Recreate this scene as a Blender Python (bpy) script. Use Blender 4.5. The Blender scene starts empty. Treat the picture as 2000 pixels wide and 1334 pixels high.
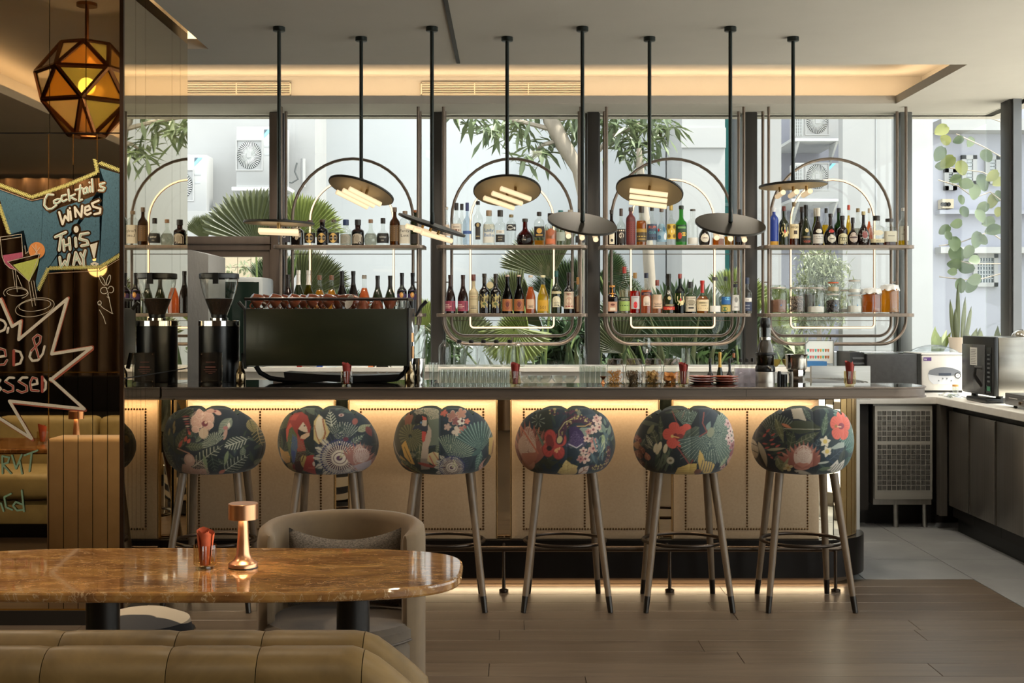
import bpy, bmesh, math, random
import numpy as np
from mathutils import Vector, Matrix
random.seed(7)
S = bpy.context.scene
PI = math.pi
F, CX, CY, CH = 2400.0, 995.0, 617.0, 1.45      # focal length in pixels, vanishing point, camera height
# ------------------------------------------------------------------ camera, world, sun, exposure
cd = bpy.data.cameras.new('camera'); cam = bpy.data.objects.new('camera', cd); S.collection.objects.link(cam)
cam.location = (0, 0, CH); cam.rotation_euler = (PI/2, 0, 0)
cd.sensor_width = 36; cd.sensor_fit = 'HORIZONTAL'; cd.lens = 36*F/2000
cd.shift_x = (1000-CX)/2000; cd.shift_y = (CY-667)/2000; cd.clip_start = .05; cd.clip_end = 200
S.camera = cam
S.view_settings.view_transform = 'Standard'; S.view_settings.look = 'None'
S.view_settings.gamma = 1; S.view_settings.use_curve_mapping = False
S.view_settings.exposure = 1.0
wd = bpy.data.worlds.new('sky'); S.world = wd; wd.use_nodes = True
bg = wd.node_tree.nodes['Background']; bg.inputs[0].default_value = (.95, .975, 1, 1); bg.inputs[1].default_value = 1.9
sl = bpy.data.lights.new('sun', 'SUN'); sl.energy = 6.5; sl.angle = .05; sl.color = (1, .95, .86)
so = bpy.data.objects.new('sun', sl); S.collection.objects.link(so)
so.rotation_euler = Vector((.40, -.14, 1)).to_track_quat('Z', 'Y').to_euler(); so.location = (8, -8, 20)
try:
    S.cycles.transparent_max_bounces = 24; S.cycles.max_bounces = 8; S.cycles.transmission_bounces = 6
    S.cycles.glossy_bounces = 5; S.cycles.diffuse_bounces = 4
    S.cycles.caustics_reflective = False; S.cycles.caustics_refractive = False
    S.cycles.sample_clamp_indirect = 4
    S.cycles.use_denoising = True
except Exception: pass

def area(name, loc, sx, sy, power, color, d=(0, 0, -1), spread=PI):
    l = bpy.data.lights.new(name, 'AREA'); l.shape = 'RECTANGLE'; l.size = sx; l.size_y = sy
    l.energy = power; l.color = color; l.spread = spread
    o = bpy.data.objects.new(name, l); S.collection.objects.link(o); o.location = loc
    d = Vector(d); z = -d.normalized(); x = Vector((1, 0, 0))
    if sy > sx*3: pass
    if abs(z.x) > .9: x = Vector((0, 1, 0))
    y = z.cross(x).normalized(); x = y.cross(z)
    o.rotation_euler = Matrix((x, y, z)).transposed().to_euler()
    return o
def spot(name, loc, power, color, ang=1.6, blend=.8):
    l = bpy.data.lights.new(name, 'SPOT'); l.energy = power; l.color = color; l.spot_size = ang; l.spot_blend = blend; l.shadow_soft_size = .06
    o = bpy.data.objects.new(name, l); S.collection.objects.link(o); o.location = loc
    return o
WARM = (1, .73, .43); WARM2 = (1, .76, .46)
# LED strips lying in the ceiling coves
area('cove_led', (-.1, 9.25, 3.10), 6.2, .04, 8.5, WARM, (0, .3, 1))
area('cove_led', (-.1, 7.6, 3.10), 6.0, .03, 2.2, WARM, (0, -.2, 1))
area('cove_led', (3.0, 8.4, 3.10), .04, 1.7, 2, WARM, (.3, 0, 1))
area('cove_led', (-3.72, 3.2, 3.10), .04, 8, 11, WARM, (-.3, 0, 1))
area('cove_led', (-1.62, 3.2, 3.10), .04, 8, 11, WARM, (.3, 0, 1))
area('cove_led', (-2.7, 7.38, 3.10), 1.9, .04, 4, WARM, (0, .3, 1))
# LED strip under the bar top and under the kick plate
area('bar_led', (-.08, 6.548, 1.008), 3.45, .02, 6.2, (1, .77, .50), (0, .2, -1))
area('kick_led', (0, 6.615, .034), 3.6, .02, 3.0, WARM, (0, -.25, -1))
# added ceiling fill spots over the tables (behind and left of the camera)
for x, y, p in ((-.9, 3.1, 10), (-2.9, 3.1, 40), (.9, 2.6, 10), (-4.4, 1.5, 25), (-1.0, .2, 22), (1.4, .2, 22), (-.2, 4.9, 5), (1.4, 5.0, 6), (-3.6, 3.9, 30), (-2.35, 5.35, 75)):
    spot('fill_spot', (x, y, 3.0), p*1.25, (1, .82, .60), 2.3)
for x in (-1.6, -.5, .6, 1.7): spot('fill_spot', (x, 8.25, 3.27), 46, (1, .88, .70), 2.0)  # more fill spots, added to brighten the aisle and back counter
# added fill spots aimed at the bottles, then over the kitchen run and floor
for x in (-1.75, -.75, .25, 1.25, 2.25):
    o = spot('shelf_fill_spot', (x, 7.45, 3.0), 34, (1, .86, .68), 1.15); o.rotation_euler = Vector((0, -1.75, 1.45)).to_track_quat('Z', 'Y').to_euler()
for x, y in ((2.4, 5.8), (2.4, 7.3), (.6, 5.6), (-.9, 5.4)): spot('fill_spot', (x, y, 3.0), 48 if x > 2 else 16, (1, .90, .76), 2.4)

def W(u, v, Y):
    return ((u-CX)*Y/F, Y, CH-(v-CY)*Y/F)
def UX(u, Y): return (u-CX)*Y/F
def VZ(v, Y): return CH-(v-CY)*Y/F

# ------------------------------------------------------------------ colours and materials
def lin(c):
    c = c.lstrip('#'); r = []
    for i in (0, 2, 4):
        x = int(c[i:i+2], 16)/255
        r.append(x/12.92 if x <= .04045 else ((x+.055)/1.055)**2.4)
    return tuple(r)
def col4(c):
    if isinstance(c, str): c = lin(c)
    return (c[0], c[1], c[2], 1)
MC = {}
class NT:
    def __init__(s, name):
        s.m = bpy.data.materials.new(name); s.m.use_nodes = True; s.t = s.m.node_tree; s.t.nodes.clear()
        s.out = s.n('ShaderNodeOutputMaterial')
    def n(s, k, **kw):
        x = s.t.nodes.new(k)
        for a, b in kw.items(): setattr(x, a, b)
        return x
    def l(s, a, b): s.t.links.new(a, b)
    def coord(s, scale=(1, 1, 1), kind='Object'):
        tc = s.n('ShaderNodeTexCoord'); mp = s.n('ShaderNodeMapping'); mp.inputs['Scale'].default_value = scale
        s.l(tc.outputs[kind], mp.inputs[0]); return mp.outputs[0]
    def noise(s, vec, scale, detail=4, rough=.55, dist=0):
        x = s.n('ShaderNodeTexNoise'); x.inputs['Scale'].default_value = scale; x.inputs['Detail'].default_value = detail
        x.inputs['Roughness'].default_value = rough; x.inputs['Distortion'].default_value = dist
        s.l(vec, x.inputs['Vector']); return x.outputs[0]
    def ramp(s, fac, stops):
        x = s.n('ShaderNodeValToRGB'); e = x.color_ramp.elements
        while len(e) < len(stops): e.new(.5)
        for i, (p, c) in enumerate(stops): e[i].position = p; e[i].color = col4(c)
        s.l(fac, x.inputs[0]); return x.outputs[0]
    def bump(s, h, strength, dist=.01):
        b = s.n('ShaderNodeBump'); b.inputs['Strength'].default_value = strength; b.inputs['Distance'].default_value = dist
        s.l(h, b.inputs['Height']); return b.outputs[0]
    def pbsdf(s, base=None, rough=.5, metal=0, spec=.5, coat=0, normal=None, sheen=0, alpha=None):
        p = s.n('ShaderNodeBsdfPrincipled')
        if base is not None:
            if hasattr(base, 'links'): s.l(base, p.inputs['Base Color'])
            else: p.inputs['Base Color'].default_value = col4(base)
        if hasattr(rough, 'links'): s.l(rough, p.inputs['Roughness'])
        else: p.inputs['Roughness'].default_value = rough
        p.inputs['Metallic'].default_value = metal; p.inputs['Specular IOR Level'].default_value = spec
        p.inputs['Coat Weight'].default_value = coat; p.inputs['Coat Roughness'].default_value = .03
        p.inputs['Sheen Weight'].default_value = sheen
        if normal is not None: s.l(normal, p.inputs['Normal'])
        if alpha is not None: s.l(alpha, p.inputs['Alpha'])
        return p
    def done(s, sh): s.l(sh, s.out.inputs[0]); return s.m
def M(name, c='#808080', rough=.5, metal=0, spec=.5, coat=0, sheen=0):
    if name in MC: return MC[name]
    t = NT(name); p = t.pbsdf(c, rough, metal, spec, coat, sheen=sheen); MC[name] = t.done(p.outputs[0]); return MC[name]
def MN(name, c1, c2, scale=8, rough=.5, metal=0, spec=.5, coat=0, bump=0, stretch=(1, 1, 1), dist=0, sheen=0, lo=.3, hi=.7, bdist=.004):
    if name in MC: return MC[name]
    t = NT(name); v = t.coord(stretch); nz = t.noise(v, scale, 6, .6, dist)
    c = t.ramp(nz, [(lo, c1), (hi, c2)]); nm = t.bump(nz, bump, bdist) if bump else None
    p = t.pbsdf(c, rough, metal, spec, coat, nm, sheen); MC[name] = t.done(p.outputs[0]); return MC[name]
def ME(name, c, strength, limb=0):
    if name in MC: return MC[name]
    t = NT(name); e = t.n('ShaderNodeEmission'); e.inputs[0].default_value = col4(c); e.inputs[1].default_value = strength
    if limb:
        lw = t.n('ShaderNodeLayerWeight'); lw.inputs[0].default_value = .5; mr = t.n('ShaderNodeMapRange'); mr.inputs[1].default_value = 0; mr.inputs[2].default_value = 1; mr.inputs[3].default_value = strength*1.25; mr.inputs[4].default_value = strength*limb
        t.l(lw.outputs[1], mr.inputs[0]); t.l(mr.outputs[0], e.inputs[1])
    MC[name] = t.done(e.outputs[0]); return MC[name]
def G(name, c='#ffffff', edge=.45, gloss=.05, rough=.0, refl=1.0, glow=0):
    """thin clear or tinted glass: light passes straight through, edges tint deeper, fresnel mirror on top"""
    if name in MC: return MC[name]
    t = NT(name); lw = t.n('ShaderNodeLayerWeight'); lw.inputs[0].default_value = .35
    cc = col4(c); dk = tuple(x*edge for x in cc[:3])
    c = t.ramp(lw.outputs[1], [(.58, cc[:3]), (.97, dk)])
    tr = t.n('ShaderNodeBsdfTransparent'); t.l(c, tr.inputs[0])
    if glow:
        tl = t.n('ShaderNodeBsdfTranslucent'); tl.inputs[0].default_value = cc; m0 = t.n('ShaderNodeMixShader'); m0.inputs[0].default_value = glow
        t.l(tr.outputs[0], m0.inputs[1]); t.l(tl.outputs[0], m0.inputs[2]); tr = m0
    gl = t.n('ShaderNodeBsdfGlossy'); gl.inputs['Roughness'].default_value = rough
    fw = t.n('ShaderNodeLayerWeight'); fw.inputs[0].default_value = .5; pw = t.n('ShaderNodeMath', operation='POWER'); pw.inputs[1].default_value = 4; t.l(fw.outputs[1], pw.inputs[0])
    mt = t.n('ShaderNodeMath', operation='MULTIPLY_ADD'); mt.inputs[1].default_value = .55*refl; mt.inputs[2].default_value = .035*refl; mt.use_clamp = True; t.l(pw.outputs[0], mt.inputs[0])
    mx = t.n('ShaderNodeMixShader'); t.l(mt.outputs[0], mx.inputs[0]); t.l(tr.outputs[0], mx.inputs[1]); t.l(gl.outputs[0], mx.inputs[2])
    MC[name] = t.done(mx.outputs[0]); return MC[name]

# ------------------------------------------------------------------ mesh helpers
LOC = {}
class MB:
    def __init__(s): s.v = []; s.f = []; s.mi = []; s.c = None
    def add(s, vs, fs, mi=0):
        o = len(s.v); s.v.extend(tuple(p) for p in vs); s.f.extend(tuple(i+o for i in f) for f in fs); s.mi.extend([mi]*len(fs)); return s
    def box(s, x0, x1, y0, y1, z0, z1, bev=0, mi=0, seg=2):
        x0, x1 = min(x0, x1), max(x0, x1); y0, y1 = min(y0, y1), max(y0, y1); z0, z1 = min(z0, z1), max(z0, z1)
        if bev <= 0:
            return s.add([(x0,y0,z0),(x1,y0,z0),(x1,y1,z0),(x0,y1,z0),(x0,y0,z1),(x1,y0,z1),(x1,y1,z1),(x0,y1,z1)],
                         [(0,3,2,1),(4,5,6,7),(0,1,5,4),(1,2,6,5),(2,3,7,6),(3,0,4,7)], mi)
        bm = bmesh.new(); bmesh.ops.create_cube(bm, size=1)
        for q in bm.verts: q.co = Vector(((x0+x1)/2+q.co.x*(x1-x0), (y0+y1)/2+q.co.y*(y1-y0), (z0+z1)/2+q.co.z*(z1-z0)))
        b = min(bev, .49*min(x1-x0, y1-y0, z1-z0))
        bmesh.ops.bevel(bm, geom=bm.edges[:], offset=b, segments=seg, affect='EDGES', profile=.5)
        bm.verts.index_update()
        s.add([tuple(q.co) for q in bm.verts], [tuple(q.index for q in f.verts) for f in bm.faces], mi); bm.free(); return s
    def obox(s, c, ax, h, mi=0):
        """box centred c with axes ax (3 unit vectors) and half sizes h"""
        c = Vector(c); ax = [Vector(a) for a in ax]; vs = []
        for k in ((-1,-1,-1),(1,-1,-1),(1,1,-1),(-1,1,-1),(-1,-1,1),(1,-1,1),(1,1,1),(-1,1,1)):
            vs.append(tuple(c+sum((ax[i]*h[i]*k[i] for i in range(3)), Vector())))
        return s.add(vs, [(0,3,2,1),(4,5,6,7),(0,1,5,4),(1,2,6,5),(2,3,7,6),(3,0,4,7)], mi)
    def tube(s, pts, r, n=10, closed=False, caps=True, mi=0):
        P = [Vector(p) for p in pts]; k = len(P); R = r if isinstance(r, (list, tuple)) else [r]*k
        vs = []; fs = []; up = None
        for i in range(k):
            if closed: d = P[(i+1) % k]-P[i-1]
            else: d = P[min(i+1, k-1)]-P[max(i-1, 0)]
            d.normalize()
            if up is None:
                up = Vector((0, 0, 1)) if abs(d.z) < .9 else Vector((0, 1, 0))
            a = d.cross(up)
            if a.length < 1e-5: a = d.orthogonal()
            a.normalize(); b = a.cross(d).normalized(); up = b
            for j in range(n):
                t = 2*PI*j/n; vs.append(tuple(P[i]+(a*math.cos(t)+b*math.sin(t))*R[i]))
        for i in range(k if closed else k-1):
            for j in range(n):
                i2 = (i+1) % k; j2 = (j+1) % n
                fs.append((i*n+j, i*n+j2, i2*n+j2, i2*n+j))
        if caps and not closed:
            fs.append(tuple(range(n))[::-1]); fs.append(tuple((k-1)*n+j for j in range(n)))
        return s.add(vs, fs, mi)
    def cyl(s, p0, p1, r0, r1=None, n=16, caps=True, mi=0):
        return s.tube([p0, p1], [r0, r0 if r1 is None else r1], n, False, caps, mi)
    def lathe(s, prof, n=24, c=(0, 0, 0), sq=0, mi=0, cap0=True, cap1=True, sx=1, sy=1):
        vs = []; fs = []
        for r, z in prof:
            for j in range(n):
                t = 2*PI*(j+.5)/n; a, b = math.cos(t), math.sin(t)
                if sq:
                    q = (abs(a)**sq+abs(b)**sq)**(-1/sq); a *= q; b *= q
                vs.append((c[0]+r*a*sx, c[1]+r*b*sy, c[2]+z))
        for i in range(len(prof)-1):
            for j in range(n):
                j2 = (j+1) % n; fs.append((i*n+j, i*n+j2, (i+1)*n+j2, (i+1)*n+j))
        if cap0: fs.append(tuple(range(n))[::-1])
        if cap1: fs.append(tuple((len(prof)-1)*n+j for j in range(n)))
        return s.add(vs, fs, mi)
    def prism(s, pts, vec, mi=0):
        n = len(pts); v = Vector(vec); a = [Vector(p) for p in pts]
        vs = [tuple(p) for p in a]+[tuple(p+v) for p in a]
        fs = [tuple(range(n))[::-1], tuple(range(n, 2*n))]+[(i, (i+1) % n, n+(i+1) % n, n+i) for i in range(n)]
        return s.add(vs, fs, mi)
    def sph(s, c, r, nu=14, nv=8, sc=(1, 1, 1), mi=0):
        prof = []; vs = []; fs = []
        for i in range(nv+1):
            a = PI*i/nv; rr = max(math.sin(a), 1e-4)*r; z = -math.cos(a)*r
            for j in range(nu):
                t = 2*PI*j/nu; vs.append((c[0]+rr*math.cos(t)*sc[0], c[1]+rr*math.sin(t)*sc[1], c[2]+z*sc[2]))
        for i in range(nv):
            for j in range(nu):
                j2 = (j+1) % nu; fs.append((i*nu+j, i*nu+j2, (i+1)*nu+j2, (i+1)*nu+j))
        return s.add(vs, fs, mi)
    def grid(s, fn, nu, nv, mi=0, cu=False):
        vs = [fn(i/nu, j/nv) for i in range(nu+(0 if cu else 1)) for j in range(nv+1)]; fs = []
        k = nv+1; m = nu if cu else nu+1
        for i in range(nu):
            for j in range(nv):
                i2 = (i+1) % m; fs.append((i*k+j, i2*k+j, i2*k+j+1, i*k+j+1))
        return s.add(vs, fs, mi)
    def build(s, name, mats, parent=None, world=True, smooth=35, label=None, kind=None, fix=True):
        me = bpy.data.meshes.new(name); v = s.v
        if parent is not None and world:
            o = LOC.get(parent.name, (0, 0, 0)); v = [(p[0]-o[0], p[1]-o[1], p[2]-o[2]) for p in v]
        me.from_pydata(v, [], s.f)
        if not isinstance(mats, (list, tuple)): mats = [mats]
        for m in mats: me.materials.append(m)
        if len(mats) > 1: me.polygons.foreach_set('material_index', s.mi)
        if fix:
            bm = bmesh.new(); bm.from_mesh(me); bmesh.ops.recalc_face_normals(bm, faces=bm.faces[:]); bm.to_mesh(me); bm.free()
        if smooth:
            me.polygons.foreach_set('use_smooth', [True]*len(me.polygons)); me.set_sharp_from_angle(angle=math.radians(smooth))
        me.update()
        ob = bpy.data.objects.new(name, me); S.collection.objects.link(ob)
        if parent is not None:
            ob.parent = parent; LOC[ob.name] = LOC.get(parent.name, (0, 0, 0)) if world else LOC.get(parent.name, (0, 0, 0))
        if label: ob['label'] = label
        if kind: ob['kind'] = kind
        return ob
def thing(name, label, cat, loc=(0, 0, 0), rz=0, group=None):
    o = bpy.data.objects.new(name, None); S.collection.objects.link(o); o.location = loc; o.rotation_euler = (0, 0, rz)
    o.empty_display_size = .05
    o['label'] = label; o['category'] = cat
    if group: o['group'] = group
    LOC[o.name] = tuple(loc); return o
def tag(o, label, cat, group=None):
    o['label'] = label; o['category'] = cat
    if group: o['group'] = group
    return o
def struct(name, mb, mats, parent=None, smooth=35, **k):
    o = mb.build(name, mats, parent, smooth=smooth, **k); o['kind'] = 'structure'; return o
def sroot(name, loc=(0, 0, 0)):
    o = bpy.data.objects.new(name, None); S.collection.objects.link(o); o.location = loc; o['kind'] = 'structure'; LOC[o.name] = tuple(loc); return o
def dup(root, loc, rz=None, label=None, group=None):
    r = root.copy(); S.collection.objects.link(r); r.location = loc; LOC[r.name] = tuple(loc)
    if rz is not None: r.rotation_euler = (0, 0, rz)
    if label: r['label'] = label
    if group: r['group'] = group
    for ch in list(root.children):
        c = ch.copy(); S.collection.objects.link(c); c.parent = r
        for g in list(ch.children):
            d = g.copy(); S.collection.objects.link(d); d.parent = c
    return r
def copyobj(o, parent=None):
    c = o.copy(); S.collection.objects.link(c)
    if parent is not None: c.parent = parent
    return c
def arc(cx, cy, r, a0, a1, n):
    return [(cx+r*math.cos(math.radians(a0+(a1-a0)*i/n)), cy+r*math.sin(math.radians(a0+(a1-a0)*i/n))) for i in range(n+1)]
def rrect(x0, x1, y0, y1, r, n=6):
    return arc(x1-r, y1-r, r, 0, 90, n)+arc(x0+r, y1-r, r, 90, 180, n)+arc(x0+r, y0+r, r, 180, 270, n)+arc(x1-r, y0+r, r, 270, 360, n)
def loft(mb, rings, mi=0, cap=True):
    n = len(rings[0]); vs = [p for r in rings for p in r]; fs = []
    for i in range(len(rings)-1):
        for j in range(n):
            j2 = (j+1) % n; fs.append((i*n+j, i*n+j2, (i+1)*n+j2, (i+1)*n+j))
    if cap: fs.append(tuple(range(n))[::-1]); fs.append(tuple((len(rings)-1)*n+j for j in range(n)))
    return mb.add(vs, fs, mi)
def slab(mb, outline, z0, z1, bev=.004, mi=0):
    """plate with a rounded-over rim from a 2-D outline (x, y)"""
    cx = sum(p[0] for p in outline)/len(outline); cy = sum(p[1] for p in outline)/len(outline)
    def ins(d):
        r = []; n = len(outline)
        for i in range(n):
            a, b, c = outline[i-1], outline[i], outline[(i+1) % n]
            tx, ty = c[0]-a[0], c[1]-a[1]; L = math.hypot(tx, ty) or 1
            r.append((b[0]-ty/L*d, b[1]+tx/L*d))
        return r
    i = ins(bev); k = ins(bev*.3)
    rings = [[(x, y, z0) for x, y in i], [(x, y, z0+bev*.3) for x, y in k], [(x, y, z0+bev) for x, y in outline], [(x, y, z1-bev) for x, y in outline], [(x, y, z1-bev*.3) for x, y in k], [(x, y, z1) for x, y in i]]
    return loft(mb, rings, mi)
TXT = {}
def text_geo(t, size=1.0):
    """flat outline mesh of a word: (verts, faces), centred on x, baseline 0"""
    if t in TXT: return TXT[t]
    c = bpy.data.curves.new('t', 'FONT'); c.body = t; c.align_x = 'CENTER'; c.size = 1; c.resolution_u = 2
    o = bpy.data.objects.new('t', c); me = bpy.data.meshes.new_from_object(o)
    r = ([tuple(v.co) for v in me.vertices], [tuple(p.vertices) for p in me.polygons])
    bpy.data.objects.remove(o); bpy.data.curves.remove(c); bpy.data.meshes.remove(me)
    TXT[t] = r; return r
def put_text(mb, t, fn, size, wide=1.0, mi=0):
    """lay a word on a surface: fn(x, y) -> 3-D point"""
    v, f = text_geo(t); return mb.add([fn(a*size*wide, b*size) for a, b, _ in v], f, mi)
# ------------------------------------------------------------------ materials
plaster = MN('plaster', '#b2aca3', '#b9b3aa', 1.5, .85, bump=.04, bdist=.002)
mirror = M('bronze_mirror', (.86, .755, .58), .012, 1)
mirror_dk = M('smoked_mirror', (.66, .53, .37), .015, 1)
goldm = M('gold_mirror', (.66, .44, .19), .26, .85)
bronze = MN('brushed_bronze', '#5d5047', '#6c5e53', 30, .38, 1, stretch=(.05, 1, 1))
framem = MN('window_bronze', '#5f5148', '#6a5b50', 20, .5, .15, stretch=(1, 1, .05))
framed = M('window_black', '#383532', .5, .1)
blackm = M('black_metal', '#141412', .42, .4)
greenblk = M('dark_green_metal', '#1d2320', .4, .5)
blackp = M('black_plastic', '#0f0f0f', .35)
steel = MN('brushed_steel', '#a3a19c', '#b7b5b0', 40, .28, 1, stretch=(.04, 1, 1))
steel2 = MN('brushed_steel_upright', '#a39e97', '#b5b0a9', 40, .34, .9, stretch=(1, 1, .04))
chrome = M('chrome', '#d8d6d2', .06, 1)
copper = M('copper', '#c98a5e', .16, 1)
leather = MN('cream_leather', '#a38a6c', '#ad9577', 90, .55, bump=.12, bdist=.001)
brass = M('brass_stud', '#6d5436', .25, 1)
whitepl = M('white_plastic', '#e4e2de', .35)
glass_pane = G('window_glass', '#fbfdfb', .93, refl=.9)
clear = G('clear_glass', '#f6f8f6', .22, refl=2.2)
t = NT('oak_floor'); v = t.coord((.55, 9, 1)); n1 = t.noise(v, 3.2, 8, .65, .6); n2 = t.noise(t.coord((.4, 30, 1)), 4, 4, .6)
mxn = t.n('ShaderNodeMath', operation='ADD'); t.l(n1, mxn.inputs[0]); m5 = t.n('ShaderNodeMath', operation='MULTIPLY'); m5.inputs[1].default_value = .35; t.l(n2, m5.inputs[0]); t.l(m5.outputs[0], mxn.inputs[1])
oi = t.n('ShaderNodeObjectInfo'); m6 = t.n('ShaderNodeMath', operation='MULTIPLY_ADD'); m6.inputs[1].default_value = .16; t.l(oi.outputs['Random'], m6.inputs[0]); t.l(mxn.outputs[0], m6.inputs[2])
cc = t.ramp(m6.outputs[0], [(.42, '#362c23'), (.66, '#4a3e33'), (.9, '#594d40')])
MC['oak_floor'] = t.done(t.pbsdf(cc, .34, spec=.45, normal=t.bump(mxn.outputs[0], .12, .002)).outputs[0]); oak = MC['oak_floor']
tilem = MN('slate_tile', '#6a6b6c', '#7c7d7d', 3.5, .38, bump=.08, bdist=.002)
grout = M('grout', '#4a4947', .8)
# ------------------------------------------------------------------ floor: oak planks and slate tiles on a screed
fl = sroot('floor')
struct('screed', MB().box(-6.5, 3.8, -5, 9.65, -.12, -.014), grout, fl)
struct('oak_field', MB().box(-6.5, 2.555, -5, 4.58, -.0139, 0).box(-6.5, -2.0, 4.58, 6.76, -.0139, 0), oak, fl)
r_ = random.Random(3); y = 4.58; row = 0; pl = {}
while y < 6.75:
    w = min(.182, 6.765-y); x = -2.0-r_.uniform(0, 1.2)
    while x < 2.553:
        L = r_.uniform(1.5, 2.2); x0, x1 = max(x, -2.0), min(x+L, 2.553)
        if x1-x0 > .05: struct('plank', MB().box(x0+.0012, x1-.0012, y+.0012, y+w-.0012, -.0139, 0, .0012, seg=1), oak, fl, smooth=0)
        x += L
    y += .182; row += 1
for i in range(5):
    for j in range(9):
        x0 = 2.557-.6*(i-1); y0 = 6.77+.555*(j-4)
        if x0 < 2.5 and y0 < 6.76: continue
        if x0 < -.4: continue
        struct('tile', MB().box(x0+.002, min(x0+.598, 3.78), y0+.002, y0+.553, -.0139, 0, .0015, seg=1), tilem, fl, smooth=0)
struct('tile_field', MB().box(-6.5, .755, 6.77, 9.5, -.0139, 0), tilem, fl)
# ------------------------------------------------------------------ ceiling with two lit coves
c = MB(); Z0, Z1 = 3.02, 3.08
for x0, x1, y0, y1 in ((-6.5, 3.8, 9.09, 9.68), (-6.5, -3.0, 7.675, 9.09), (2.86, 3.8, 7.675, 9.09), (-6.5, 3.8, 7.23, 7.675), (-6.5, -3.58, -1, 7.23), (-1.77, 3.8, -1, 7.23), (-6.5, 3.8, -5, -1)):
    c.box(x0, x1, y0, y1, Z0, Z1)
for x0, x1, y0, y1, zt in ((-3.3, 3.16, 7.5, 9.42, 3.285), (-3.88, -1.47, -1.3, 7.46, 3.30)):
    c.box(x0, x1, y0, y1, zt, zt+.03); c.box(x0-.02, x0, y0, y1, Z1, zt); c.box(x1, x1+.02, y0, y1, Z1, zt); c.box(x0, x1, y0-.02, y0, Z1, zt); c.box(x0, x1, y1, y1+.02, Z1, zt)
c.box(-6.6, 3.9, -5.1, 9.8, 3.42, 3.6)
c.box(-6.6, 3.9, 9.62, 9.8, 3.02, 3.42).box(3.72, 3.9, -5.1, 9.62, 3.02, 3.42)
struct('ceiling', c, plaster)
struct('trim_1', MB().box(-.328, -.306, 5.0, 7.62, 3.014, 3.0205), M('slot_black', '#1a1613', .6))
# air vents in the back wall of the cove
for nm, x0, x1, lb in (('air_vent', UX(355, 9.4), UX(568, 9.4), 'slatted air vent in the cove above the coffee machine, nearest the column'), ('air_vent', UX(822, 9.4), UX(1137, 9.4), 'long slatted air vent in the cove between the second and fifth pendant rods')):
    z0, z1 = VZ(185.5, 9.4), VZ(161.5, 9.4)
    tv = thing(nm, lb, 'air vent', ((x0+x1)/2, 9.41, z0), group='cove air vents')
    vm = M('vent_paint', '#c9bfae', .6)
    fr = MB(); fr.box(x0, x1, 9.395, 9.42, z0, z0+.006).box(x0, x1, 9.395, 9.42, z1-.006, z1).box(x0, x0+.008, 9.395, 9.42, z0, z1).box(x1-.008, x1, 9.395, 9.42, z0, z1)
    k = int((x1-x0)/.42)+1
    for i in range(1, k): xx = x0+(x1-x0)*i/k; fr.box(xx-.004, xx+.004, 9.396, 9.42, z0, z1)
    fr.build('frame', vm, tv)
    MB().box(x0+.004, x1-.004, 9.414, 9.419, z0+.003, z1-.003).build('duct', M('duct_black', '#20160c', .9), tv)
    sl_ = MB(); n = 6
    for i in range(n): zz = z0+.008+(z1-z0-.016)*(i+.5)/n; sl_.box(x0+.008, x1-.008, 9.397, 9.412, zz-.0032, zz+.0032)
    sl_.build('slat_rows', vm, tv, kind='stuff')
# ------------------------------------------------------------------ walls
wallm = MN('dark_wall', '#3a3029', '#453a31', 2, .8, bump=.05)
struct('wall_left', MB().box(-6.6, -6.5, -5, 9.65, -.1, 3.42), wallm)
struct('wall_front', MB().box(-6.6, 3.9, -5.1, -5, -.1, 3.42), wallm)
struct('wall_back', MB().box(-6.5, 3.72, 9.47, 9.62, -.1, 1.06), MN('sill_stone', '#b5ada1', '#c0b8ac', 12, .5))
# ------------------------------------------------------------------ windows
YG = 9.55; ZH = 3.02
mx = [-1.803, -.553, .645, 1.862, 3.056]
def window(n, x0, x1, left=None, lm=framed):
    w = sroot('window_%d' % n)
    struct('pane', MB().box(x0, x1, YG, YG+.01, 1.06, ZH), glass_pane, w, smooth=0)
    if left is not None:
        struct('mullion', MB().box(left-.045, left+.045, YG-.09, YG+.05, 1.06, ZH, .004), lm, w)
        struct('glazing_bead', MB().box(left-.058, left-.045, YG-.03, YG+.04, 1.06, ZH).box(left+.045, left+.058, YG-.03, YG+.04, 1.06, ZH), M('bead_grey', '#6b6c6d', .4, .7), w)
    return w
w1 = sroot('window_1')
struct('pane', MB().box(-6.5, mx[0], YG, YG+.01, VZ(463, YG), ZH), glass_pane, w1, smooth=0)
struct('transom', MB().box(-6.5, mx[0]-.03, YG-.09, YG+.04, VZ(490, YG), VZ(463, YG), .004).box(-6.5, mx[0]-.03, YG-.11, YG-.09, VZ(478, YG), VZ(476, YG)), framem, w1)
xa, xb, za, zb = UX(395, YG), UX(529, YG), 1.06, VZ(490, YG)
struct('sash', MB().box(xa-.02, xa+.04, YG-.07, YG+.03, za, zb).box(xb-.05, xb+.02, YG-.07, YG+.03, za, zb).box(xa+.04, xb-.05, YG-.07, YG+.03, VZ(502, YG), zb), framem, w1)
struct('pane', MB().box(xa+.04, xb-.05, YG, YG+.01, 1.06, VZ(502, YG)), glass_pane, w1, smooth=0)
struct('blank_panel', MB().box(-6.5, xa-.02, YG-.02, YG+.02, 1.06, VZ(490, YG)), framem, w1)
window(2, mx[0], mx[1], mx[0], framem); window(3, mx[1], mx[2], mx[1]); window(4, mx[2], mx[3], mx[2]); window(5, mx[3], mx[4], mx[3])
window(6, mx[4], 3.71, mx[4], M('window_grey', '#6f7272', .4, .6))
w7 = sroot('window_7'); struct('pane', MB().box(3.70, 3.71, 6.0, YG, .9, ZH), glass_pane, w7, smooth=0)
struct('mullion', MB().box(3.62, 3.70, 8.90, 9.06, .9, ZH, .004), framed, w7)
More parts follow.
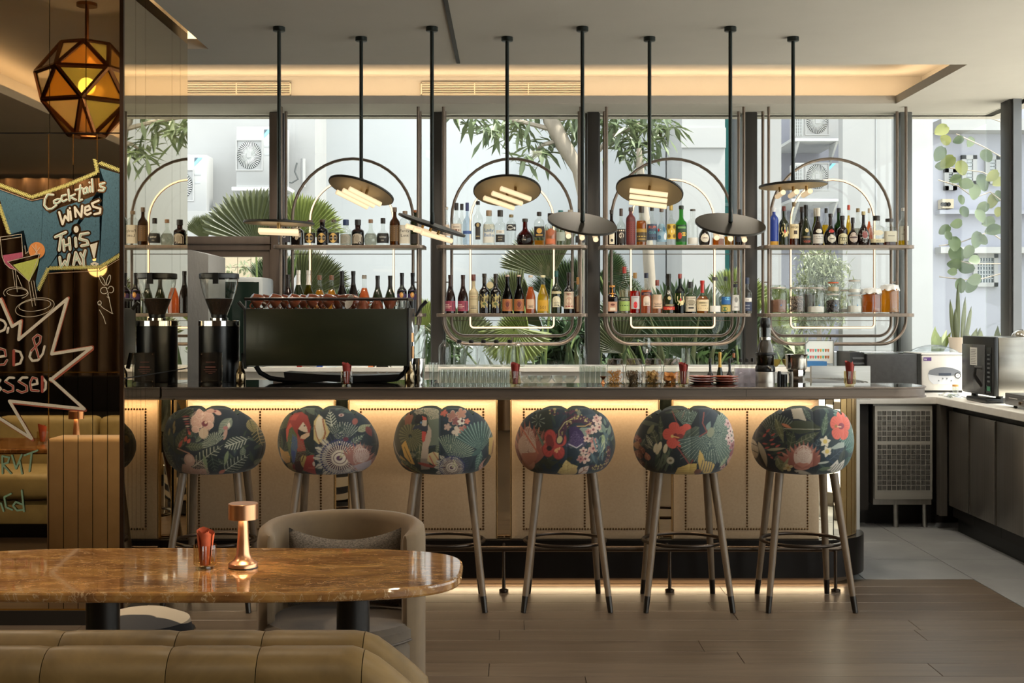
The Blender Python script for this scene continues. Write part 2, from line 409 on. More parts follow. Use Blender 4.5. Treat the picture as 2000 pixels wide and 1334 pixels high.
struct('glazing_bead', MB().box(3.64, 3.70, 8.875, 8.9, .9, ZH), M('bead_grey', '#6b6c6d', .4, .7), w7)
w8 = sroot('window_8'); struct('pane', MB().box(3.70, 3.71, -5, 6.0, .1, ZH), glass_pane, w8, smooth=0)
for yy in (6.0, 3.6, 1.2, -1.2, -3.6): struct('mullion', MB().box(3.62, 3.74, yy-.05, yy+.05, 0, ZH, .004), framed, w8)
struct('wall_right', MB().box(3.70, 3.85, 6.0, 9.6, -.1, .9).box(3.70, 3.85, -5, 6.0, -.1, .1), plaster)
struct('curb', MB().box(-6.6, 3.9, 9.62, 9.9, -.3, .3), M('concrete', '#8f8f8c', .8), sroot('trim_2'))

# ------------------------------------------------------------------ mirror-clad column
XC, YF = -1.815, 5.77
col = thing('mirror_column', 'square column clad in bronze mirror strips with a chalk-pen mural', 'column', (-2.55, 6.35, 0))
MB().box(-3.3, XC-.012, YF+.012, 6.93, .0, 3.29).build('core', M('core_black', '#120e0b', .7), col)
def strips_front(us, z0, z1, kick=0):
    for a, b in zip(us[:-1], us[1:]):
        x0, x1 = UX(a, YF)+.0017, UX(b, YF)-.0017
        ang = kick*r_.uniform(-1, 1); mb = MB()
        d = math.tan(ang)*(x1-x0)/2
        mb.prism([(x0, YF-d, z0), (x1, YF+d, z0), (x1, YF+.01, z0), (x0, YF+.01, z0)], (0, 0, z1-z0))
        mb.build('mirror_strip', mirror_dk, col, smooth=0)
zj1, zj2 = VZ(260, YF), VZ(727, YF)
strips_front([-380, -120, 97, 168, 240], zj1+.003, 3.29)
strips_front([-380, -120, 95, 143, 190, 240], zj2+.003, zj1-.003)
strips_front([-380, -120, 95, 124, 152.5, 181, 210, 240], VZ(1189, YF), zj2-.003)
gold_thin = M('gold_trim', '#c99a4e', .2, 1)
g = MB()
for u, a, b in ((95, 262, 500), (143, 262, 322), (190, 262, 322), (95, 505, 858)): g.box(UX(u, YF)-.0016, UX(u, YF)+.0016, YF-.0022, YF+.004, VZ(b, YF), VZ(a, YF))
g.box(UX(-380, YF), XC, YF-.002, YF+.004, VZ(1192, YF), VZ(1189, YF)).box(UX(-380, YF), XC, YF-.001, YF+.004, zj2-.0025, zj2+.0025)
g.build('gold_trim', gold_thin, col)
MB().box(-3.32, XC+.002, YF-.012, 6.93, 0, VZ(1192, YF)).build('plinth', M('plinth_black', '#17130f', .5), col)
MB().box(XC-.014, XC+.004, YF-.006, YF+.012, VZ(1189, YF), 3.29).build('corner_trim', M('corner_bronze', '#3a2a20', .35, .8), col)
def ys(u): return F*XC/(u-CX)
su = [242, 265, 284, 336, 352, 366.5]; sl_u = [242, 250, 258, 266, 275, 284, 313, 336, 352, 366.5]
for us, za, zb in ((su, 1.158, 3.29), (sl_u, .04, 1.152)):
    for a, b in zip(us[:-1], us[1:]):
        y0, y1 = ys(a)+.0015, ys(b)-.0015
        if za < 1 and 6.36 < y1 and y1 < 7.2 and False: continue
        MB().box(XC-.012, XC, y0, y1, za, zb).build('mirror_strip', mirror, col, smooth=0)
# ------------------------------------------------------------------ bar front
bar = thing('bar_counter', 'long bar front of studded cream leather panels between mirror strips', 'bar', (0, 6.9, 0))
YP = 6.62
MB().box(XC+.004, 1.68, YP+.036, 6.86, .245, 1.018).box(XC+.004, -.43, 6.86, 7.16, .245, 1.018).build('carcass', M('carcass_black', '#1b1510', .7), bar)
endo = [(1.66, 6.66), ]+[(1.66+.27*math.cos(math.radians(a)), 6.93+.27*math.sin(math.radians(a))) for a in range(-90, 1, 9)]+[(1.66, 6.93)]
MB().prism([(x, y, .245) for x, y in endo], (0, 0, .77)).build('end_core', M('end_core', '#2a1d10', .6), bar)
kp = [(XC+.004, 6.60), (1.67, 6.60)]+[(1.67+.31*math.cos(math.radians(a)), 6.91+.31*math.sin(math.radians(a))) for a in range(-81, 1, 9)]+[(1.98, 6.93), (XC+.004, 6.93)]
MB().prism([(x, y, .042) for x, y in kp], (0, 0, .203)).build('kick_plate', M('kick_bronze', '#1f1b18', .32, .7), bar)
kp2 = [(XC+.004, 6.66), (1.65, 6.66)]+[(1.65+.25*math.cos(math.radians(a)), 6.91+.25*math.sin(math.radians(a))) for a in range(-81, 1, 9)]+[(1.9, 6.92), (XC+.004, 6.92)]
MB().prism([(x, y, 0.0005) for x, y in kp2], (0, 0, .0415)).build('recessed_base', M('base_brown', '#6a553e', .6), bar)
def stud_panel(u0, u1, us0, us1, um):
    x0, x1, z0, z1 = UX(u0, YP)+.001, UX(u1, YP)-.001, .246, .998
    a, b, za, zb = UX(us0, YP), UX(us1, YP), VZ(1033, YP), VZ(799, YP)
    mb = MB(); k = .022
    R = lambda e, y: [(x0+e, y, z0+e), (x1-e, y, z0+e), (x1-e, y, z1-e), (x0+e, y, z1-e)]
    loft(mb, [R(0, YP+.03), R(0, YP+.008), R(.004, YP+.003), [(a-k, YP-.006, za-k), (b+k, YP-.006, za-k), (b+k, YP-.006, zb+k), (a-k, YP-.006, zb+k)]])
    p = mb.build('leather_panel', leather, bar, smooth=20)
    sd = MB()
    def row(p0, p1):
        n = max(1, round(math.hypot(p1[0]-p0[0], p1[1]-p0[1])/.0152))
        for i in range(n+1):
            q = (p0[0]+(p1[0]-p0[0])*i/n, p0[1]+(p1[1]-p0[1])*i/n)
            o = len(sd.v); m = 8
            vs = [(q[0]+.0062*math.cos(2*PI*j/m), YP-.006, q[1]+.0062*math.sin(2*PI*j/m)) for j in range(m)]+[(q[0]+.004*math.cos(2*PI*j/m), YP-.0098, q[1]+.004*math.sin(2*PI*j/m)) for j in range(m)]+[(q[0], YP-.0112, q[1])]
            sd.add(vs, [(j, (j+1) % m, m+(j+1) % m, m+j) for j in range(m)]+[(m+j, m+(j+1) % m, 2*m) for j in range(m)])
    row((a, zb), (b, zb)); row((a, za), (b, za)); row((a, za+.015), (a, zb-.015)); row((b, za+.015), (b, zb-.015))
    m_ = UX(um, YP); row((m_, za+.015), (m_, zb-.015))
    sd.build('stud_rows', brass, p, kind='stuff')
for u0, u1, a, b, m_ in ((365, 653, 389, 627, 508.5), (681, 970, 705, 944, 826), (998, 1287, 1023, 1263, 1142), (1314, 1600.5, 1339, 1577, 1459)): stud_panel(u0, u1, a, b, m_)
for u0, u1 in ((338.5, 365), (653, 681), (970, 998), (1287, 1314)):
    x0, x1 = max(UX(u0, YP), XC+.006), UX(u1, YP); xm = (x0+x1)/2
    MB().box(x0+.002, x1-.002, YP+.024, YP+.034, .248, .996).build('mirror_strip', mirror, bar, smooth=0)
    MB().box(x0, x0+.004, YP+.002, YP+.034, .248, .996).box(x1-.004, x1, YP+.002, YP+.034, .248, .996).build('gold_edge', goldm, bar, smooth=0)
R_ = .285; cx_, cy_ = 1.66, 6.925
for i in range(10):
    a0, a1 = math.radians(-90+10*i*.98+.5), math.radians(-90+10*(i+1)*.98-.7)
    p = [(cx_+R_*math.cos(a), cy_+R_*math.sin(a)) for a in (a0, a1)]; q = [(cx_+(R_-.015)*math.cos(a), cy_+(R_-.015)*math.sin(a)) for a in (a1, a0)]
    MB().prism([(x, y, .248) for x, y in p+q], (0, 0, .75)).build('mirror_slat', goldm if i > 2 else mirror, bar, smooth=0)
# bar top: dark polished slab in a bronze rim
bt = thing('bar_worktop', 'dark polished bar top with a bronze edge and rounded right end', 'worktop', (0, 6.6, 1.02))
def top_out(d):
    return [(XC+.005, 6.39+d)]+arc(2.23-.22, 6.39+.22, .22-d, -90, 0, 10)+arc(2.23-.12, 6.83-.12, .12-d, 0, 90, 6)+[(-.42, 6.83-d), (-.42, 7.17-d), (XC+.005, 7.17-d)]
mb = MB(); rings = []
for d, z in ((.012, 1.019), (.0, 1.020), (0, 1.026), (.008, 1.029), (.008, 1.068), (0, 1.071), (0, 1.0755), (.003, 1.077), (.02, 1.077)):
    rings.append([(x, y, z) for x, y in top_out(d)])
loft(mb, rings).build('bronze_rim', MN('rim_bronze', '#5a4e44', '#685b50', 25, .4, .45, stretch=(.05, 1, 1)), bt, smooth=30)
MB().prism([(x, y, 1.0772) for x, y in top_out(.02)], (0, 0, .0008)).build('polished_slab', M('black_glass_top', '#15130f', .07, spec=.7, coat=.6), bt, smooth=0)
for xx in (UX(1458, 6.39),): MB().box(xx-.001, xx+.001, 6.3975, 6.402, 1.03, 1.067).build('joint', blackm, bt)
# foot rail
fr = thing('foot_rail', 'round bronze foot rail on posts along the bar', 'rail', (0, 6.47, 0))
MB().tube([(-1.78, 6.47, .224), (1.66, 6.47, .224), (1.72, 6.475, .224), (1.76, 6.50, .224), (1.785, 6.54, .224), (1.80, 6.597, .224)], .016, 12).build('rail', M('rail_bronze', '#51463c', .3, .9), fr)
for u in (402, 680, 984, 1308, 1632):
    x = UX(u, 6.47)
    MB().cyl((x, 6.47, .01), (x, 6.47, .215), .0095, n=12).lathe([(.02, 0.0005), (.025, .002), (.025, .012), (.012, .016)], 16, (x, 6.47, 0)).build('post', M('rail_bronze'), fr)
    MB().cyl((x, 6.47, .224), (x, 6.602, .224), .008, n=10).build('bracket', M('rail_bronze'), fr)
# ------------------------------------------------------------------ back counter, right-hand kitchen run
quartz = MN('white_quartz', '#d9d5cd', '#e2dfd8', 20, .25)
cabm = MN('dark_steel', '#736d66', '#817b74', 50, .36, .85, stretch=(1, 1, .03))
bc = thing('back_counter', 'low stone back counter running under the windows', 'counter', (-1.2, 9.2, 0))
MB().box(-3.3, 1.86, 9.02, 9.465, .08, 1.04).build('body', MN('back_beige', '#ded4c5', '#e6dccd', 6, .45), bc)
slab(MB(), [(-3.3, 8.98), (2.432, 8.98), (2.432, 9.465), (-3.3, 9.465)], 1.04, 1.075, .004).build('worktop', quartz, bc, smooth=12)
MB().box(1.90, 2.43, 9.30, 9.46, .9005, 1.04).build('upstand', steel, bc); MB().box(-3.28, 1.85, 9.08, 9.46, 0, .08).build('plinth', blackm, bc)
wt = thing('kitchen_worktop', 'white L-shaped worktop carrying the oven and sealing machine', 'worktop', (3.2, 8.0, .85))
slab(MB(), [(1.93, 8.35), (2.9, 8.35), (2.9, 4.7), (3.69, 4.7), (3.69, 9.46), (1.93, 9.46)], .851, .90, .005).build('slab', quartz, wt, smooth=12)
fg = thing('undercounter_fridge', 'steel undercounter fridge with a perforated grille front', 'fridge', (2.69, 8.6, 0))
xa, xb, za, zb = UX(1708, 8.37), UX(1822, 8.37), .20, .836
MB().box(xa, xb, 8.40, 9.1, .16, .848).build('body', steel2, fg)
MB().box(xa+.002, xb-.002, 8.37, 8.398, za, zb, .004).build('grille_panel', MN('grey_steel', '#a09d95', '#aeaba3', 30, .45, .35, stretch=(.05, 1, 1)), fg)
sl_ = MB()
for (v0, v1, rows) in ((802, 862, 6), (868, 958, 9)):
    z1, z0 = VZ(v0, 8.37), VZ(v1, 8.37); dx = (xb-xa-.035)/11; dz = (z1-z0)/rows
    for i in range(11):
        for j in range(rows):
            cx, cz = xa+.0175+dx*(i+.5), z0+dz*(j+.5)
            for k in (-1.5, -.5, .5, 1.5):
                if (i+j) % 2: sl_.box(cx-dx*.44, cx+dx*.44, 8.3685, 8.3702, cz+k*dz*.22-dz*.055, cz+k*dz*.22+dz*.055)
                else: sl_.box(cx+k*dx*.22-dx*.075, cx+k*dx*.22+dx*.075, 8.3685, 8.3702, cz-dz*.44, cz+dz*.44)
sl_.build('slots', M('slot_dark', '#191817', .8), fg, kind='stuff', smooth=0)
for x in (xa+.17, xb-.03): MB().cyl((x, 8.45, 0), (x, 8.45, .16), .018, n=12).build('leg', steel, fg)
MB().box(1.95, 2.46, 8.42, 9.1, .12, .848).build('cabinet_body', M('carcass_black'), tag(thing('base_cabinet', 'dark base cabinet hidden behind the bar end beside the fridge', 'cabinet', (2.2, 8.7, 0)), 'dark base cabinet hidden behind the bar end beside the fridge', 'cabinet'))
MB().box(2.46, 3.2, 8.62, 9.05, 0, .15).build('fridge_plinth', M('plinth_black'), fg)
ds = [8.27, 7.89, 7.46, 7.03, 6.6, 6.17]
names = ['steel cabinet in the corner beside the grille fridge', 'steel cabinet second from the fridge corner', 'steel cabinet third from the fridge corner, nearest in view', 'steel cabinet fourth from the corner, cut by the picture edge', 'steel cabinet fifth from the corner, beyond the picture edge']
for k in range(5):
    y1, y0 = ds[k], ds[k+1]
    cb = thing('steel_cabinet', names[k], 'cabinet', (3.3, (y0+y1)/2, 0), group='dark steel cabinets under the right worktop')
    MB().box(2.985, 3.68, y0+.001, y1-.001, .10, .849).build('body', M('cab_black', '#1e1b19', .45, .5), cb)
    d = MB().box(2.955, 2.984, y0+.006, y1-.006, .175, .812, .003).build('door', cabm, cb)
    MB().box(2.948, 2.955, y0+.006, y0+.013, .18, .808).build('edge_pull', steel, d)
    MB().box(3.02, 3.6, y0, y1, 0.0, .10).build('plinth', blackm, cb)
MB().box(2.905, 2.954, 8.29, 8.36, .1, .849).build('body', cabm, thing('corner_filler', 'narrow dark filler panel in the corner beside the fridge', 'panel', (2.93, 8.32, 0)))
# oven: door faces the aisle
ov = thing('countertop_oven', 'steel countertop oven with a black door and handle, right of the sealer', 'oven', (3.29, 7.95, .90))
X0, X1, Ya, Yb = 3.03, 3.56, 7.69, 8.22
MB().box(X0+.03, X1, Ya, Yb, .945, 1.315, .006).build('housing', MN('oven_steel', '#b4b0a8', '#c2beb6', 30, .22, 1, stretch=(.04, 1, 1)), ov)
MB().box(X0, X0+.03, Ya, Yb, .945, 1.318, .006).build('front_frame', blackp, ov)
d = MB().box(X0-.008, X0, Ya+.13, Yb-.012, .955, 1.265, .003).build('door', M('door_dark', '#5a5b5d', .25, .35), ov)
MB().tube([(X0-.008, Ya+.17, 1.12), (X0-.045, Ya+.18, 1.12), (X0-.045, Ya+.2, 1.07), (X0-.008, Ya+.17, 1.0)], .011, 8).build('handle', blackp, d)
MB().box(X0-.0095, X0-.008, Ya+.25, Ya+.37, 1.13, 1.245).build('notice', M('paper', '#d7d5cf', .7), d, smooth=0)
lt = MB()
for i in range(9): lt.box(X0-.0102, X0-.0095, Ya+.265+.01*(i % 2), Ya+.355, 1.14+.011*i, 1.1425+.011*i)
lt.build('notice_lines', M('ink', '#4a4a4a', .7), d, kind='stuff', smooth=0)
cp = MB().box(X0-.004, X0, Ya+.03, Ya+.11, .965, 1.25).build('control_strip', M('ctrl', '#18191b', .2), ov)
MB().box(X0-.006, X0-.004, Ya+.045, Ya+.095, .975, 1.005).build('start_button', M('green_btn', '#3f7f5f', .4), cp)
b_ = MB()
for i in range(7): b_.box(X0-.006, X0-.004, Ya+.05, Ya+.09, 1.03+.028*i, 1.042+.028*i)
b_.build('button_rows', M('btn_grey', '#55585a', .4), cp, kind='stuff', smooth=0)
for x in (X0+.06, X1-.06):
    for yy in (Ya+.06, Yb-.06): MB().cyl((x, yy, .90), (x, yy, .946), .022, n=12).build('foot', blackp, ov)
MB().box(X0-.04, X0+.06, Ya+.02, Ya+.36, .9005, .93, .008).build('tray', blackp, tag(thing('drip_tray', 'shallow black tray under the oven front', 'tray', (X0, Ya+.2, .9)), 'shallow black tray under the oven front', 'tray'))
sd = thing('steel_drawer_box', 'low grey steel drawer box with a key lock at the right edge', 'box', (3.2, 7.0, .90))
MB().box(3.0, 3.42, 6.5, 7.44, .915, .985, .004).build('housing', MN('box_steel', '#7c7a77', '#888683', 30, .35, .8), sd)
MB().box(2.993, 3.0, 6.52, 7.42, .92, .975, .002).build('drawer_front', M('drawer_grey', '#6a6867', .35, .7), sd)
MB().box(2.991, 2.9935, 7.24, 7.36, .958, .961).box(2.991, 2.9935, 7.02, 7.16, .958, .961).build('slot', whitepl, sd)
MB().cyl((2.985, 7.2, .937), (2.993, 7.2, .937), .009, n=12).build('lock', M('brass_stud'), sd)
for x in (3.04, 3.38):
    for yy in (6.55, 7.38): MB().cyl((x, yy, .90), (x, yy, .916), .012, n=10).build('foot', blackp, sd)
# vacuum sealer
vs_ = thing('vacuum_sealer', 'white countertop vacuum sealer with gauge and clear dome lid', 'machine', (3.10, 9.0, .90))
x0, x1, Yv = UX(1800, 8.8), UX(1884, 8.8), 8.8; zt = VZ(693, Yv)
MB().box(x0, x1, Yv, 9.2, .915, zt, .012).build('housing', M('sealer_white', '#d5d1cc', .35), vs_)
MB().box(x0+.01, x1-.01, Yv+.02, 9.18, .9, .916).build('base', blackp, vs_)
MB().box(x0-.004, x1+.004, Yv-.004, 9.2, zt, zt+.012, .005).build('lid_frame', whitepl, vs_)
mb = MB().grid(lambda u, v: (x0+.02+(x1-x0-.04)*u, Yv+.02+.34*v, zt+.013+.055*(max(0, math.sin(PI*u))*max(0, math.sin(PI*v)))**.45), 16, 12)
mb.build('dome_lid', G('dome_glass', '#eef2f4', .6), vs_)
def sp(u, v, d=.002): return (UX(u, Yv), Yv-d, VZ(v, Yv))
pan = [(1812, 730)]+[(1812+.5*i*6.4+0, 730-13*math.sin(PI*min(1, (i+1)/22))**.6) for i in range(1, 21)]+[(1876, 730), (1874, 742), (1866, 750), (1822, 750), (1814, 742)]
MB().prism([sp(u, v, .003) for u, v in pan], (0, .004, 0)).build('control_panel', M('panel_pale', '#c3c5cc', .35), vs_)
pan2 = [(1812.5, 731)]+[(1812+.5*i*6.4, 730-13*math.sin(PI*min(1, (i+1)/22))**.6) for i in range(1, 21)]+[(1876, 731), (1860, 733.5), (1844, 734.5), (1828, 733.5)]
MB().prism([sp(u, v, .0045) for u, v in pan2], (0, .002, 0)).build('panel_band', M('panel_grey', '#6d7078', .35), vs_)
MB().prism([sp(u, v, .006) for u, v in ((1833, 728.5), (1857, 728.5), (1857, 733.5), (1833, 733.5))], (0, .002, 0)).build('display', M('lcd', '#39404f', .2), vs_)
gx = sp(1870, 733.5, .0); MB().cyl((gx[0], Yv-.008, gx[2]), (gx[0], Yv, gx[2]), .021, n=24).build('gauge_ring', blackp, vs_)
MB().cyl((gx[0], Yv-.009, gx[2]), (gx[0], Yv-.007, gx[2]), .016, n=24).build('gauge_dial', whitepl, vs_)
MB().obox((gx[0], Yv-.0098, gx[2]+.003), ((.8, 0, .6), (0, 1, 0), (-.6, 0, .8)), (.009, .0005, .0012)).build('gauge_needle', blackp, vs_)
for u, v in ((1833, 743.5), (1841, 739.5), (1849, 739.5), (1857.5, 743.5)):
    q = sp(u, v, .004); MB().cyl((q[0], Yv-.006, q[2]), (q[0], Yv-.002, q[2]), .005, n=12).build('button', M('panel_grey'), vs_)
MB().prism([sp(u, v, .0015) for u, v in ((1803.5, 698), (1819, 698), (1819, 705), (1803.5, 705))], (0, .001, 0)).build('badge', M('badge_purple', '#5a3a7a', .4), vs_, smooth=0)
mb = MB(); put_text(mb, 'W', lambda a, b: (UX(1807.5, Yv)+a, Yv-.0022, VZ(703.8, Yv)+b), .021); mb.build('badge_print', whitepl, vs_, smooth=0)
# black machine with louvres
bm_ = thing('ice_machine', 'black boxy machine with louvred side, left of the white sealer', 'machine', (2.72, 9.1, .90))
x0, x1, Yk = UX(1694, 8.78), UX(1797, 8.78), 8.78
MB().box(x0, x1, Yk, 9.24, .905, VZ(692, Yk), .006).build('housing', MN('black_tex', '#2a2a2b', '#363637', 25, .6, bump=.3, bdist=.002), bm_)
MB().box(x0-.004, x0, Yk, 9.2, .91, VZ(692, Yk)).build('edge_trim', blackp, bm_); MB().box(x1-.02, x1+.004, Yk-.004, 9.2, .905, VZ(691, Yk)).build('edge_trim', blackp, bm_)
lv = MB().box(UX(1660, 8.84), x0-.005, 8.84, 9.2, .905, VZ(688, 8.84)).build('louvre_housing', M('lv_black', '#1c1d1f', .4), bm_)
for i in range(7):
    z = .93+.036*i
    MB().obox(((UX(1666, 8.83)+x0)/2-.004, 8.836, z), ((1, 0, 0), (0, .8, .6), (0, -.6, .8)), ((x0-UX(1666, 8.83))/2-.004, .012, .003)).build('louvre', M('lv_grey', '#565a5e', .35, .3), bm_)
MB().box(x0-.05, x1-.1, Yk+.05, Yk+.3, VZ(692, Yk)+.001, VZ(692, Yk)+.018, .006).build('tray', clear, tag(thing('clear_tray', 'clear plastic tray lying on top of the black machine', 'tray', (2.6, Yk+.2, VZ(692, Yk))), 'clear plastic tray lying on top of the black machine', 'tray'))
# small glass and clear bits by the oven
for k, (u, lb) in enumerate(((1866, 'small clear tumbler with an amber lid in front of the sealer'), )):
    q = W(u, 769, 8.62); tg = thing('spice_pot', lb, 'pot', (q[0], q[1], .9))
    MB().lathe([(.017, .0), (.02, .003), (.02, .055), (.0185, .055), (.0185, .006)], 16).build('glass', clear, tg, world=False)
    MB().lathe([(.021, .055), (.021, .068), (.0, .07)], 16).build('lid', M('amber_lid', '#c08a4a', .5), tg, world=False)
wr = MB(); rr = random.Random(5)
for i in range(9):
    a = rr.uniform(0, PI); x, yy = 2.97+rr.uniform(-.05, .03), 8.2+rr.uniform(-.12, .12)
    wr.obox((x, yy, .906+rr.uniform(0, .02)), ((math.cos(a), math.sin(a), .2), (-math.sin(a), math.cos(a), 0), (0, 0, 1)), (.045, .012, .0006))
wr.build('crumpled_wrap', clear, tag(thing('clear_wrap', 'crumpled clear plastic wrap on the white worktop beside the oven', 'wrap', (2.97, 8.2, .9)), 'crumpled clear plastic wrap on the white worktop beside the oven', 'wrap'))
q = W(1985, 655, 8.0)
tg = thing('steel_bowl', 'small upturned steel bowl on top of the oven', 'bowl', (3.36, 8.03, 1.3155))
MB().lathe([(.075, 0), (.075, .003), (.07, .018), (.052, .036), (.025, .046), (.0, .048)], 20).build('bowl', chrome, tg, world=False)
# under-bar steel station with drainer (behind the bar top)
us = thing('underbar_station', 'steel under-bar work station with a sloping drainer', 'counter', (.7, 7.3, 0))
MB().box(-.38, 2.05, 7.19, 7.75, .1, .975).build('cabinet', steel2, us)
MB().box(-.38, 1.62, 6.90, 7.80, .976, .99, .003).build('top', steel, us); MB().box(1.62, 2.05, 6.97, 7.80, .976, .99, .003).build('top', steel, us)
MB().box(UX(1585, 7.6), UX(1700, 7.6), 7.60, 7.64, .99, VZ(715, 7.6)).build('splashback', steel, us)
dr = MB().prism([(UX(1586, 7.05), 7.05, .992), (UX(1702, 7.05), 7.05, .992), (UX(1702, 7.05), 7.05, 1.062), (UX(1586, 7.05), 7.05, 1.09)], (0, .02, 0)).build('drainer_front', steel, us)
db = MB()
for i in range(14): x = UX(1590+8*i, 7.1); db.box(x-.003, x+.003, 7.08, 7.55, 1.064, 1.07)
db.build('drainer_rods', steel, us, kind='stuff')
# ------------------------------------------------------------------ hanging shelf racks
YS0, YS1 = 9.14, 9.40            # shelf plates front and back
led = ME('led_tube', (1, .74, .46), .95)
rackm = MN('rack_bronze', '#74675c', '#817366', 25, .4, .6, stretch=(1, 1, .1))
ZS = (VZ(480, 9.27), VZ(612, 9.27))
def stadium(cx, y, hw, zt, zb, rb, n=20):
    pts = [(cx+hw*math.cos(PI*i/n), y, zt-hw+hw*math.sin(PI*i/n)) for i in range(n+1)]
    pts += [(cx-hw+rb-rb*math.cos(PI/2*i/8), y, zb+rb-rb*math.sin(PI/2*i/8)) for i in range(9)]
    pts += [(cx+hw-rb+rb*math.sin(PI/2*i/8), y, zb+rb-rb*math.cos(PI/2*i/8)) for i in range(9)]
    return pts
XR = [-1.2, .02, 1.243, 2.46]
for k, X in enumerate(XR):
    rk = thing('hanging_shelf', 'bronze hanging bottle rack, %s' % ('first from the left behind the coffee machine', 'second from the left, wine bottles below clear spirits', 'third from the left, liqueurs below rum and tequila', 'rightmost, with the storage jars on its lower shelf')[k], 'shelf', (X, 9.3, 1.2), group='hanging bottle racks')
    for z in ZS:
        hw = .565; o = [(X-hw, YS0+.05)]+[(X-hw+.05-.05*math.cos(a), YS0+.05-.05*math.sin(a)) for a in (.4, .8, 1.2, PI/2)]+[(X+hw-.05+.05*math.sin(a), YS0+.05-.05*math.cos(a)) for a in (0, .4, .8, 1.2, PI/2)]+[(X+hw, YS1), (X-hw, YS1)]
        slab(MB(), o, z-.026, z-.0005, .003).build('shelf_plate', rackm, rk, smooth=0)
        MB().box(X-.47, X+.47, YS1+.01, YS1+.018, z-.058, z-.053).build('back_rail', rackm, rk)
    zb = VZ(672, 9.3)
    for yy in (9.22, 9.43):
        hw = .515; rb = .19 if yy < 9.3 else .19
        pts = [(X-hw, yy, 3.018)]+[(X-hw+rb-rb*math.cos(PI/2*i/10), yy, zb+rb-rb*math.sin(PI/2*i/10)) for i in range(11)]+[(X+hw-rb+rb*math.sin(PI/2*i/10), yy, zb+rb-rb*math.cos(PI/2*i/10)) for i in range(11)]+[(X+hw, yy, 3.018)]
        MB().tube(pts, .0115, 8).build('hanger_frame', rackm, rk)
    MB().tube(stadium(X, 9.41, .462, VZ(310, 9.41), VZ(656, 9.41), .10), .0115, 8, True).build('arch_loop', rackm, rk)
    MB().tube(stadium(X, 9.36, .318, VZ(351, 9.36), VZ(640, 9.36), .03), .0085, 8, True).build('arch_channel', M('channel_copper', '#8a5c3a', .35, .9), rk)
    MB().tube(stadium(X, 9.348, .318, VZ(351, 9.36), VZ(640, 9.36), .03), .0058, 6, True).build('light_tube', led, rk)
    MB().cyl((X, 9.41, VZ(656, 9.41)), (X, 9.43, zb), .006, n=8).build('stay', rackm, rk)
    for sgn in (-1, 1): MB().cyl((X+sgn*.462, 9.41, VZ(551, 9.41)), (X+sgn*.515, 9.43, VZ(551, 9.41)), .004, n=8).build('stay', rackm, rk)
# ------------------------------------------------------------------ bottles
PROF = {   # (radius fraction, height fraction)
 'burg': [(.9,0),(1,.012),(1,.36),(.97,.43),(.80,.54),(.56,.65),(.41,.73),(.36,.79),(.35,.95),(.39,.955),(.39,.985),(.35,1)],
 'bord': [(.9,0),(1,.012),(1,.52),(.98,.57),(.88,.62),(.62,.66),(.43,.70),(.37,.75),(.36,.95),(.40,.955),(.40,.985),(.36,1)],
 'spirit': [(.9,0),(1,.012),(1,.54),(.97,.59),(.84,.65),(.58,.70),(.38,.745),(.31,.79),(.30,.94),(.35,.945),(.35,.985),(.31,1)],
 'apoth': [(.93,0),(1,.012),(1,.56),(.98,.62),(.90,.67),(.68,.715),(.49,.74),(.44,.77),(.43,.93),(.46,.935),(.46,.985),(.43,1)],
 'tall': [(.9,0),(1,.012),(1,.60),(.96,.66),(.8,.71),(.55,.75),(.40,.79),(.34,.83),(.33,.95),(.38,.955),(.38,.985),(.33,1)],
 'cyl': [(.92,0),(1,.012),(1,.70),(.97,.74),(.85,.79),(.6,.83),(.40,.86),(.36,.88),(.35,.95),(.42,.955),(.42,.985),(.35,1)],
 'cognac': [(.93,0),(1,.015),(1,.26),(.95,.36),(.80,.47),(.60,.57),(.43,.66),(.36,.73),(.34,.80),(.33,.95),(.37,.955),(.37,.985),(.33,1)],
 'round': [(.75,0),(.85,.012),(1,.16),(1,.30),(.90,.42),(.66,.52),(.40,.60),(.30,.66),(.27,.72),(.26,.94),(.31,.945),(.31,.985),(.27,1)],
 'bulb': [(.85,0),(.9,.012),(.92,.15),(1,.34),(.98,.44),(.80,.52),(.50,.59),(.34,.64),(.30,.70),(.29,.94),(.34,.945),(.34,.985),(.3,1)],
 'flare': [(1,0),(1,.015),(.97,.2),(.90,.4),(.78,.55),(.55,.66),(.42,.72),(.36,.78),(.35,.94),(.39,.945),(.39,.985),(.36,1)],
}
def prof_at(P, f):
    for (r0, z0), (r1, z1) in zip(P[:-1], P[1:]):
        if z0 <= f <= z1 and z1 > z0: return r0+(r1-r0)*(f-z0)/(z1-z0)
    return P[-1][0]
INK = M('label_ink', '#1e1b18', .6)
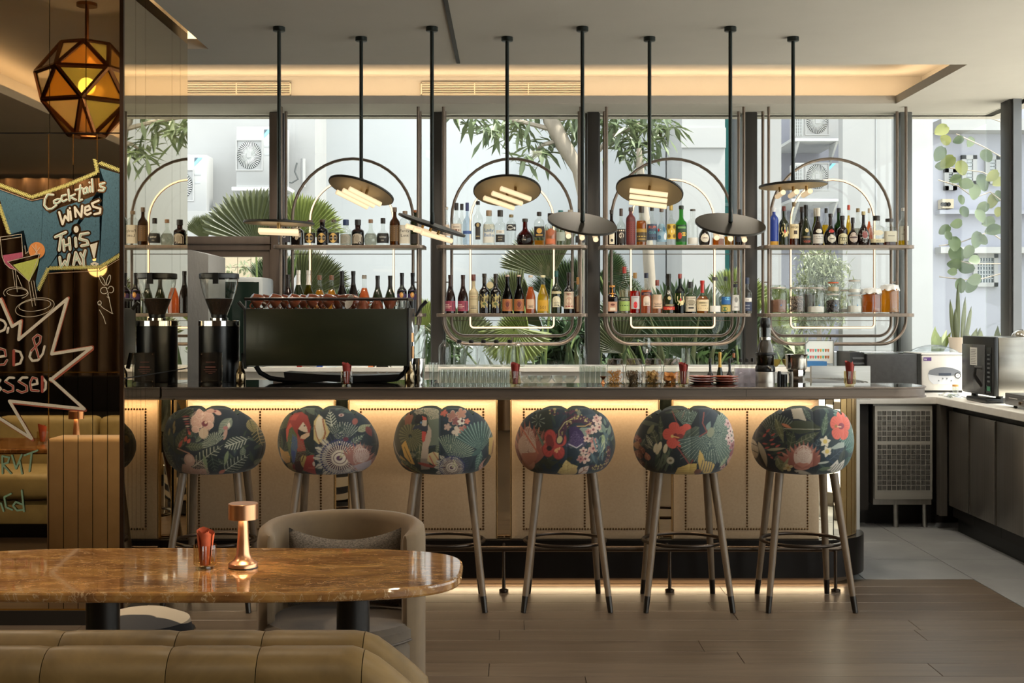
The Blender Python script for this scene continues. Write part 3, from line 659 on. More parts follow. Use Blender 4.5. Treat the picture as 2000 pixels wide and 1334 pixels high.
def lab_mesh(mb, shape, R, H, z0, z1, w, sq, mi, off=.0007, prof=None):
    """sticker wrapped on the front of the body; w = visible width fraction"""
    am = math.asin(min(.98, w))
    def P(x, z):           # x in -1..1, z in 0..1
        a = x*am; f = z0+(z1-z0)*z; r = R*(prof_at(prof, f) if prof else 1)+off
        sx, sy = math.sin(a), -math.cos(a)
        if sq: q = (abs(sx)**sq+abs(sy)**sq)**(-1/sq); sx *= q; sy *= q
        return (r*sx, r*sy, f*H)
    n = 8
    if shape == 'rect': mb.grid(lambda u, v: P(2*u-1, v), n, 2, mi)
    else:
        if shape == 'oval': o = [(math.cos(2*PI*i/24), .5+.5*math.sin(2*PI*i/24)) for i in range(24)]
        elif shape == 'dia': o = [(-1, 1), (0, 1), (1, 1), (1, .55), (.5, .27), (0, 0), (-.5, .27), (-1, .55)]
        elif shape == 'arch': o = [(-1, 0), (-.5, 0), (0, 0), (.5, 0), (1, 0), (1, .3), (1, .65)]+[(math.cos(PI*i/10), .65+.35*math.sin(PI*i/10)) for i in range(1, 10)]+[(-1, .65), (-1, .3)]
        elif shape == 'shield': o = [(-.9, 1), (0, 1), (.9, 1), (1, .6), (.8, .3), (.4, .08), (0, 0), (-.4, .08), (-.8, .3), (-1, .6)]
        elif shape == 'skull': o = [(-.5, 0), (0, 0), (.5, 0), (.6, .25), (1, .5), (.95, .8), (.6, .97), (0, 1), (-.6, .97), (-.95, .8), (-1, .5), (-.6, .25)]
        c = (0, .5); m = len(o)
        vs = [P(*c)]+[P(c[0]+(x-c[0])*.5, c[1]+(z-c[1])*.5) for x, z in o]+[P(x, z) for x, z in o]
        fs = [(0, 1+i, 1+(i+1) % m) for i in range(m)]+[(1+i, 1+m+i, 1+m+(i+1) % m, 1+(i+1) % m) for i in range(m)]
        mb.add(vs, fs, mi)
    return P
NB = [0]
def bottle(u, vt, w, Y, zs, kind, glass, liquid=None, lev=.62, cap='#1c1a18', caph=.10, labels=(), label='', group=None, sq=0, name='bottle', cat='bottle', capr=1.08, cork=False, foil=None):
    """one bottle: glass body, liquid, cap or foil, stickers. u centre, vt top, w width in photo pixels"""
    s = F/Y; R = w/s/2; H = (zs-VZ(vt, Y)) if False else VZ(vt, Y)-zs
    t = thing(name, label, cat, (UX(u, Y), Y, zs), group=group)
    P = PROF[kind]; n = 20 if not sq else 24
    hb = H*(1-.0) if caph < .03 else H*(1-caph*.55)
    body = [(r*R, z*hb) for r, z in P]
    MB().lathe(body, n, sq=sq).build('body', glass, t, world=False)
    if liquid is not None:
        L = [(.0001, .008)]+[(max(r*.93-.0, .05), max(z, .01)) for r, z in P if z < lev]+[(prof_at(P, lev)*.93, lev), (.0001, lev)]
        MB().lathe([(r*R, z*hb) for r, z in L], n, sq=sq, cap0=False, cap1=False).build('liquid', liquid, t, world=False)
    if caph > 0:
        rn = prof_at(P, .97)*R*capr; cm = M('cap_'+cap, cap, .4)
        if foil: z0, cm = foil, M('foil_'+cap, cap, .32, .3)
        else: z0 = 1-caph
        pr = []
        if foil:
            for i in range(8): f = z0+(.975-z0)*i/7; pr.append((prof_at(P, f)*R*1.03+.0004, f*hb))
            pr.append((rn*1.0, H)); pr.append((rn*.8, H*1.002))
        else: pr = [(rn, H*z0), (rn*1.02, H*(z0+.01)), (rn*1.02, H*.99), (rn*.9, H)]
        MB().lathe(pr, 14).build('cork' if cork else 'cap', cm, t, world=False)
    for lb in labels:
        shape, z0, z1, lw, c = lb[:5]; rest = lb[5] if len(lb) > 5 else ()
        mats = [M('label_'+c, c, .55)]; mb = MB(); PT = lab_mesh(mb, shape, R, hb, z0, z1, lw, sq, 0, .0007, P)
        for it in rest:
            if it[0] == 't':          # text: ('t', word, x, z, size(frac of label height), colour, widen)
                mc = M('ink_'+it[5], it[5], .55)
                if mc not in mats: mats.append(mc)
                am = math.asin(min(.98, lw)); lh = (z1-z0)*hb
                vv, ff = text_geo(it[1]); wd_ = (max(a[0] for a in vv)-min(a[0] for a in vv)) or 1
                sz = it[4]*lh; tw = wd_*sz; mxw = 1.8*R*math.sin(am)*it[6] if len(it) > 6 else 1.8*R*math.sin(am)
                kx = min(1, mxw/tw)
                mm = mats.index(mc)
                def fn(a, b, it=it, kx=kx, sz=sz, am=am, lh=lh):
                    x, y, z = PT(max(-1, min(1, it[2]+a*kx/(R*am))), it[3]+b/lh); q = .0006
                    d = math.hypot(x, y) or 1; return (x*(1+q/d), y*(1+q/d), z)
                put_text(mb, it[1], fn, sz, mi=mm)
            else:                      # bar or spot: ('b', x0, x1, z0, z1, colour) / ('o', x, z, rx, rz, colour)
                mc = M('ink_'+it[5], it[5], .55)
                if mc not in mats: mats.append(mc)
                mm = mats.index(mc)
                def pp(x, z):
                    x, y, z = PT(x, z); d = math.hypot(x, y) or 1; return (x*(1+.0005/d), y*(1+.0005/d), z)
                if it[0] == 'b':
                    mb.grid(lambda a, b: pp(it[1]+(it[2]-it[1])*a, it[3]+(it[4]-it[3])*b), 4, 1, mm)
                else:
                    o = [pp(it[1]+it[3]*math.cos(2*PI*i/14), it[2]+it[4]*math.sin(2*PI*i/14)) for i in range(14)]
                    mb.add([pp(it[1], it[2])]+o, [(0, 1+i, 1+(i+1) % 14) for i in range(14)], mm)
        mb.build('label', mats, t, world=False, smooth=60, fix=False)
    return t
gc = G('bottle_clear', '#f7f8f6', .33, refl=1.4)
gg = G('bottle_greenish', '#f4f6f2', .34, refl=1.4)
g_green = G('bottle_bright_green', '#7cc470', .35, glow=.35)
g_olive = M('bottle_dark_green', '#1b2212', .07, 0, .6)
g_dark = M('bottle_near_black', '#100c0b', .06, 0, .6)
g_wine = M('bottle_wine_dark', '#1a0d0c', .06, 0, .6)
g_olv2 = G('bottle_olive', '#8a8c44', .4, glow=.3)
g_frost = G('bottle_frosted', '#dfe6ec', .6)
g_blue = M('bottle_blue_print', '#243a86', .25)
L_amber = G('liq_amber', '#d99a48', .65, glow=0.5); L_gold = G('liq_gold', '#ecbc5c', .65, glow=0.5); L_brown = G('liq_brown', '#8f4c22', .65, glow=0.4); L_red = G('liq_red', '#d23a2a', .65, glow=0.5)
L_orange = G('liq_orange', '#f0a272', .65, glow=0.5); L_rose = G('liq_rose', '#ebb692', .65, glow=0.5); L_yel = G('liq_yellow', '#ecd055', .65, glow=0.5); L_dark = G('liq_dark', '#54281a', .65, glow=0.25); L_pale = G('liq_pale', '#efe7d2', .65, glow=0.2)
L_grey = G('liq_grey', '#d6d4cc', .7, glow=0.15)
L_water = None
UY = 9.27; Z1s, Z2s = ZS
GU = ('gins on the first rack', 'white spirits on the second rack', 'rums and tequilas on the third rack', 'whiskies and liqueurs on the fourth rack')
GL = ('wines behind the coffee machine', 'wines on the second rack', 'liqueurs on the third rack')
bl = [('b', -.6, .6, .12, .16, '#3a3632'), ('b', -.5, .5, .24, .28, '#3a3632'), ('b', -.7, .7, .36, .39, '#3a3632')]
def U(k, u, vt, w, kind, glass, label, **kw): return bottle(u, vt, w, kw.pop('Y', UY), Z1s, kind, glass, label=label, group=GU[k], **kw)
def Lw(k, u, vt, w, kind, glass, label, **kw): return bottle(u, vt, w, kw.pop('Y', UY), Z2s, kind, glass, label=label, group=GL[k], **kw)
# rack 1, upper
gold = '#a88444'
def lions(): return [('rect', .10, .52, .95, '#1d1915', (('o', 0, .5, .6, .42, gold), ('b', -1, 1, .40, .60, '#1d1915'), ('o', 0, .84, .3, .12, '#c9a55c'), ('o', 0, .15, .3, .12, '#c9a55c'), ('t', 'HARD LION', 0, .45, .13, '#e8dfc8')))]
U(0, 556.5, 427, 23, 'apoth', gc, 'square clear gin bottle with a dark label bearing a G, leftmost on its shelf', sq=5, cap='#2a2a2a', labels=[('rect', .12, .55, .86, '#2c2a33', (('t', 'G', 0, .42, .42, '#d8d4c8'),))])
U(0, 581, 432, 24, 'apoth', g_dark, 'black bottle with a pointed beige label, second on its shelf', sq=4, cap='#1c1a18', labels=[('dia', .22, .80, .93, '#a3937c', (('b', -.5, .5, .62, .7, '#5c5144'),))])
U(0, 605.5, 430, 22, 'apoth', gc, 'clear gin bottle with black and gold label under the end of the low pendant', cap='#5a4636', labels=lions())
U(0, 629.5, 429, 22, 'apoth', G('bottle_wine_tint', '#6b4434', .35), 'brownish bottle with the black and gold label, middle of three', cap='#4a3628', labels=lions(), liquid=L_dark)
U(0, 652, 429, 22, 'apoth', gc, 'clear bottle with the black and gold label, right one of three', cap='#55483a', labels=lions(), capr=.9)
U(0, 675.5, 429, 23, 'apoth', gg, 'clear blue-capped bottle with a grey arched label', cap='#243358', caph=.22, labels=[('arch', .08, .50, .84, '#8f8c80', (('o', 0, .5, .4, .35, '#7c7a6f'),))], liquid=L_grey, lev=.5)
U(0, 699, 429, 24, 'apoth', G('bottle_wine_tint'), 'dark red bottle with a black cap and grey-beige label', cap='#1f1c1c', caph=.22, labels=[('arch', .08, .52, .80, '#9c9383', (('o', 0, .5, .4, .35, '#857c6d'),))], liquid=L_dark)
U(0, 724, 428.5, 26, 'round', gg, 'round-shouldered clear bottle with copper cork, no label facing', cap='#8a6a50', caph=.14, liquid=L_grey, lev=.5, cork=True)
U(0, 748, 426, 25, 'bulb', gc, 'clear bottle with a wide black label band and black cap', cap='#26211d', caph=.2, labels=[('rect', .10, .50, .97, '#1c1a19', (('t', 'TEMPLE', 0, .52, .2, '#e4e0d6'), ('t', 'GIN', 0, .22, .17, '#c9c4b8')))])
U(0, 771, 405, 20, 'tall', G('bottle_brown_tint', '#7a5a34', .4), 'tall brown patterned bottle with a wooden cork', cap='#6b5848', caph=.12, labels=[('rect', .12, .56, .97, '#5d4529', tuple(('b', -1, 1, .05+.13*i, .09+.13*i, '#8f6d3c') for i in range(7)))], cork=True)
U(0, 791, 412, 21, 'cyl', gc, 'clear square bottle with beige label and black script', sq=5, cap='#8d7a66', caph=.1, labels=[('rect', .06, .62, .92, '#c9c3b4', (('t', 'Ferdy', 0, .62, .2, '#2a2622'), ('t', 'Lott', 0, .36, .22, '#2a2622')))], cork=True)
U(0, 811.5, 410.5, 19, 'cyl', g_olive, 'dark green bottle with a copper cap, rightmost on the first upper shelf', sq=4, cap='#b06c42', caph=.07, labels=[('rect', .05, .34, .95, '#1c1a18')])
# rack 1, lower
for i, (u, v, kd, gl, cp, lb) in enumerate(((562.5, 536.5, 'burg', g_wine, '#2b2523', 'dark wine bottle, leftmost of the row behind the coffee machine'), (583, 528, 'burg', g_olive, '#d8d2c8', 'dark wine bottle with a white foil neck beside the leftmost one'),
        (602.5, 528, 'burg', g_olv2, '#d8d2c8', 'olive wine bottle with a white foil neck lit by the light tube'), (668, 529.5, 'burg', g_dark, '#1d1b1a', 'tall black wine bottle right of the two amber ones'), (690, 529.5, 'burg', g_dark, '#1d1b1a', 'tall black wine bottle left of the orange wine'),
        (737.5, 538.5, 'burg', g_olive, '#2a2826', 'black wine bottle right of the orange wine'), (762, 538.5, 'burg', g_olive, '#2a2826', 'black wine bottle left of the two purple-labelled bottles'))):
    Lw(0, u, v, 21, kd, gl, lb, cap=cp, foil=.70, liquid=L_yel if gl is g_olv2 else None)
for u, lb in ((624, 'amber wine bottle with a brown cork, left of the pair'), (647.5, 'amber wine bottle with a brown cork, right of the pair')): Lw(0, u, 537.5, 22, 'burg', gc, lb, cap='#6b4a35', caph=.13, liquid=L_gold, lev=.66, cork=True)
Lw(0, 711.5, 537, 22, 'burg', gc, 'orange wine bottle with a pale neck among the black ones', cap='#8a8378', caph=.1, liquid=L_orange, lev=.7)
for u, lb in ((785, 'shouldered black bottle with a purple label, left of the pair'), (806, 'shouldered black bottle with a purple label, rightmost behind the machine')): Lw(0, u, 533, 19.5, 'bord', g_dark, lb, cap='#1b191b', foil=.76, labels=[('rect', .36, .60, .9, '#3a2850', (('o', 0, .5, .35, .3, '#b07a3a'), ('o', .1, .55, .16, .15, '#d8b070')))])
# rack 2, upper
U(1, 872, 404, 18, 'bulb', gc, 'slim clear bottle with a pinkish label, leftmost on the second rack', cap='#c9c5bd', caph=.07, labels=[('rect', .26, .56, .9, '#c8b4a4', tuple(bl))])
U(1, 891.5, 396.5, 21, 'spirit', gc, 'clear vodka bottle with cream label and black cap', cap='#1f1d1c', caph=.17, labels=[('rect', .28, .56, .92, '#cfc4b4', (('b', -.7, .7, .30, .5, '#7d5a48'), ('b', -.5, .5, .65, .75, '#8a8074')))])
U(1, 902, 398, 18, 'spirit', gc, 'clear bottle half hidden behind the cream-labelled vodka', cap='#2b2928', caph=.15, Y=9.345)
U(1, 912.5, 396, 18, 'spirit', g_frost, 'frosted vodka bottle with a blue cap', cap='#2c3566', caph=.19, labels=[('rect', .30, .38, .9, '#3b568f')])
U(1, 933.5, 393, 19, 'tall', gc, 'tall clear bottle with a narrow black label', cap='#1f1d1c', caph=.08, labels=[('oval', .42, .54, .66, '#1d1a18', (('o', 0, .5, .4, .4, '#a08a58'),)), ('rect', .14, .44, .5, '#2a2522', (('b', -.7, .7, .2, .3, '#8a7a5a'),))])
U(1, 955, 411, 23, 'apoth', gg, 'clear bottle with blue handwriting on a pale label', sq=4, cap='#9a846c', caph=.16, labels=[('rect', .08, .66, .93, '#c8c9c2', (('t', 'Lady', 0, .60, .25, '#4b76a8'), ('t', 'Belle', 0, .33, .25, '#4b76a8')))], cork=True)
U(1, 977, 410.5, 22, 'apoth', gc, 'clear bottle with a black square label and dark cap', cap='#37322f', caph=.18, labels=[('rect', .10, .34, .78, '#24201d', (('t', 'BRASS', 0, .58, .22, '#c9bfa4'), ('t', 'LION', 0, .25, .22, '#c9bfa4'))), ('rect', .37, .48, .7, '#d0cdc4', (('t', 'IXI', 0, .2, .7, '#332d2a'),))])
U(1, 998.5, 419, 19, 'cyl', gc, 'clear bottle with black ornament label and gilt cap', cap='#8c7a54', caph=.09, labels=[('rect', .50, .72, .96, '#23201f', (('o', -.2, .5, .5, .36, '#c9cac6'), ('o', -.2, .5, .28, .2, '#23201f'), ('o', .55, .4, .2, .2, '#c9cac6')))])
U(1, 1025.5, 427, 33, 'round', G('bottle_rum', '#8a3a1e', .35), 'wide rum decanter of dark amber with a black label', cap='#3b3631', caph=.12, liquid=L_brown, lev=.42, labels=[('shield', .06, .34, .72, '#191514', (('t', 'Flor', -.1, .5, .3, '#c9bfae'),))], cork=True)
U(1, 1053, 414, 20, 'cyl', gc, 'clear-necked bottle with black and gold label and a little whisky left', sq=5, cap='#332b26', caph=.12, liquid=L_gold, lev=.16, labels=[('rect', .26, .60, .82, '#1d1712', (('o', 0, .6, .5, .25, '#c89b4a'), ('b', -.6, .6, .16, .26, '#c89b4a')))])
U(1, 1075.5, 416.5, 24, 'apoth', gc, 'amber bottle with flower-shaped tracery, touching the pendant disc', cap='#2c2622', caph=.12, liquid=L_rose, lev=.5, labels=[('oval', .32, .56, .55, '#a05a38'), ('rect', .05, .22, .7, '#c06a42')])
U(1, 1095, 411, 20, 'apoth', gg, 'clear teal-capped bottle behind the pendant disc', cap='#2b6a6a', caph=.09, labels=[('rect', .14, .4, .8, '#9aa49a')])
U(1, 1114, 410, 20, 'apoth', gc, 'clear bottle with a pale cork behind the pendant disc', cap='#b5ab9c', caph=.08, cork=True)
U(1, 1134, 408, 20, 'apoth', gc, 'clear square bottle with a dark label, rightmost on the second upper shelf', sq=5, cap='#2a2624', caph=.1, labels=[('rect', .08, .28, .85, '#2d2f33')])
# rack 2, lower
for u, lb in ((879.5, 'dark wine bottle with a maroon label, leftmost on the second lower shelf'), (904.3, 'dark wine bottle with a maroon label, second on its shelf')):
    Lw(1, u, 537, 20.5, 'burg', g_wine, lb, cap='#3a2a25', foil=.74, labels=[('rect', .06, .34, .96, '#8a3b4e', (('b', -.8, -.1, .6, .66, '#d9b8b0'), ('b', -.8, .2, .44, .50, '#d9b8b0'), ('b', -.8, 0, .28, .34, '#d9b8b0'), ('b', .3, .45, .1, .9, '#5d2636')))])
Lw(1, 925, 536, 19, 'bord', M('paper_bottle', '#a89a7a', .6), 'cream paper-wrapped bottle with a dark red neck', cap='#5c2c26', caph=.16, labels=[('rect', .42, .52, .8, '#c3b590', (('t', 'VERMUT', 0, .3, .5, '#7a2e28'),)), ('rect', .10, .38, .85, '#b9ab88', tuple(bl))])
for u, v, lb in ((946, 534.5, 'black bottle with a skull-shaped label, left of the pair'), (968, 535, 'black bottle with a skull-shaped label, right of the pair')):
    Lw(1, u, v, 20.5, 'bord', g_dark, lb, cap='#3a342c', foil=.80, labels=[('skull', .14, .52, .93, '#a89a66', (('o', -.3, .62, .22, .12, '#4a4330'), ('o', .35, .62, .2, .12, '#6b5f3c'), ('o', 0, .3, .3, .1, '#55603a')))])
q = W(957, 557, UY-.042); tg = thing('hang_tag', 'round cream tag hanging between the two skull-labelled bottles', 'tag', q)
MB().cyl((0, -.002, 0), (0, .0, 0), .026, n=20).build('disc', M('tag_cream', '#b5aa84', .6), tg, world=False)
MB().tube([(-.0, -.001, .024), (-.02, .0, .05), (-.035, .01, .07)], .0012, 6).build('string', M('string', '#8a7f66', .7), tg, world=False)
for u, v, lb in ((991, 537, 'dark red sparkling wine with an orange-brown label, left of the pair'), (1013.7, 537, 'dark red sparkling wine with an orange-brown label, right of the pair')):
    Lw(1, u, v, 20.5, 'burg', G('bottle_redwine', '#5a1c16', .3), lb, cap='#a08c7c', caph=.05, liquid=L_dark, lev=.78, labels=[('rect', .06, .38, .95, '#a0683c', (('o', 0, .5, .5, .4, '#8a4a34'), ('o', 0, .55, .28, .22, '#5f2d28')))])
Lw(1, 1036.4, 537.5, 20.5, 'burg', gc, 'orange-pink rosé bottle with a pale label', cap='#c8b8a6', caph=.06, liquid=L_orange, lev=.72, labels=[('rect', .12, .38, .72, '#c8a98c', tuple(bl))])
Lw(1, 1060.5, 537.5, 23.5, 'burg', gc, 'yellow wine bottle with a printed gold label', cap='#d8cfa8', caph=.06, liquid=L_yel, lev=.78, labels=[('rect', .06, .36, .85, '#c0942c', (('t', '501', 0, .2, .4, '#6b5318'),))])
Lw(1, 1086.6, 529, 20.5, 'spirit', g_olive, 'dark green vermouth bottle with a cream arched label and teal cap', cap='#1f4a48', caph=.14, labels=[('arch', .16, .44, .72, '#cfc8ac', tuple(bl)), ('rect', .50, .56, .9, '#b9b08c')])
Lw(1, 1111, 532.5, 20, 'bord', g_dark, 'black bottle with a tall cream and red label', cap='#2b2422', foil=.84, labels=[('rect', .12, .56, .95, '#c9b7a0', (('t', 'RED', 0, .80, .14, '#8c2f2a'), ('o', 0, .45, .5, .25, '#b08f7c'), ('b', -.7, .7, .1, .18, '#8c2f2a')))])
Lw(1, 1130.3, 541.5, 18, 'apoth', gc, 'clear bottle with brown speckled contents and a gold neck, rightmost on its shelf', cap='#b58a58', caph=.2, liquid=L_brown, lev=.52, labels=[('rect', .05, .55, .5, '#8a7258')])
# rack 3, upper
U(2, 1194.3, 410, 19, 'spirit', G('bottle_brown_tint'), 'brown rum bottle with a cream strip label, leftmost on the third rack', cap='#2a211c', caph=.12, liquid=L_brown, labels=[('rect', .04, .42, .52, '#d8cdb4', (('o', 0, .3, .5, .12, '#2a2622'),))])
U(2, 1213, 407.5, 18, 'spirit', gg, 'dark rum bottle with a black picture label', cap='#41302a', caph=.2, liquid=L_dark, lev=.5, labels=[('rect', .06, .50, .93, '#221c1a', (('o', 0, .55, .45, .2, '#c9bfae'), ('o', .1, .5, .2, .22, '#3a2c22'), ('b', -.8, .8, .84, .94, '#d8cdb4')))])
U(2, 1232, 405, 19, 'cyl', M('bottle_red_leather', '#5a2426', .45), 'tall maroon textured bottle with a ball cork', cap='#5f4a40', caph=.1, labels=[('rect', .08, .66, .9, '#6b2c2a', tuple(('b', -1, 1, .05+.1*i, .09+.1*i, '#4a1c1e') for i in range(9)))], cork=True)
U(2, 1252.7, 399.5, 21, 'apoth', gc, 'golden reposado bottle with an olive-brown label', cap='#3c322a', caph=.2, liquid=L_amber, lev=.68, labels=[('rect', .10, .36, .95, '#4c3d24', (('b', -.7, .7, .5, .62, '#b89a50'), ('b', -.6, .6, .24, .32, '#b89a50'))), ('rect', .36, .46, .95, '#a88438')])
U(2, 1273.3, 402.5, 20, 'spirit', gc, 'clear rum bottle with a colourful lettered label', cap='#2b2826', caph=.12, labels=[('rect', .14, .58, .96, '#3c4a60', (('t', 'RUM', 0, .72, .24, '#d8643c'), ('t', 'CLUB', 0, .42, .2, '#5fb0b8'), ('b', -.8, .8, .08, .2, '#2a2622')))])
U(2, 1292, 403.5, 22, 'bulb', gc, 'clear bottle with a pale blue floral label', cap='#6a5a50', caph=.14, labels=[('rect', .10, .60, .96, '#7f9fb4', (('o', -.5, .65, .14, .08, '#c0392f'), ('o', .5, .3, .25, .2, '#d7dde0'), ('o', .3, .7, .2, .15, '#3d6a86'), ('o', -.4, .25, .25, .12, '#46789a')))])
U(2, 1310.8, 400.5, 18, 'spirit', gc, 'clear tequila bottle with a yellow label of four discs', cap='#b89b4e', caph=.13, labels=[('rect', .17, .57, .97, '#c9a63a', (('o', -.45, .8, .28, .13, '#7a5e20'), ('o', .45, .8, .28, .13, '#7a5e20'), ('o', -.45, .2, .28, .13, '#7a5e20'), ('o', .45, .2, .28, .13, '#7a5e20'), ('b', -1, 1, .42, .58, '#ded3a8')))])
U(2, 1330.5, 401.5, 22, 'bord', g_green, 'bright green glass bottle with a dark red-splashed label', cap='#232a22', caph=.09, labels=[('rect', .10, .54, .96, '#20402c', (('o', -.3, .35, .3, .2, '#b03a2a'), ('o', .3, .45, .4, .12, '#c7a23a'), ('b', -.6, .6, .78, .9, '#6a9a5a')))])
U(2, 1353, 408.5, 21, 'apoth', gc, 'clear bottle with a low white label and long cork stopper', cap='#55504a', caph=.05, labels=[('rect', .04, .22, .95, '#d0cfc9')])
U(2, 1375.5, 424, 22, 'round', g_dark, 'dark round bottle with an oval cream label half under the pendant disc', cap='#1c1a18', caph=.12, labels=[('oval', .12, .44, .72, '#cfc8b8', (('b', -.6, .6, .46, .54, '#5a3a34'),))])
U(2, 1401.7, 416, 23, 'apoth', gc, 'whisky bottle with pale label under the middle of the pendant disc', sq=5, cap='#2a2420', caph=.12, liquid=L_amber, lev=.26, labels=[('rect', .22, .48, .7, '#cfc8bc')])
U(2, 1424, 416, 20, 'bulb', gc, 'faceted amber whisky bottle under the pendant disc', cap='#6a2a28', caph=.12, liquid=L_gold, lev=.3)
U(2, 1444.8, 409, 19, 'spirit', g_dark, 'dark bottle with a black neck, rightmost on the third upper shelf', cap='#1a1918', caph=.14, labels=[('rect', .1, .26, .8, '#2b2f3a')])
# rack 3, lower
Lw(2, 1195.7, 557.5, 23.5, 'apoth', g_dark, 'square black liqueur bottle with an orange foil neck, leftmost on its shelf', sq=4, cap='#c0843c', foil=.62, labels=[('rect', .07, .44, .62, '#b58a72', (('o', 0, .7, .5, .12, '#6b3a30'), ('b', -.6, .6, .1, .4, '#d8cbb4')))])
Lw(2, 1219.6, 521, 21, 'spirit', gg, 'tall green-labelled vermouth bottle with a red cap', cap='#a3362c', caph=.14, liquid=L_pale, lev=.55, labels=[('rect', .06, .28, .97, '#8fa85a', (('b', -.7, .7, .5, .6, '#3f5a2a'),)), ('rect', .30, .38, .97, '#2d3a22', (('t', 'MARTINI', 0, .2, .6, '#d8d4c0'),))])
Lw(2, 1240.2, 532.7, 20.5, 'spirit', gc, 'red bitter bottle with a silver label', cap='#8a6a3a', caph=.14, liquid=L_red, lev=.6, labels=[('rect', .12, .46, .78, '#b9b4b4', (('o', 0, .3, .4, .28, '#c0272a'), ('t', 'CAMPARI', 0, .86, .1, '#26242a')))])
Lw(2, 1262.2, 533, 21.5, 'spirit', gc, 'bright orange aperitif bottle with a dark cap', cap='#1e2234', caph=.13, liquid=L_orange, lev=.62, labels=[('arch', .20, .46, .6, '#cfc0ac', tuple(bl)), ('rect', .48, .56, .9, '#2b2a3c', (('t', 'APEROL', 0, .2, .6, '#e2a878'),))])
Lw(2, 1283.7, 547, 20.5, 'spirit', gc, 'short bottle with a pinkish cream label and brown cap', cap='#6b2f26', caph=.17, liquid=L_rose, lev=.6, labels=[('rect', .16, .62, .9, '#cdb096', tuple(bl))])
Lw(2, 1306.2, 535, 23.5, 'cognac', g_olive, 'dark green sloping cognac bottle with a red label', cap='#26241f', foil=.74, labels=[('oval', .36, .46, .34, '#b9a878'), ('rect', .09, .18, .95, '#b8392a', (('t', 'VSOP', 0, .2, .6, '#e0c08a'),)), ('rect', .19, .25, .95, '#1e1c1a', (('b', -.6, .6, .3, .7, '#b9a878'),))])
Lw(2, 1328, 535, 20, 'spirit', G('bottle_green_tint', '#4f7a3c', .35), 'green whiskey bottle with a large cream label', cap='#7a2f2a', caph=.12, liquid=L_dark, lev=.24, labels=[('shield', .20, .54, .97, '#d3c592', (('t', 'JAMESON', 0, .78, .13, '#4a2a22'), ('o', 0, .5, .14, .14, '#a8332a')))])
Lw(2, 1348.4, 550.5, 20, 'apoth', gc, 'square whiskey bottle with a pale and black label', sq=6, cap='#2b2b2b', caph=.2, liquid=L_dark, lev=.1, labels=[('rect', .06, .60, .90, '#bdb39e', (('o', 0, .62, .6, .18, '#8f8570'), ('t', "JACK DANIEL'S", 0, .84, .1, '#1e1b18'), ('b', -.8, .8, .2, .3, '#1e1b18'), ('b', -.7, .7, .42, .46, '#3a342c')))])
Lw(2, 1371.7, 548, 24.5, 'bulb', gc, 'squat bourbon bottle dipped in red wax', sq=4, cap='#b02b26', foil=.66, liquid=L_amber, lev=.56, labels=[('rect', .08, .44, .93, '#d8c49a', (('t', "MAKER'S", 0, .66, .17, '#3a2a1c'), ('t', 'MARK', .1, .42, .17, '#3a2a1c'), ('b', -.6, .6, .2, .25, '#6b5438')))])
Lw(2, 1396, 541, 22.5, 'apoth', gc, 'clear bottle in front of the light tube with a low white label', cap='#4a4a48', caph=.1, labels=[('rect', .04, .22, .9, '#d8d8d4')])
Lw(2, 1417.6, 540, 18.5, 'spirit', gc, 'clear rum bottle with a blue and gold seascape label', cap='#1e2420', caph=.12, labels=[('rect', .26, .48, .96, '#2a5f9a', (('o', .2, .75, .5, .2, '#6fb0c8'),)), ('rect', .05, .24, .96, '#b9a55a', (('o', -.3, .4, .5, .3, '#3d6a4a'),))])
Lw(2, 1436.3, 554.5, 17.5, 'apoth', gc, 'small clear gin bottle with a plain white label', cap='#2a2c30', caph=.12, labels=[('rect', .10, .66, .8, '#d4d3cf', (('o', 0, .7, .4, .18, '#8d8d8a'), ('b', -.5, .5, .2, .26, '#8d8d8a')))])
Lw(2, 1458, 542, 21, 'apoth', gc, 'clear bottle with a navy label and navy cap, rightmost on its shelf', cap='#1e2840', caph=.18, labels=[('rect', .08, .34, .9, '#27304a', (('t', 'BRASS', 0, .55, .22, '#b9bcc4'), ('t', 'LION', 0, .2, .22, '#b9bcc4'))), ('rect', .36, .48, .84, '#d4d0c8', (('t', 'IXI', 0, .2, .7, '#5a2a22'),))])
# rack 4, upper
U(3, 1511.6, 405, 17.5, 'cyl', g_blue, 'blue printed bottle with a clear swing-top, leftmost on the fourth rack', cap='#c9cdd2', caph=.12, labels=[('rect', .02, .12, .98, '#b98a2a')])
U(3, 1531, 403, 19.5, 'spirit', g_olive, 'dark green whiskey bottle with a big cream label and red-brown cap', cap='#5c2420', caph=.12, labels=[('shield', .22, .58, .97, '#cfbf86', (('t', 'JAMESON', 0, .78, .12, '#4a2a22'), ('o', 0, .45, .13, .15, '#a8332a')))])
U(3, 1550.6, 395, 19, 'spirit', gc, 'clear bottle with a cream label and a metal pouring spout', cap='#6f5c3c', caph=.1, liquid=L_brown, lev=.18, labels=[('rect', .17, .52, .92, '#d3c29a', (('t', 'HIGH', 0, .70, .24, '#3a2a1c'), ('b', -.2, .4, .3, .55, '#3a2a1c')))])
U(3, 1566, 404, 18, 'bord', g_dark, 'dark bottle standing behind the cognac bottle', cap='#2a1c18', caph=.14, Y=9.345)
U(3, 1574, 400.5, 21, 'cognac', g_olive, 'tapered green cognac bottle with a black and red label', cap='#1f1d1b', foil=.76, labels=[('oval', .34, .44, .36, '#c2b07a'), ('rect', .06, .17, .96, '#211c1a', (('t', 'VSOP', 0, .15, .7, '#d8572e'),)), ('rect', .18, .26, .96, '#211c1a', (('b', -.6, .6, .3, .7, '#8f7f52'),))])
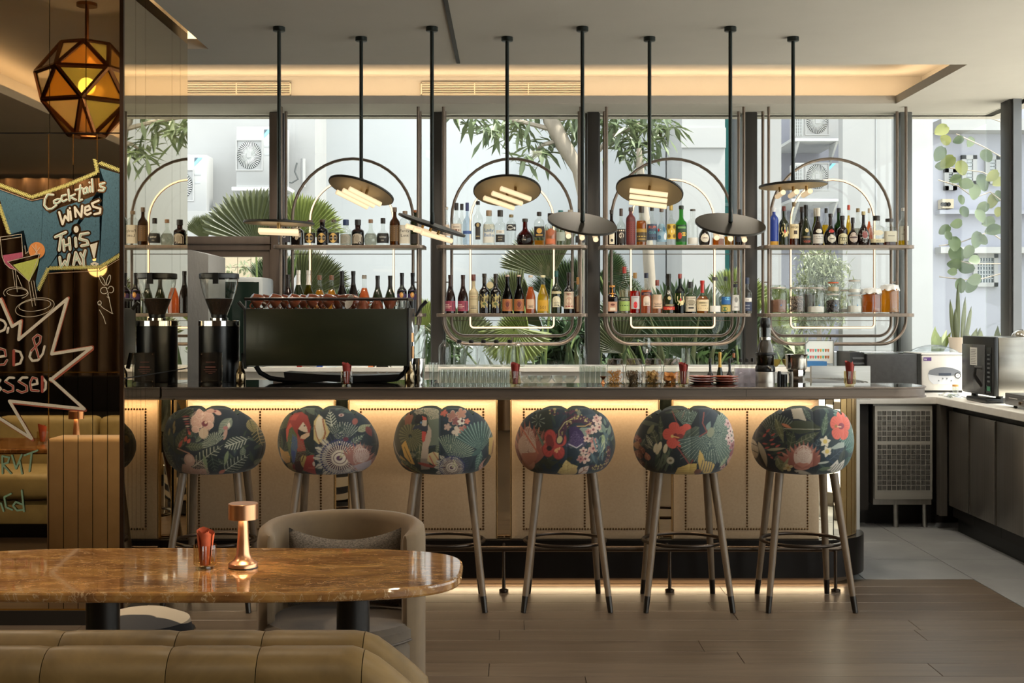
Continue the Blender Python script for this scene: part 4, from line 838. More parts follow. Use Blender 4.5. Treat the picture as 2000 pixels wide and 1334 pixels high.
for u, vt, yy, lb in ((1592.5, 407, 9.345, 'olive bottle with a white cap, back one of the pair'), (1597.5, 406.5, UY, 'olive bottle with a white capsule and white label')):
    U(3, u, vt, 21 if yy == UY else 17, 'burg', g_olv2 if yy != UY else g_wine, lb, cap='#cfc9bc', caph=.22, Y=yy, labels=[('oval', .37, .50, .6, '#cfc9b8'), ('rect', .06, .34, .95, '#cbc8c0', (('b', -.7, .7, .72, .78, '#6a655c'), ('b', -.5, .5, .5, .55, '#6a655c')))] if yy == UY else [])
U(3, 1613.5, 407, 17, 'spirit', gc, 'yellow limoncello bottle peeking behind the round black bottle', cap='#1f1d1c', caph=.12, Y=9.345, liquid=L_yel, lev=.6)
U(3, 1622, 417.5, 25.5, 'round', g_dark, 'round black liqueur bottle with a red wax seal and round label', cap='#2b2220', foil=.72, labels=[('oval', .10, .34, .62, '#c9c4b4', (('o', 0, .5, .62, .62, '#a8a294'), ('b', -.5, .5, .45, .55, '#4a4438'))), ('oval', .42, .54, .5, '#a8302c')])
U(3, 1638, 406.5, 18, 'bord', G('bottle_green_tint'), 'green-necked bottle behind the amaro bottle', cap='#1c1a19', caph=.12, Y=9.345, liquid=L_dark, lev=.5)
U(3, 1645, 421.5, 20.5, 'bord', g_wine, 'dark amaro bottle with an arched cream label', cap='#1e1a18', caph=.14, labels=[('arch', .06, .44, .82, '#c9c09a', (('b', -.7, .7, .55, .62, '#3a3a2a'), ('b', -.5, .5, .3, .35, '#6a6048')))])
U(3, 1657.5, 400.5, 13, 'flare', gc, 'tall slim yellow liqueur bottle with an orange cap', cap='#c4472a', caph=.12, Y=9.345, liquid=L_yel, lev=.8)
U(3, 1665.5, 425, 20.5, 'round', g_wine, 'dark bottle with an oval paper label', cap='#26201e', caph=.2, labels=[('oval', .12, .54, .78, '#b9a99c', (('b', -.8, .8, .42, .56, '#4a3434'),))])
U(3, 1675.5, 407, 16, 'bord', gc, 'clear bottle with a wide cork behind the oval-labelled one', cap='#8f7a54', caph=.1, Y=9.345, cork=True, liquid=L_grey, lev=.5)
U(3, 1686.5, 413, 22.5, 'round', g_wine, 'dark red bottle with a grey crested label', cap='#b9a878', caph=.1, labels=[('shield', .08, .54, .82, '#a9a9a6', (('o', 0, .55, .5, .25, '#8a4a48'), ('b', -.5, .5, .2, .26, '#5c5c5a')))])
U(3, 1697.5, 407, 16, 'round', gc, 'clear bottle holding orange spirit in front of the light tube', cap='#c9b9a4', caph=.12, Y=9.345, liquid=L_orange, lev=.7)
U(3, 1711.8, 421.5, 27, 'apoth', gc, 'broad clear bottle with a cream label and dark liqueur', sq=4, cap='#2c2420', caph=.16, liquid=L_dark, lev=.22, labels=[('rect', .10, .24, .9, '#d6c9a4', (('t', 'MOZ', 0, .3, .5, '#2a2420'),)), ('oval', .36, .56, .6, '#d9cfb4')])
U(3, 1737, 427, 25, 'apoth', gc, 'square clear bottle with a pale label and wide dark cap', sq=6, cap='#3a3430', caph=.12, capr=1.3, liquid=L_brown, lev=.34, labels=[('rect', .14, .56, .82, '#cfc9b4', (('b', -.5, .5, .55, .6, '#6a6454'),))])
U(3, 1764, 406, 19.5, 'spirit', gc, 'tall clear bottle with a white label, rightmost on the fourth rack', cap='#d8d6d0', caph=.08, liquid=L_yel, lev=.14, labels=[('rect', .14, .54, .95, '#d0d2c4', (('o', 0, .72, .14, .08, '#6b3a34'), ('b', -.5, .5, .4, .46, '#8d8f80')))])
# ------------------------------------------------------------------ storage jars on the fourth lower shelf
JR = {}
def jar(u, vt, w, Y, z, label, fill=None, lev=.5, lid='clamp', group='storage jars on the fourth rack', lidm=None, chunk=None, name='glass_jar', vb=None):
    s = F/Y; R = w/s/2; H = VZ(vt, Y)-z
    t = thing(name, label, 'jar', (UX(u, Y), Y, z), group=group)
    JR[t.name] = R
    hb = H*(.86 if lid != 'cloth' else .9)
    MB().lathe([(R*.88, 0), (R*.98, .004), (R, .012), (R, hb*.80), (R*.94, hb*.88), (R*.80, hb*.95), (R*.80, hb)], 24, sq=3.2 if w > 24 else 0, cap1=False).build('glass', clear, t, world=False)
    if fill is not None:
        if chunk:
            mb = MB(); rr = random.Random(int(u))
            for i in range(chunk[0]):
                a = rr.uniform(0, 2*PI); d = R*.82*math.sqrt(rr.random()); zz = .012+rr.random()*hb*lev
                v3 = Vector((rr.gauss(0, 1), rr.gauss(0, 1), rr.gauss(0, 1))).normalized(); b3 = v3.orthogonal().normalized()
                mb.obox((d*math.cos(a), d*math.sin(a), zz), (v3, b3, v3.cross(b3)), chunk[1])
            mb.build('contents', fill, t, world=False, kind='stuff', smooth=0)
        else: MB().lathe([(.001, .008), (R*.93, .008), (R*.93, hb*lev), (R*.5, hb*lev*1.06), (.001, hb*lev*1.08)], 20, sq=3.2 if w > 24 else 0, cap0=False, cap1=False).build('contents', fill, t, world=False)
    if lid == 'clamp':
        MB().lathe([(R*.80, hb), (R*.9, hb+.002), (R*.9, hb+.010), (R*.84, hb+.011)], 20).build('seal_ring', lidm or M('seal', '#b9b2a8', .5), t, world=False)
        MB().lathe([(R*.88, hb+.011), (R*.9, hb+.014), (R*.88, H*.985), (R*.6, H), (.001, H)], 20, cap0=True, cap1=False).build('lid', clear, t, world=False)
        MB().tube([(-R*.92, 0, hb*.82), (-R*1.02, -.004, hb*.92), (-R*.98, -.004, hb+.012), (-R*.3, -R*.86, hb+.012), (R*.3, -R*.86, hb+.012), (R*.98, -.004, hb+.012), (R*1.0, -.004, hb*.85)], .0013, 6).build('wire_clamp', steel, t, world=False)
    elif lid == 'cloth':
        mb = MB(); rr = random.Random(int(u)+1)
        def fn(a, b):
            th = 2*PI*a; wv = 1+.09*math.sin(9*th+b*2)*b
            if b < .5: r = R*1.02*b*2*.93; z_ = H-.012*(b*2)**3
            else: r = R*(.95+.14*(b-.5)*2)*wv; z_ = H-.012-(H*.16)*(b-.5)*2+.006*math.sin(7*th)
            return (r*math.cos(th), r*math.sin(th), z_)
        mb.grid(fn, 36, 10, cu=True).build('cloth_cover', M('muslin', '#d9d8d4', .8), t, world=False, fix=False)
    return t
cocoa = MN('cocoa_powder', '#6b4a38', '#7a5644', 20, .9); seeds = M('seeds', '#8b7a6c', .7); whitep = M('white_powder', '#ddd9d2', .9); beans = M('dark_beans', '#3d3532', .6)
dot = '#2f6f9f'
J = []
J.append(jar(1519.7, 556.5, 32, 9.25, Z2s, 'clip-top jar half full of brown powder, leftmost on the jar shelf', cocoa, .53))
J.append(jar(1556, 556.5, 29, 9.25, Z2s, 'clip-top jar of grey-brown seeds', seeds, .62, chunk=(500, (.006, .003, .0015))))
J.append(jar(1593.7, 556.5, 33, 9.25, Z2s, 'clip-top jar with a little white powder', whitep, .27))
J.append(jar(1577, 556.5, 28, 9.36, Z2s, 'jar of dark powder in the back row behind the seed jar', M('dark_powder', '#4a403a', .9), .75))
J.append(jar(1611, 560, 26, 9.37, Z2s, 'empty clip-top jar in the back row beside the dark-bean jar'))
J.append(jar(1626.5, 571, 27, 9.23, Z2s, 'low jar of dark beans with a smaller jar stacked on it', beans, .62, chunk=(260, (.006, .005, .004))))
zz = VZ(571, 9.23)
jar(1627.5, 551, 22.5, 9.23, zz+.0005, 'small jar with an orange lid stacked on the bean jar', M('spice_tan', '#b8a588', .9), .6, lidm=M('orange_seal', '#b5552f', .5))
J.append(jar(1652, 562, 25, 9.36, Z2s, 'clear jar with a blue dot in the back row', M('pale_sugar', '#d8d6d0', .9), .2))
J.append(jar(1668.6, 573, 27, 9.23, Z2s, 'jar of white powder with another jar stacked on it', whitep, .42))
jar(1669, 546.5, 24, 9.23, VZ(573, 9.23)+.0005, 'clip-top jar of flour stacked on the white powder jar', whitep, .35)
jar(1702, 562, 37, 9.25, Z2s, 'jar of amber preserve with lemon slices under a cloth cover', G('amber_preserve', '#dc9a34', .65, glow=.5), .80, 'cloth')
jar(1738, 555, 34, 9.25, Z2s, 'jar of golden honey under a white cloth cover, rightmost on its shelf', G('honey', '#ecb848', .7, glow=.5), .92, 'cloth')
for i, j in enumerate(J):
    if i in (0, 2, 5, 7, 8):
        MB().cyl((.01, -JR[j.name]-.0008, .06), (.01, -JR[j.name]+.0005, .06), .005, n=10).build('dot_sticker', M('dot_blue', dot, .5), j, world=False)
# ------------------------------------------------------------------ pendant lamps
tube_m = ME('pendant_tube', (1, .74, .44), .62, .45)
discm = M('pendant_disc', '#282621', .42, .4)
discu = M('pendant_reflector', '#a8936a', .45, .3)
def pendant(name, label, u, vc, vd, Y, phi, r, alpha, uc=None):
    """u rod, vc ceiling cap, (uc, vd) disc centre, phi major axis angle, r foreshortening (+ underside, - top in view), alpha turn of the tubes"""
    uc = u if uc is None else uc
    Cc = Vector(W(uc, vd, Y)); x = Cc.x
    t = thing(name, label, 'lamp', (x, Y, 3.02), group='tilting disc pendants over the bar')
    wv = (Vector((0, 0, CH))-Cc).normalized(); ex = Vector((0, 0, 1)).cross(wv); ex = -ex if ex.x < 0 else ex; ex.normalize(); ey = wv.cross(ex); ey = -ey if ey.z < 0 else ey
    ph = math.radians(phi); e1 = ex*math.cos(ph)-ey*math.sin(ph); pd = -(ex*math.sin(ph)+ey*math.cos(ph))
    q = math.sqrt(1-r*r); n = (pd*q+wv*r).normalized()            # normal of the underside
    e2 = n.cross(e1).normalized()
    R, Dd = .191, .013
    mb = MB(); N = 48
    rings = []
    for rr, d in ((R*.985, -Dd/2), (R, -Dd/2+.002), (R, Dd/2-.002), (R*.985, Dd/2)):
        rings.append([tuple(Cc+e1*rr*math.cos(2*PI*j/N)+e2*rr*math.sin(2*PI*j/N)+n*d) for j in range(N)])
    d = loft(mb, rings).build('disc', discm, t, smooth=30)
    mb = MB(); loft(mb, [[tuple(Cc+e1*rr*math.cos(2*PI*j/N)+e2*rr*math.sin(2*PI*j/N)+n*dd) for j in range(N)] for rr, dd in ((R*.97, Dd/2), (R*.97, Dd/2+.0006))])
    mb.build('reflector', discu, d, smooth=0)
    a = math.radians(alpha); ax = (e1*math.cos(a)+e2*math.sin(a)).normalized(); ay = n.cross(ax)
    for k in (-1, 0, 1):
        c0 = Cc+n*(Dd/2+.042)+ay*k*.074
        MB().tube([tuple(c0-ax*.107), tuple(c0-ax*.105), tuple(c0+ax*.105), tuple(c0+ax*.107)], [.011, .0145, .0145, .011], 14).build('tube', tube_m, t)
        MB().tube([tuple(Cc+n*(Dd/2)+ay*k*.074), tuple(c0-n*.012)], .008, 10).build('tube_post', M('post_brass', '#9a7a48', .3, .9), t)
    top = Cc-n*(Dd/2); kn = top+Vector((0, 0, .012))
    MB().cyl((x, Y, kn.z+.008), (x, Y, 3.0), .0105, n=14).build('rod', greenblk, t)
    MB().sph(tuple(kn), .0135, 14, 8).cyl(tuple(kn), (kn.x, kn.y, kn.z+.05), .013, .011, n=14).build('pivot', greenblk, t)
    MB().lathe([(.030, 2.996-3.02), (.033, 2.998-3.02), (.033, 3.0195-3.02)], 24, (x, Y, 3.02)).build('ceiling_cap', greenblk, t)
FRONT, BACK = 6.68, 6.92
P_ = 'pendant_lamp'
pendant(P_, 'edge-on disc pendant hanging low before the brown window post, first rod from the left', 549, 53, 435.5, FRONT, 1.5, .07, 2, 545)
pendant(P_, 'disc pendant showing three lit tubes below, second rod from the left', 707, 72, 371.7, BACK, 18.4, .30, -25, 705.5)
pendant(P_, 'steeply tilted edge-on disc pendant, third rod from the left', 846, 57, 439.6, FRONT, 18.4, -.05, -38, 843.6)
pendant(P_, 'disc pendant with slanting tubes in view, fourth rod from the left', 990.5, 72, 372.4, BACK, -1, .45, -40, 990.5)
pendant(P_, 'dark disc pendant seen from above, fifth rod, in front of the middle window post', 1137.5, 53, 436.8, FRONT, 9, -.28, 84)
pendant(P_, 'disc pendant with three parallel level tubes, sixth rod from the left', 1267.5, 72, 372.9, BACK, 8.5, .445, 2, 1268.5)
pendant(P_, 'dark disc pendant seen from above, seventh rod, hiding whisky bottles', 1426.5, 55, 438.4, FRONT, 7, -.29, 84)
pendant(P_, 'nearly level disc pendant with three bulb ends showing, rightmost rod', 1549, 74, 361.9, BACK, -2.5, .11, 80)
# ------------------------------------------------------------------ coffee corner on the bar top
ZB = 1.0781
em = thing('espresso_machine', 'wide dark green espresso machine seen from behind on the bar', 'coffee machine', (UX(636, 6.75), 6.9, ZB))
olive = MN('machine_green', '#212416', '#292c1c', 5, .3, .1, coat=.12, stretch=(1, 1, 3))
Yb = 6.745
x0, x1, z0, z1 = UX(480, Yb), UX(795, Yb), VZ(714.5, Yb), VZ(603, Yb)
MB().box(x0, x1, Yb, Yb+.006, z0, z1, .002).build('back_panel', olive, em)
MB().box(x0+.012, x1-.012, Yb+.006, 7.10, z0+.02, z1-.012, .006).build('housing', M('machine_black', '#151513', .3, .4), em)
for xx in (x0-.012, x1): MB().box(xx, xx+.012, Yb-.004, 7.14, z0-.004, z1+.004, .003).build('side_panel', blackp, em)
MB().box(x0, x1, Yb+.004, 7.10, z1-.011, z1-.001).build('cup_tray', steel, em)
ra = VZ(584, 6.72)
MB().tube([(x0-.004, 6.74, ra), (x1+.004, 6.74, ra), (x1+.004, 7.1, ra), (x0-.004, 7.1, ra)], .0085, 8, True).build('cup_rail', M('rail_dark', '#2b1f1c', .35, .5), em)
for xx in (x0, x1):
    for yy in (6.75, 7.09): MB().cyl((xx, yy, z1-.004), (xx, yy, ra), .005, n=8).build('rail_post', blackp, em)
tr = [(500, 717), (508, 730), (528, 741), (560, 745), (600, 744), (640, 742.5), (690, 745), (740, 746), (775, 742), (790, 730), (797, 717)]
MB().tube([W(u, v-2, 6.86) for u, v in tr], .014, 8).build('base_frame', blackp, em)
MB().prism([W(u, v, 6.84) for u, v in ((554, 727), (620, 731), (700, 734), (780, 731), (770, 742), (700, 746), (640, 744), (600, 747), (556, 741))], (0, .2, 0)).build('drip_tray', blackp, em)
for u, lb in ((470, 0), (800, 1)):
    x = UX(u, 6.80)
    MB().lathe([(.026, 0), (.028, .004), (.028, .05), (.024, .066), (.013, .086), (.010, .12)], 18, (x, 6.80, ZB)).build('foot', M('foot_chrome', '#8a7a60', .12, 1), em)
for u in (478, 792): MB().tube([W(u, 720, 6.9), W(u+(-3 if u < 600 else 3), 690, 6.92)], .012, 8).build('strut', blackp, em)
for u, v0, u1, v1 in ((466, 590, 478, 604),): MB().tube([W(u1, v1, 6.95), W(u, v0, 6.95)], .011, 8).build('steam_knob', blackp, em)
gxx = UX(806, 6.95)
MB().tube([W(800, 612, 6.95), W(806, 640, 6.95), W(808, 690, 6.97), W(802, 720, 6.95)], .006, 8).build('steam_wand', chrome, em)
MB().cyl(W(803, 650, 6.92), W(803, 668, 6.92), .016, n=14).cyl(W(805, 676, 6.92), W(805, 700, 6.92), .012, n=14).build('group_fittings', M('fit_copper', '#a07a55', .2, 1), em)
# portafilters in a glass at the right end
MB().tube([W(797, 590, 7.0), W(808, 618, 7.0)], .006, 8).tube([W(812, 618, 7.02), W(822, 600, 7.02), W(833, 588, 7.02)], [.006, .010, .012], 8).build('handles', blackp, tag(thing('bar_tools', 'two black tool handles standing up beside the coffee machine', 'tool', W(812, 620, 7.0)), 'two black tool handles standing up beside the coffee machine', 'tool'), kind='stuff')
mb = MB().lathe([(.035, 0), (.038, .004), (.038, .19), (.036, .19), (.036, .006)], 20, (UX(818, 7.01), 7.01, VZ(700, 7.01)), cap1=False)
tg = thing('tool_glass', 'clear glass holding bar tools right of the coffee machine', 'glass', (UX(818, 7.01), 7.01, ZB)); mb.build('glass', clear, tg)
MB().lathe([(.03, 0), (.034, .03), (.038, VZ(700, 7.01)-ZB)], 20, (UX(818, 7.01), 7.01, ZB)).build('stand', chrome, tg)
# cups on the machine
cupm = M('terracotta_glaze', '#86452c', .15, 0, .5, .4); cupin = M('cup_white', '#ddd2c2', .3)
def cup(u, Y, z, tilt, rz, label, up=False, r=.041):
    t = thing('coffee_cup', label, 'cup', (UX(u, Y), Y, z), rz, group='terracotta cups on the coffee machine')
    h = .058; prof = [(.020, 0), (.021, .004), (.030, .018), (.038, .038), (.041, h), (.039, h), (.036, .04), (.028, .02), (.018, .008)]
    k = r/.041; prof = [(a*k, b*k) for a, b in prof]
    R = Matrix.Rotation(tilt, 3, 'Y') if not up else Matrix.Identity(3)
    def bld(nm, pf, m, **kw):
        mb = MB().lathe(pf, 22, cap0=kw.get('c0', True), cap1=False)
        mb.v = [tuple(R @ Vector((p[0], p[1], p[2]-.03*k))) for p in mb.v]; lo = BASE[0]
        if lo is None: lo = BASE[0] = min(p[2] for p in mb.v)
        mb.v = [(p[0], p[1], p[2]-lo) for p in mb.v]; return mb.build(nm, m, t, world=False)
    BASE = [None]
    bld('shell', prof[:5], cupm); bld('lining', [(a, b) for a, b in prof[4:]]+[(.001, .0078)], cupin, c0=False)
    hm = MB().tube([(.030*k, 0, .02*k), (.048*k, 0, .02*k), (.054*k, 0, .034*k), (.048*k, 0, .047*k), (.036*k, 0, .046*k)], .0042*k, 7)
    hm.v = [tuple(R @ Vector((p[0], p[1], p[2]-.03*k))) for p in hm.v]; hm.v = [(p[0], p[1], p[2]-BASE[0]) for p in hm.v]; hm.build('handle', cupm, t, world=False)
    return t
cu = [(500.5, 2.2, .5), (536.5, 2.2, .4), (573.5, 2.25, .45), (608.5, 2.1, .5), (640, 2.2, .3), (674, 1.9, -.4), (708.5, PI, 0), (736.5, PI, 0)]
nth = ['leftmost', 'second from the left', 'third from the left', 'fourth from the left', 'fifth from the left', 'sixth from the left, showing its pale lining', 'seventh from the left, upside down', 'eighth from the left, upside down']
for (u, tl, rz), nm in zip(cu, nth): cup(u, 6.80, z1, tl, rz, 'terracotta cup %s on the coffee machine' % nm, r=.042 if tl < 3 else .036)
cup(761.5, 6.80, z1, 0, .6, 'terracotta cup standing upright near the right end of the machine', up=True, r=.04)
for i, (u, y) in enumerate(((519, 6.93), (556, 6.94), (592, 6.93), (628, 6.95), (660, 6.94), (690, 6.95))): cup(u, y, z1, 2.3, .2*i, 'terracotta cup in the back row on the machine, number %d from the left' % (i+1) if False else ('terracotta back-row cup on the machine, behind the %s front cup' % nth[i].split(',')[0]))
for i, u in enumerate((781, 790)):
    tg = thing('shot_glass', ('small clear glass at the right end of the cup tray', 'small clear glass against the cup rail end')[i], 'glass', (UX(u, 6.80+.07*i), 6.80+.07*i, z1), group='clear glasses on the coffee machine')
    MB().lathe([(.020, 0), (.022, .003), (.026, .055), (.0245, .055), (.0205, .006)], 18, cap1=False).build('glass', clear, tg, world=False)
# grinder
Yg = 6.94; gx = UX(428, Yg)
gr = thing('coffee_grinder', 'tall black coffee grinder with a glass bean hopper beside the mirror', 'grinder', (gx, Yg, ZB))
zr0, zr1 = VZ(637, Yg)-ZB, VZ(626, Yg)-ZB; Rb = 39/ (F/Yg)
MB().lathe([(Rb*.99, 0), (Rb, .003), (Rb, zr0)], 36).build('body', M('grinder_black', '#101112', .28), gr, world=False)
MB().lathe([(Rb, zr0), (Rb*1.015, zr0+.002), (Rb*1.015, zr1-.002), (Rb*.99, zr1), (Rb*.5, zr1)], 36).build('chrome_ring', chrome, gr, world=False)
zh = VZ(545, Yg)-ZB; zt2 = VZ(534, Yg)-ZB
MB().lathe([(.05, zr1), (.05, zr1+.014), (.045, zr1+.016)], 24).build('collar', chrome, gr, world=False)
hop = [(.040, zr1+.014), (.052, zr1+.05), (.075, zr1+.11), (.092, zr1+.16), (.103, zr1+.21), (.106, zh)]
MB().lathe(hop, 32, cap0=False, cap1=False).build('hopper', clear, gr, world=False)
MB().lathe([(.001, zr1+.018), (.038, zr1+.018), (.050, zr1+.051), (.072, zr1+.108), (.078, zr1+.122), (.05, zr1+.126), (.001, zr1+.128)], 28, cap0=False, cap1=False).build('beans', MN('coffee_beans', '#1c110b', '#4a2d1c', 110, .45, bump=.8, bdist=.004), gr, world=False)
MB().lathe([(.042, zr1+.012), (.046, zr1+.03), (.042, zr1+.04)], 24).build('hopper_neck', blackp, gr, world=False)
MB().lathe([(.108, zh), (.111, zh+.004), (.111, zt2-.004), (.107, zt2), (.001, zt2)], 32, cap0=False, cap1=False).box(-.008, .022, -.118, -.10, zh-.03, zt2).build('hopper_lid', blackp, gr, world=False)
hd = thing('acrylic_card_holder', 'clear acrylic stand with a dark card in front of the grinder', 'sign', W(413, 748, 6.72))
x0c, x1c = UX(391, 6.72), UX(435, 6.72); zc0, zc1 = ZB, VZ(688, 6.72)
MB().box(x0c, x1c, 6.716, 6.719, zc0, zc1).build('front_sheet', clear, hd, smooth=0)
MB().box(x0c+.004, x1c-.010, 6.7195, 6.7205, zc0+.012, zc1-.004).build('card', M('card_black', '#181314', .4), hd, smooth=0)
mb = MB()
for v, h in ((708, 9), (717, 10), (718.5, 10), (723, 13), (727, 10), (730, 4)): mb.box(UX(411-h, 6.72), UX(411+h, 6.72), 6.7188, 6.719, VZ(v, 6.72), VZ(v-1.4, 6.72))
mb.build('card_print', M('card_red', '#8a5148', .5), hd, smooth=0, kind='stuff')
MB().box(x1c-.006, x1c-.003, 6.714, 6.716, zc0+.004, zc1-.004).build('edge_bar', chrome, hd)
for u in (394, 432):
    for v in (692, 745): q = W(u, v, 6.714); MB().cyl((q[0], 6.711, q[2]), (q[0], 6.716, q[2]), .004, n=10).build('stud', chrome, hd)
# steel appliances behind the coffee corner
bo = thing('steel_boiler', 'brushed steel cabinet standing behind the grinder', 'appliance', (UX(385, 8.7), 8.7, .0))
MB().prism([(UX(330, 8.4), 8.4, .1), (UX(407, 8.4), 8.4, .1), (UX(407, 8.4), 8.4, VZ(497, 8.4)), (UX(372, 8.4), 8.4, VZ(488, 8.4)), (UX(330, 8.4), 8.4, VZ(488, 8.4))], (0, .5, 0)).build('housing', MN('steel_wavy', '#b9b7b2', '#c9c7c3', 3, .3, .45, bump=.3, bdist=.02, stretch=(3, 1, 1)), bo)
MB().box(UX(340, 8.4), UX(400, 8.4), 8.42, 8.88, 0, .1).build('plinth', blackp, bo)
gw = thing('glass_washer', 'pale-framed appliance with a dark glass door behind the hopper', 'appliance', (UX(462, 8.7), 8.75, 1.076))
X0, X1, Zb, Zt = UX(412, 8.98), UX(513, 8.98), 1.0755, VZ(541, 8.98)
MB().box(X0, X1, 9.0, 9.4, Zb, Zt, .02).build('housing', M('washer_grey', '#aab0b2', .4), gw)
MB().box(X0+.02, X1-.03, 8.992, 8.9995, Zb+.03, Zt-.035, .003).build('glass_door', M('washer_glass', '#1e2a24', .08, .2), gw)
# things on the counter seen under the machine
sk = thing('blue_box', 'small blue bottle box lettered SKYY seen under the machine', 'box', W(620, 728, 8.95))
q0, q1 = W(611, 729, 9.02), W(629.5, 715, 9.02)
MB().box(q0[0], q1[0], 9.02, 9.06, 1.0755, q1[2]+.02).build('box', M('sky_blue', '#20479a', .4), sk)
mb = MB(); put_text(mb, 'SKYY', lambda a, b: (UX(620, 9.02)+a, 9.019, VZ(722, 9.02)+b), .030); mb.build('print', whitepl, sk, smooth=0)
tl = thing('blue_carton', 'flat light blue carton beside the lettered blue box', 'box', W(646, 728, 9.0))
MB().box(UX(638, 9.0), UX(657, 9.0), 9.0, 9.05, 1.0755, VZ(723, 9.0)+.012).build('box', M('teal_blue', '#2f7fa8', .5), tl)
dl = thing('round_dial', 'black round gauge with a pale ring under the machine', 'gauge', W(747, 722, 9.0))
MB().box(UX(729, 9.0), UX(762, 9.0), 9.0, 9.1, 1.0755, 1.16).build('body', blackp, dl)
q = W(746.5, 718, 9.0); MB().tube([(q[0]+.05*math.cos(2*PI*i/24), 8.997, q[2]+.05*math.sin(2*PI*i/24)) for i in range(24)], .006, 6, True).build('ring', whitepl, dl)
og = thing('orange_carton', 'small orange and red carton beside the round gauge', 'box', W(725, 725, 9.0))
MB().box(UX(719, 9.0), UX(729, 9.0), 9.0, 9.05, 1.0755, VZ(717, 9.0)+.01).build('box', M('carton_orange', '#c8764a', .6), og)
rb = thing('folded_cloth', 'white and red folded cloth on the counter under the machine', 'cloth', W(600, 728, 9.0))
MB().box(UX(580, 9.0), UX(618, 9.0), 8.99, 9.2, 1.0755, 1.098, .01).build('cloth', M('cloth_white', '#c8c2bc', .8), rb)
MB().box(UX(580, 9.0), UX(590, 9.0), 8.985, 9.0, 1.0755, 1.105, .004).build('stripe', M('cloth_red', '#9c2f24', .8), rb)
# ------------------------------------------------------------------ things along the bar top
napm = MN('napkin_terracotta', '#9a4426', '#ad5030', 40, .8)
rib = G('ribbed_amber_glass', '#f0e6c8', .3, refl=2.5)
def napkin_glass(u, vb, vt, w, Y, z, label, cat='glass', seed=1, mat=napm, vrim=None, tall=.55, clr=None):
    s = F/Y; R = w/s/2; H = VZ(vt, Y)-z; hg = VZ(vrim, Y)-z
    t = thing('napkin_glass', label, 'glass', (UX(u, Y), Y, z), group='glasses of folded napkins')
    n = 48; mb = MB(); vs = []
    prof = [(R*.80, 0), (R*.82, .003), (R*.80, hg*.12), (R*.97, hg*.17), (R, hg*.2), (R, hg*.96), (R*.98, hg)]
    ring = []
    for r, zz in prof: ring.append([(r*(1-.07*(j % 2)*(zz > hg*.16))*math.cos(2*PI*j/n), r*(1-.07*(j % 2)*(zz > hg*.16))*math.sin(2*PI*j/n), zz) for j in range(n)])
    loft(mb, ring, cap=False); mb.add(ring[0], [tuple(range(n))[::-1]])
    mb.build('glass', clr or rib, t, world=False, fix=False)
    # rolled napkins: overlapping curled sheets with pointed tops
    rr = random.Random(seed); nb = MB()
    for k in range(4):
        a0 = k*PI/2+rr.uniform(-.3, .3); top = H*(.90+.10*rr.random()) if k else H; rd = R*(.80-.13*k)
        def fn(a, b, a0=a0, top=top, rd=rd, k=k):
            th = a0+a*4.4; pk = top-(H-hg)*(.55)*abs(a-.5)*1.5
            zz = hg*.14+(pk-hg*.14)*b; r = rd*(.55+.42*b+.10*math.sin(3*th)*b)*(1 if k < 3 else .8)
            return (r*math.cos(th), r*math.sin(th), zz)
        nb.grid(fn, 18, 6)
    nb.build('napkins', mat, t, world=False, fix=False)
    return t
for i, (u, vt, lb) in enumerate(((677, 707, 'ribbed glass of red napkins on the bar before the coffee machine'), (1006.5, 707, 'ribbed glass of red napkins in the middle of the bar top'), (1335, 707, 'ribbed glass of red napkins between the snack jars and the red plates'), (1660, 704, 'ribbed glass of red napkins at the right end of the bar'))):
    napkin_glass(u, 757, vt, 23, 6.52, ZB, lb, seed=i+2, vrim=724.5, clr=G('ribbed_smoke', '#e8dcba', .3, refl=2.5), mat=MN('napkin_red', '#7c241c', '#8f2d22', 40, .8))
# snack jars
fills = [(MN('orange_crisps', '#c8842c', '#e0a850', 60, .6), 'orange crisps'), (MN('dark_crisps', '#4a3a28', '#8a7450', 60, .6), 'dark spiral snacks'), (MN('banana_chips', '#8f6a34', '#c9a25c', 60, .6), 'brown and tan chips'), (MN('amber_slices', '#b86a1c', '#d08a34', 60, .5), 'orange slices')]
for i, (u, (fm, nm)) in enumerate(zip((1201.5, 1238, 1275.5, 1312), fills)):
    w = 33; Y = 6.80; s = F/Y; R = w/s/2; H = VZ(700.5, Y)-ZB
    t = thing('snack_jar', 'glass snack jar with a ridged lid holding %s' % nm, 'jar', (UX(u, Y), Y, ZB), group='snack jars on the bar')
    MB().lathe([(R*.92, 0), (R, .005), (R, H*.66), (R*.9, H*.74), (R*.88, H*.78)], 28, sq=4, cap1=False).build('glass', clear, t, world=False)
    MB().lathe([(R*.93, H*.74), (R*.95, H*.76), (R*.92, H*.80), (R*.95, H*.84), (R*.92, H*.88), (R*.95, H*.92), (R*.93, H*.97), (R*.7, H), (.001, H)], 28, cap1=False).build('lid', G('lid_glass', '#e9d9d2', .55), t, world=False)
    mb = MB(); rr = random.Random(i+9)
    for q in range(70):
        a = rr.uniform(0, 2*PI); d = R*.84*math.sqrt(rr.random()); zz = .006+rr.random()*H*(.42 if i < 3 else .34)
        v3 = Vector((rr.gauss(0, 1), rr.gauss(0, 1), rr.gauss(0, 1))).normalized(); b3 = v3.orthogonal().normalized(); c3 = v3.cross(b3); c = Vector((d*math.cos(a), d*math.sin(a), zz))
        if i == 0: mb.tube([tuple(c-v3*.012), tuple(c+b3*.004), tuple(c+v3*.012)], .0022, 5)
        elif i == 1: mb.tube([tuple(c+(v3*math.cos(2*PI*k/10)+b3*math.sin(2*PI*k/10))*.010) for k in range(10)], .0022, 5, True)
        else: mb.tube([tuple(c-c3*.001), tuple(c+c3*.001)], .011 if i == 2 else .013, 10)
    mb.build('snacks', fm, t, world=False, kind='stuff')
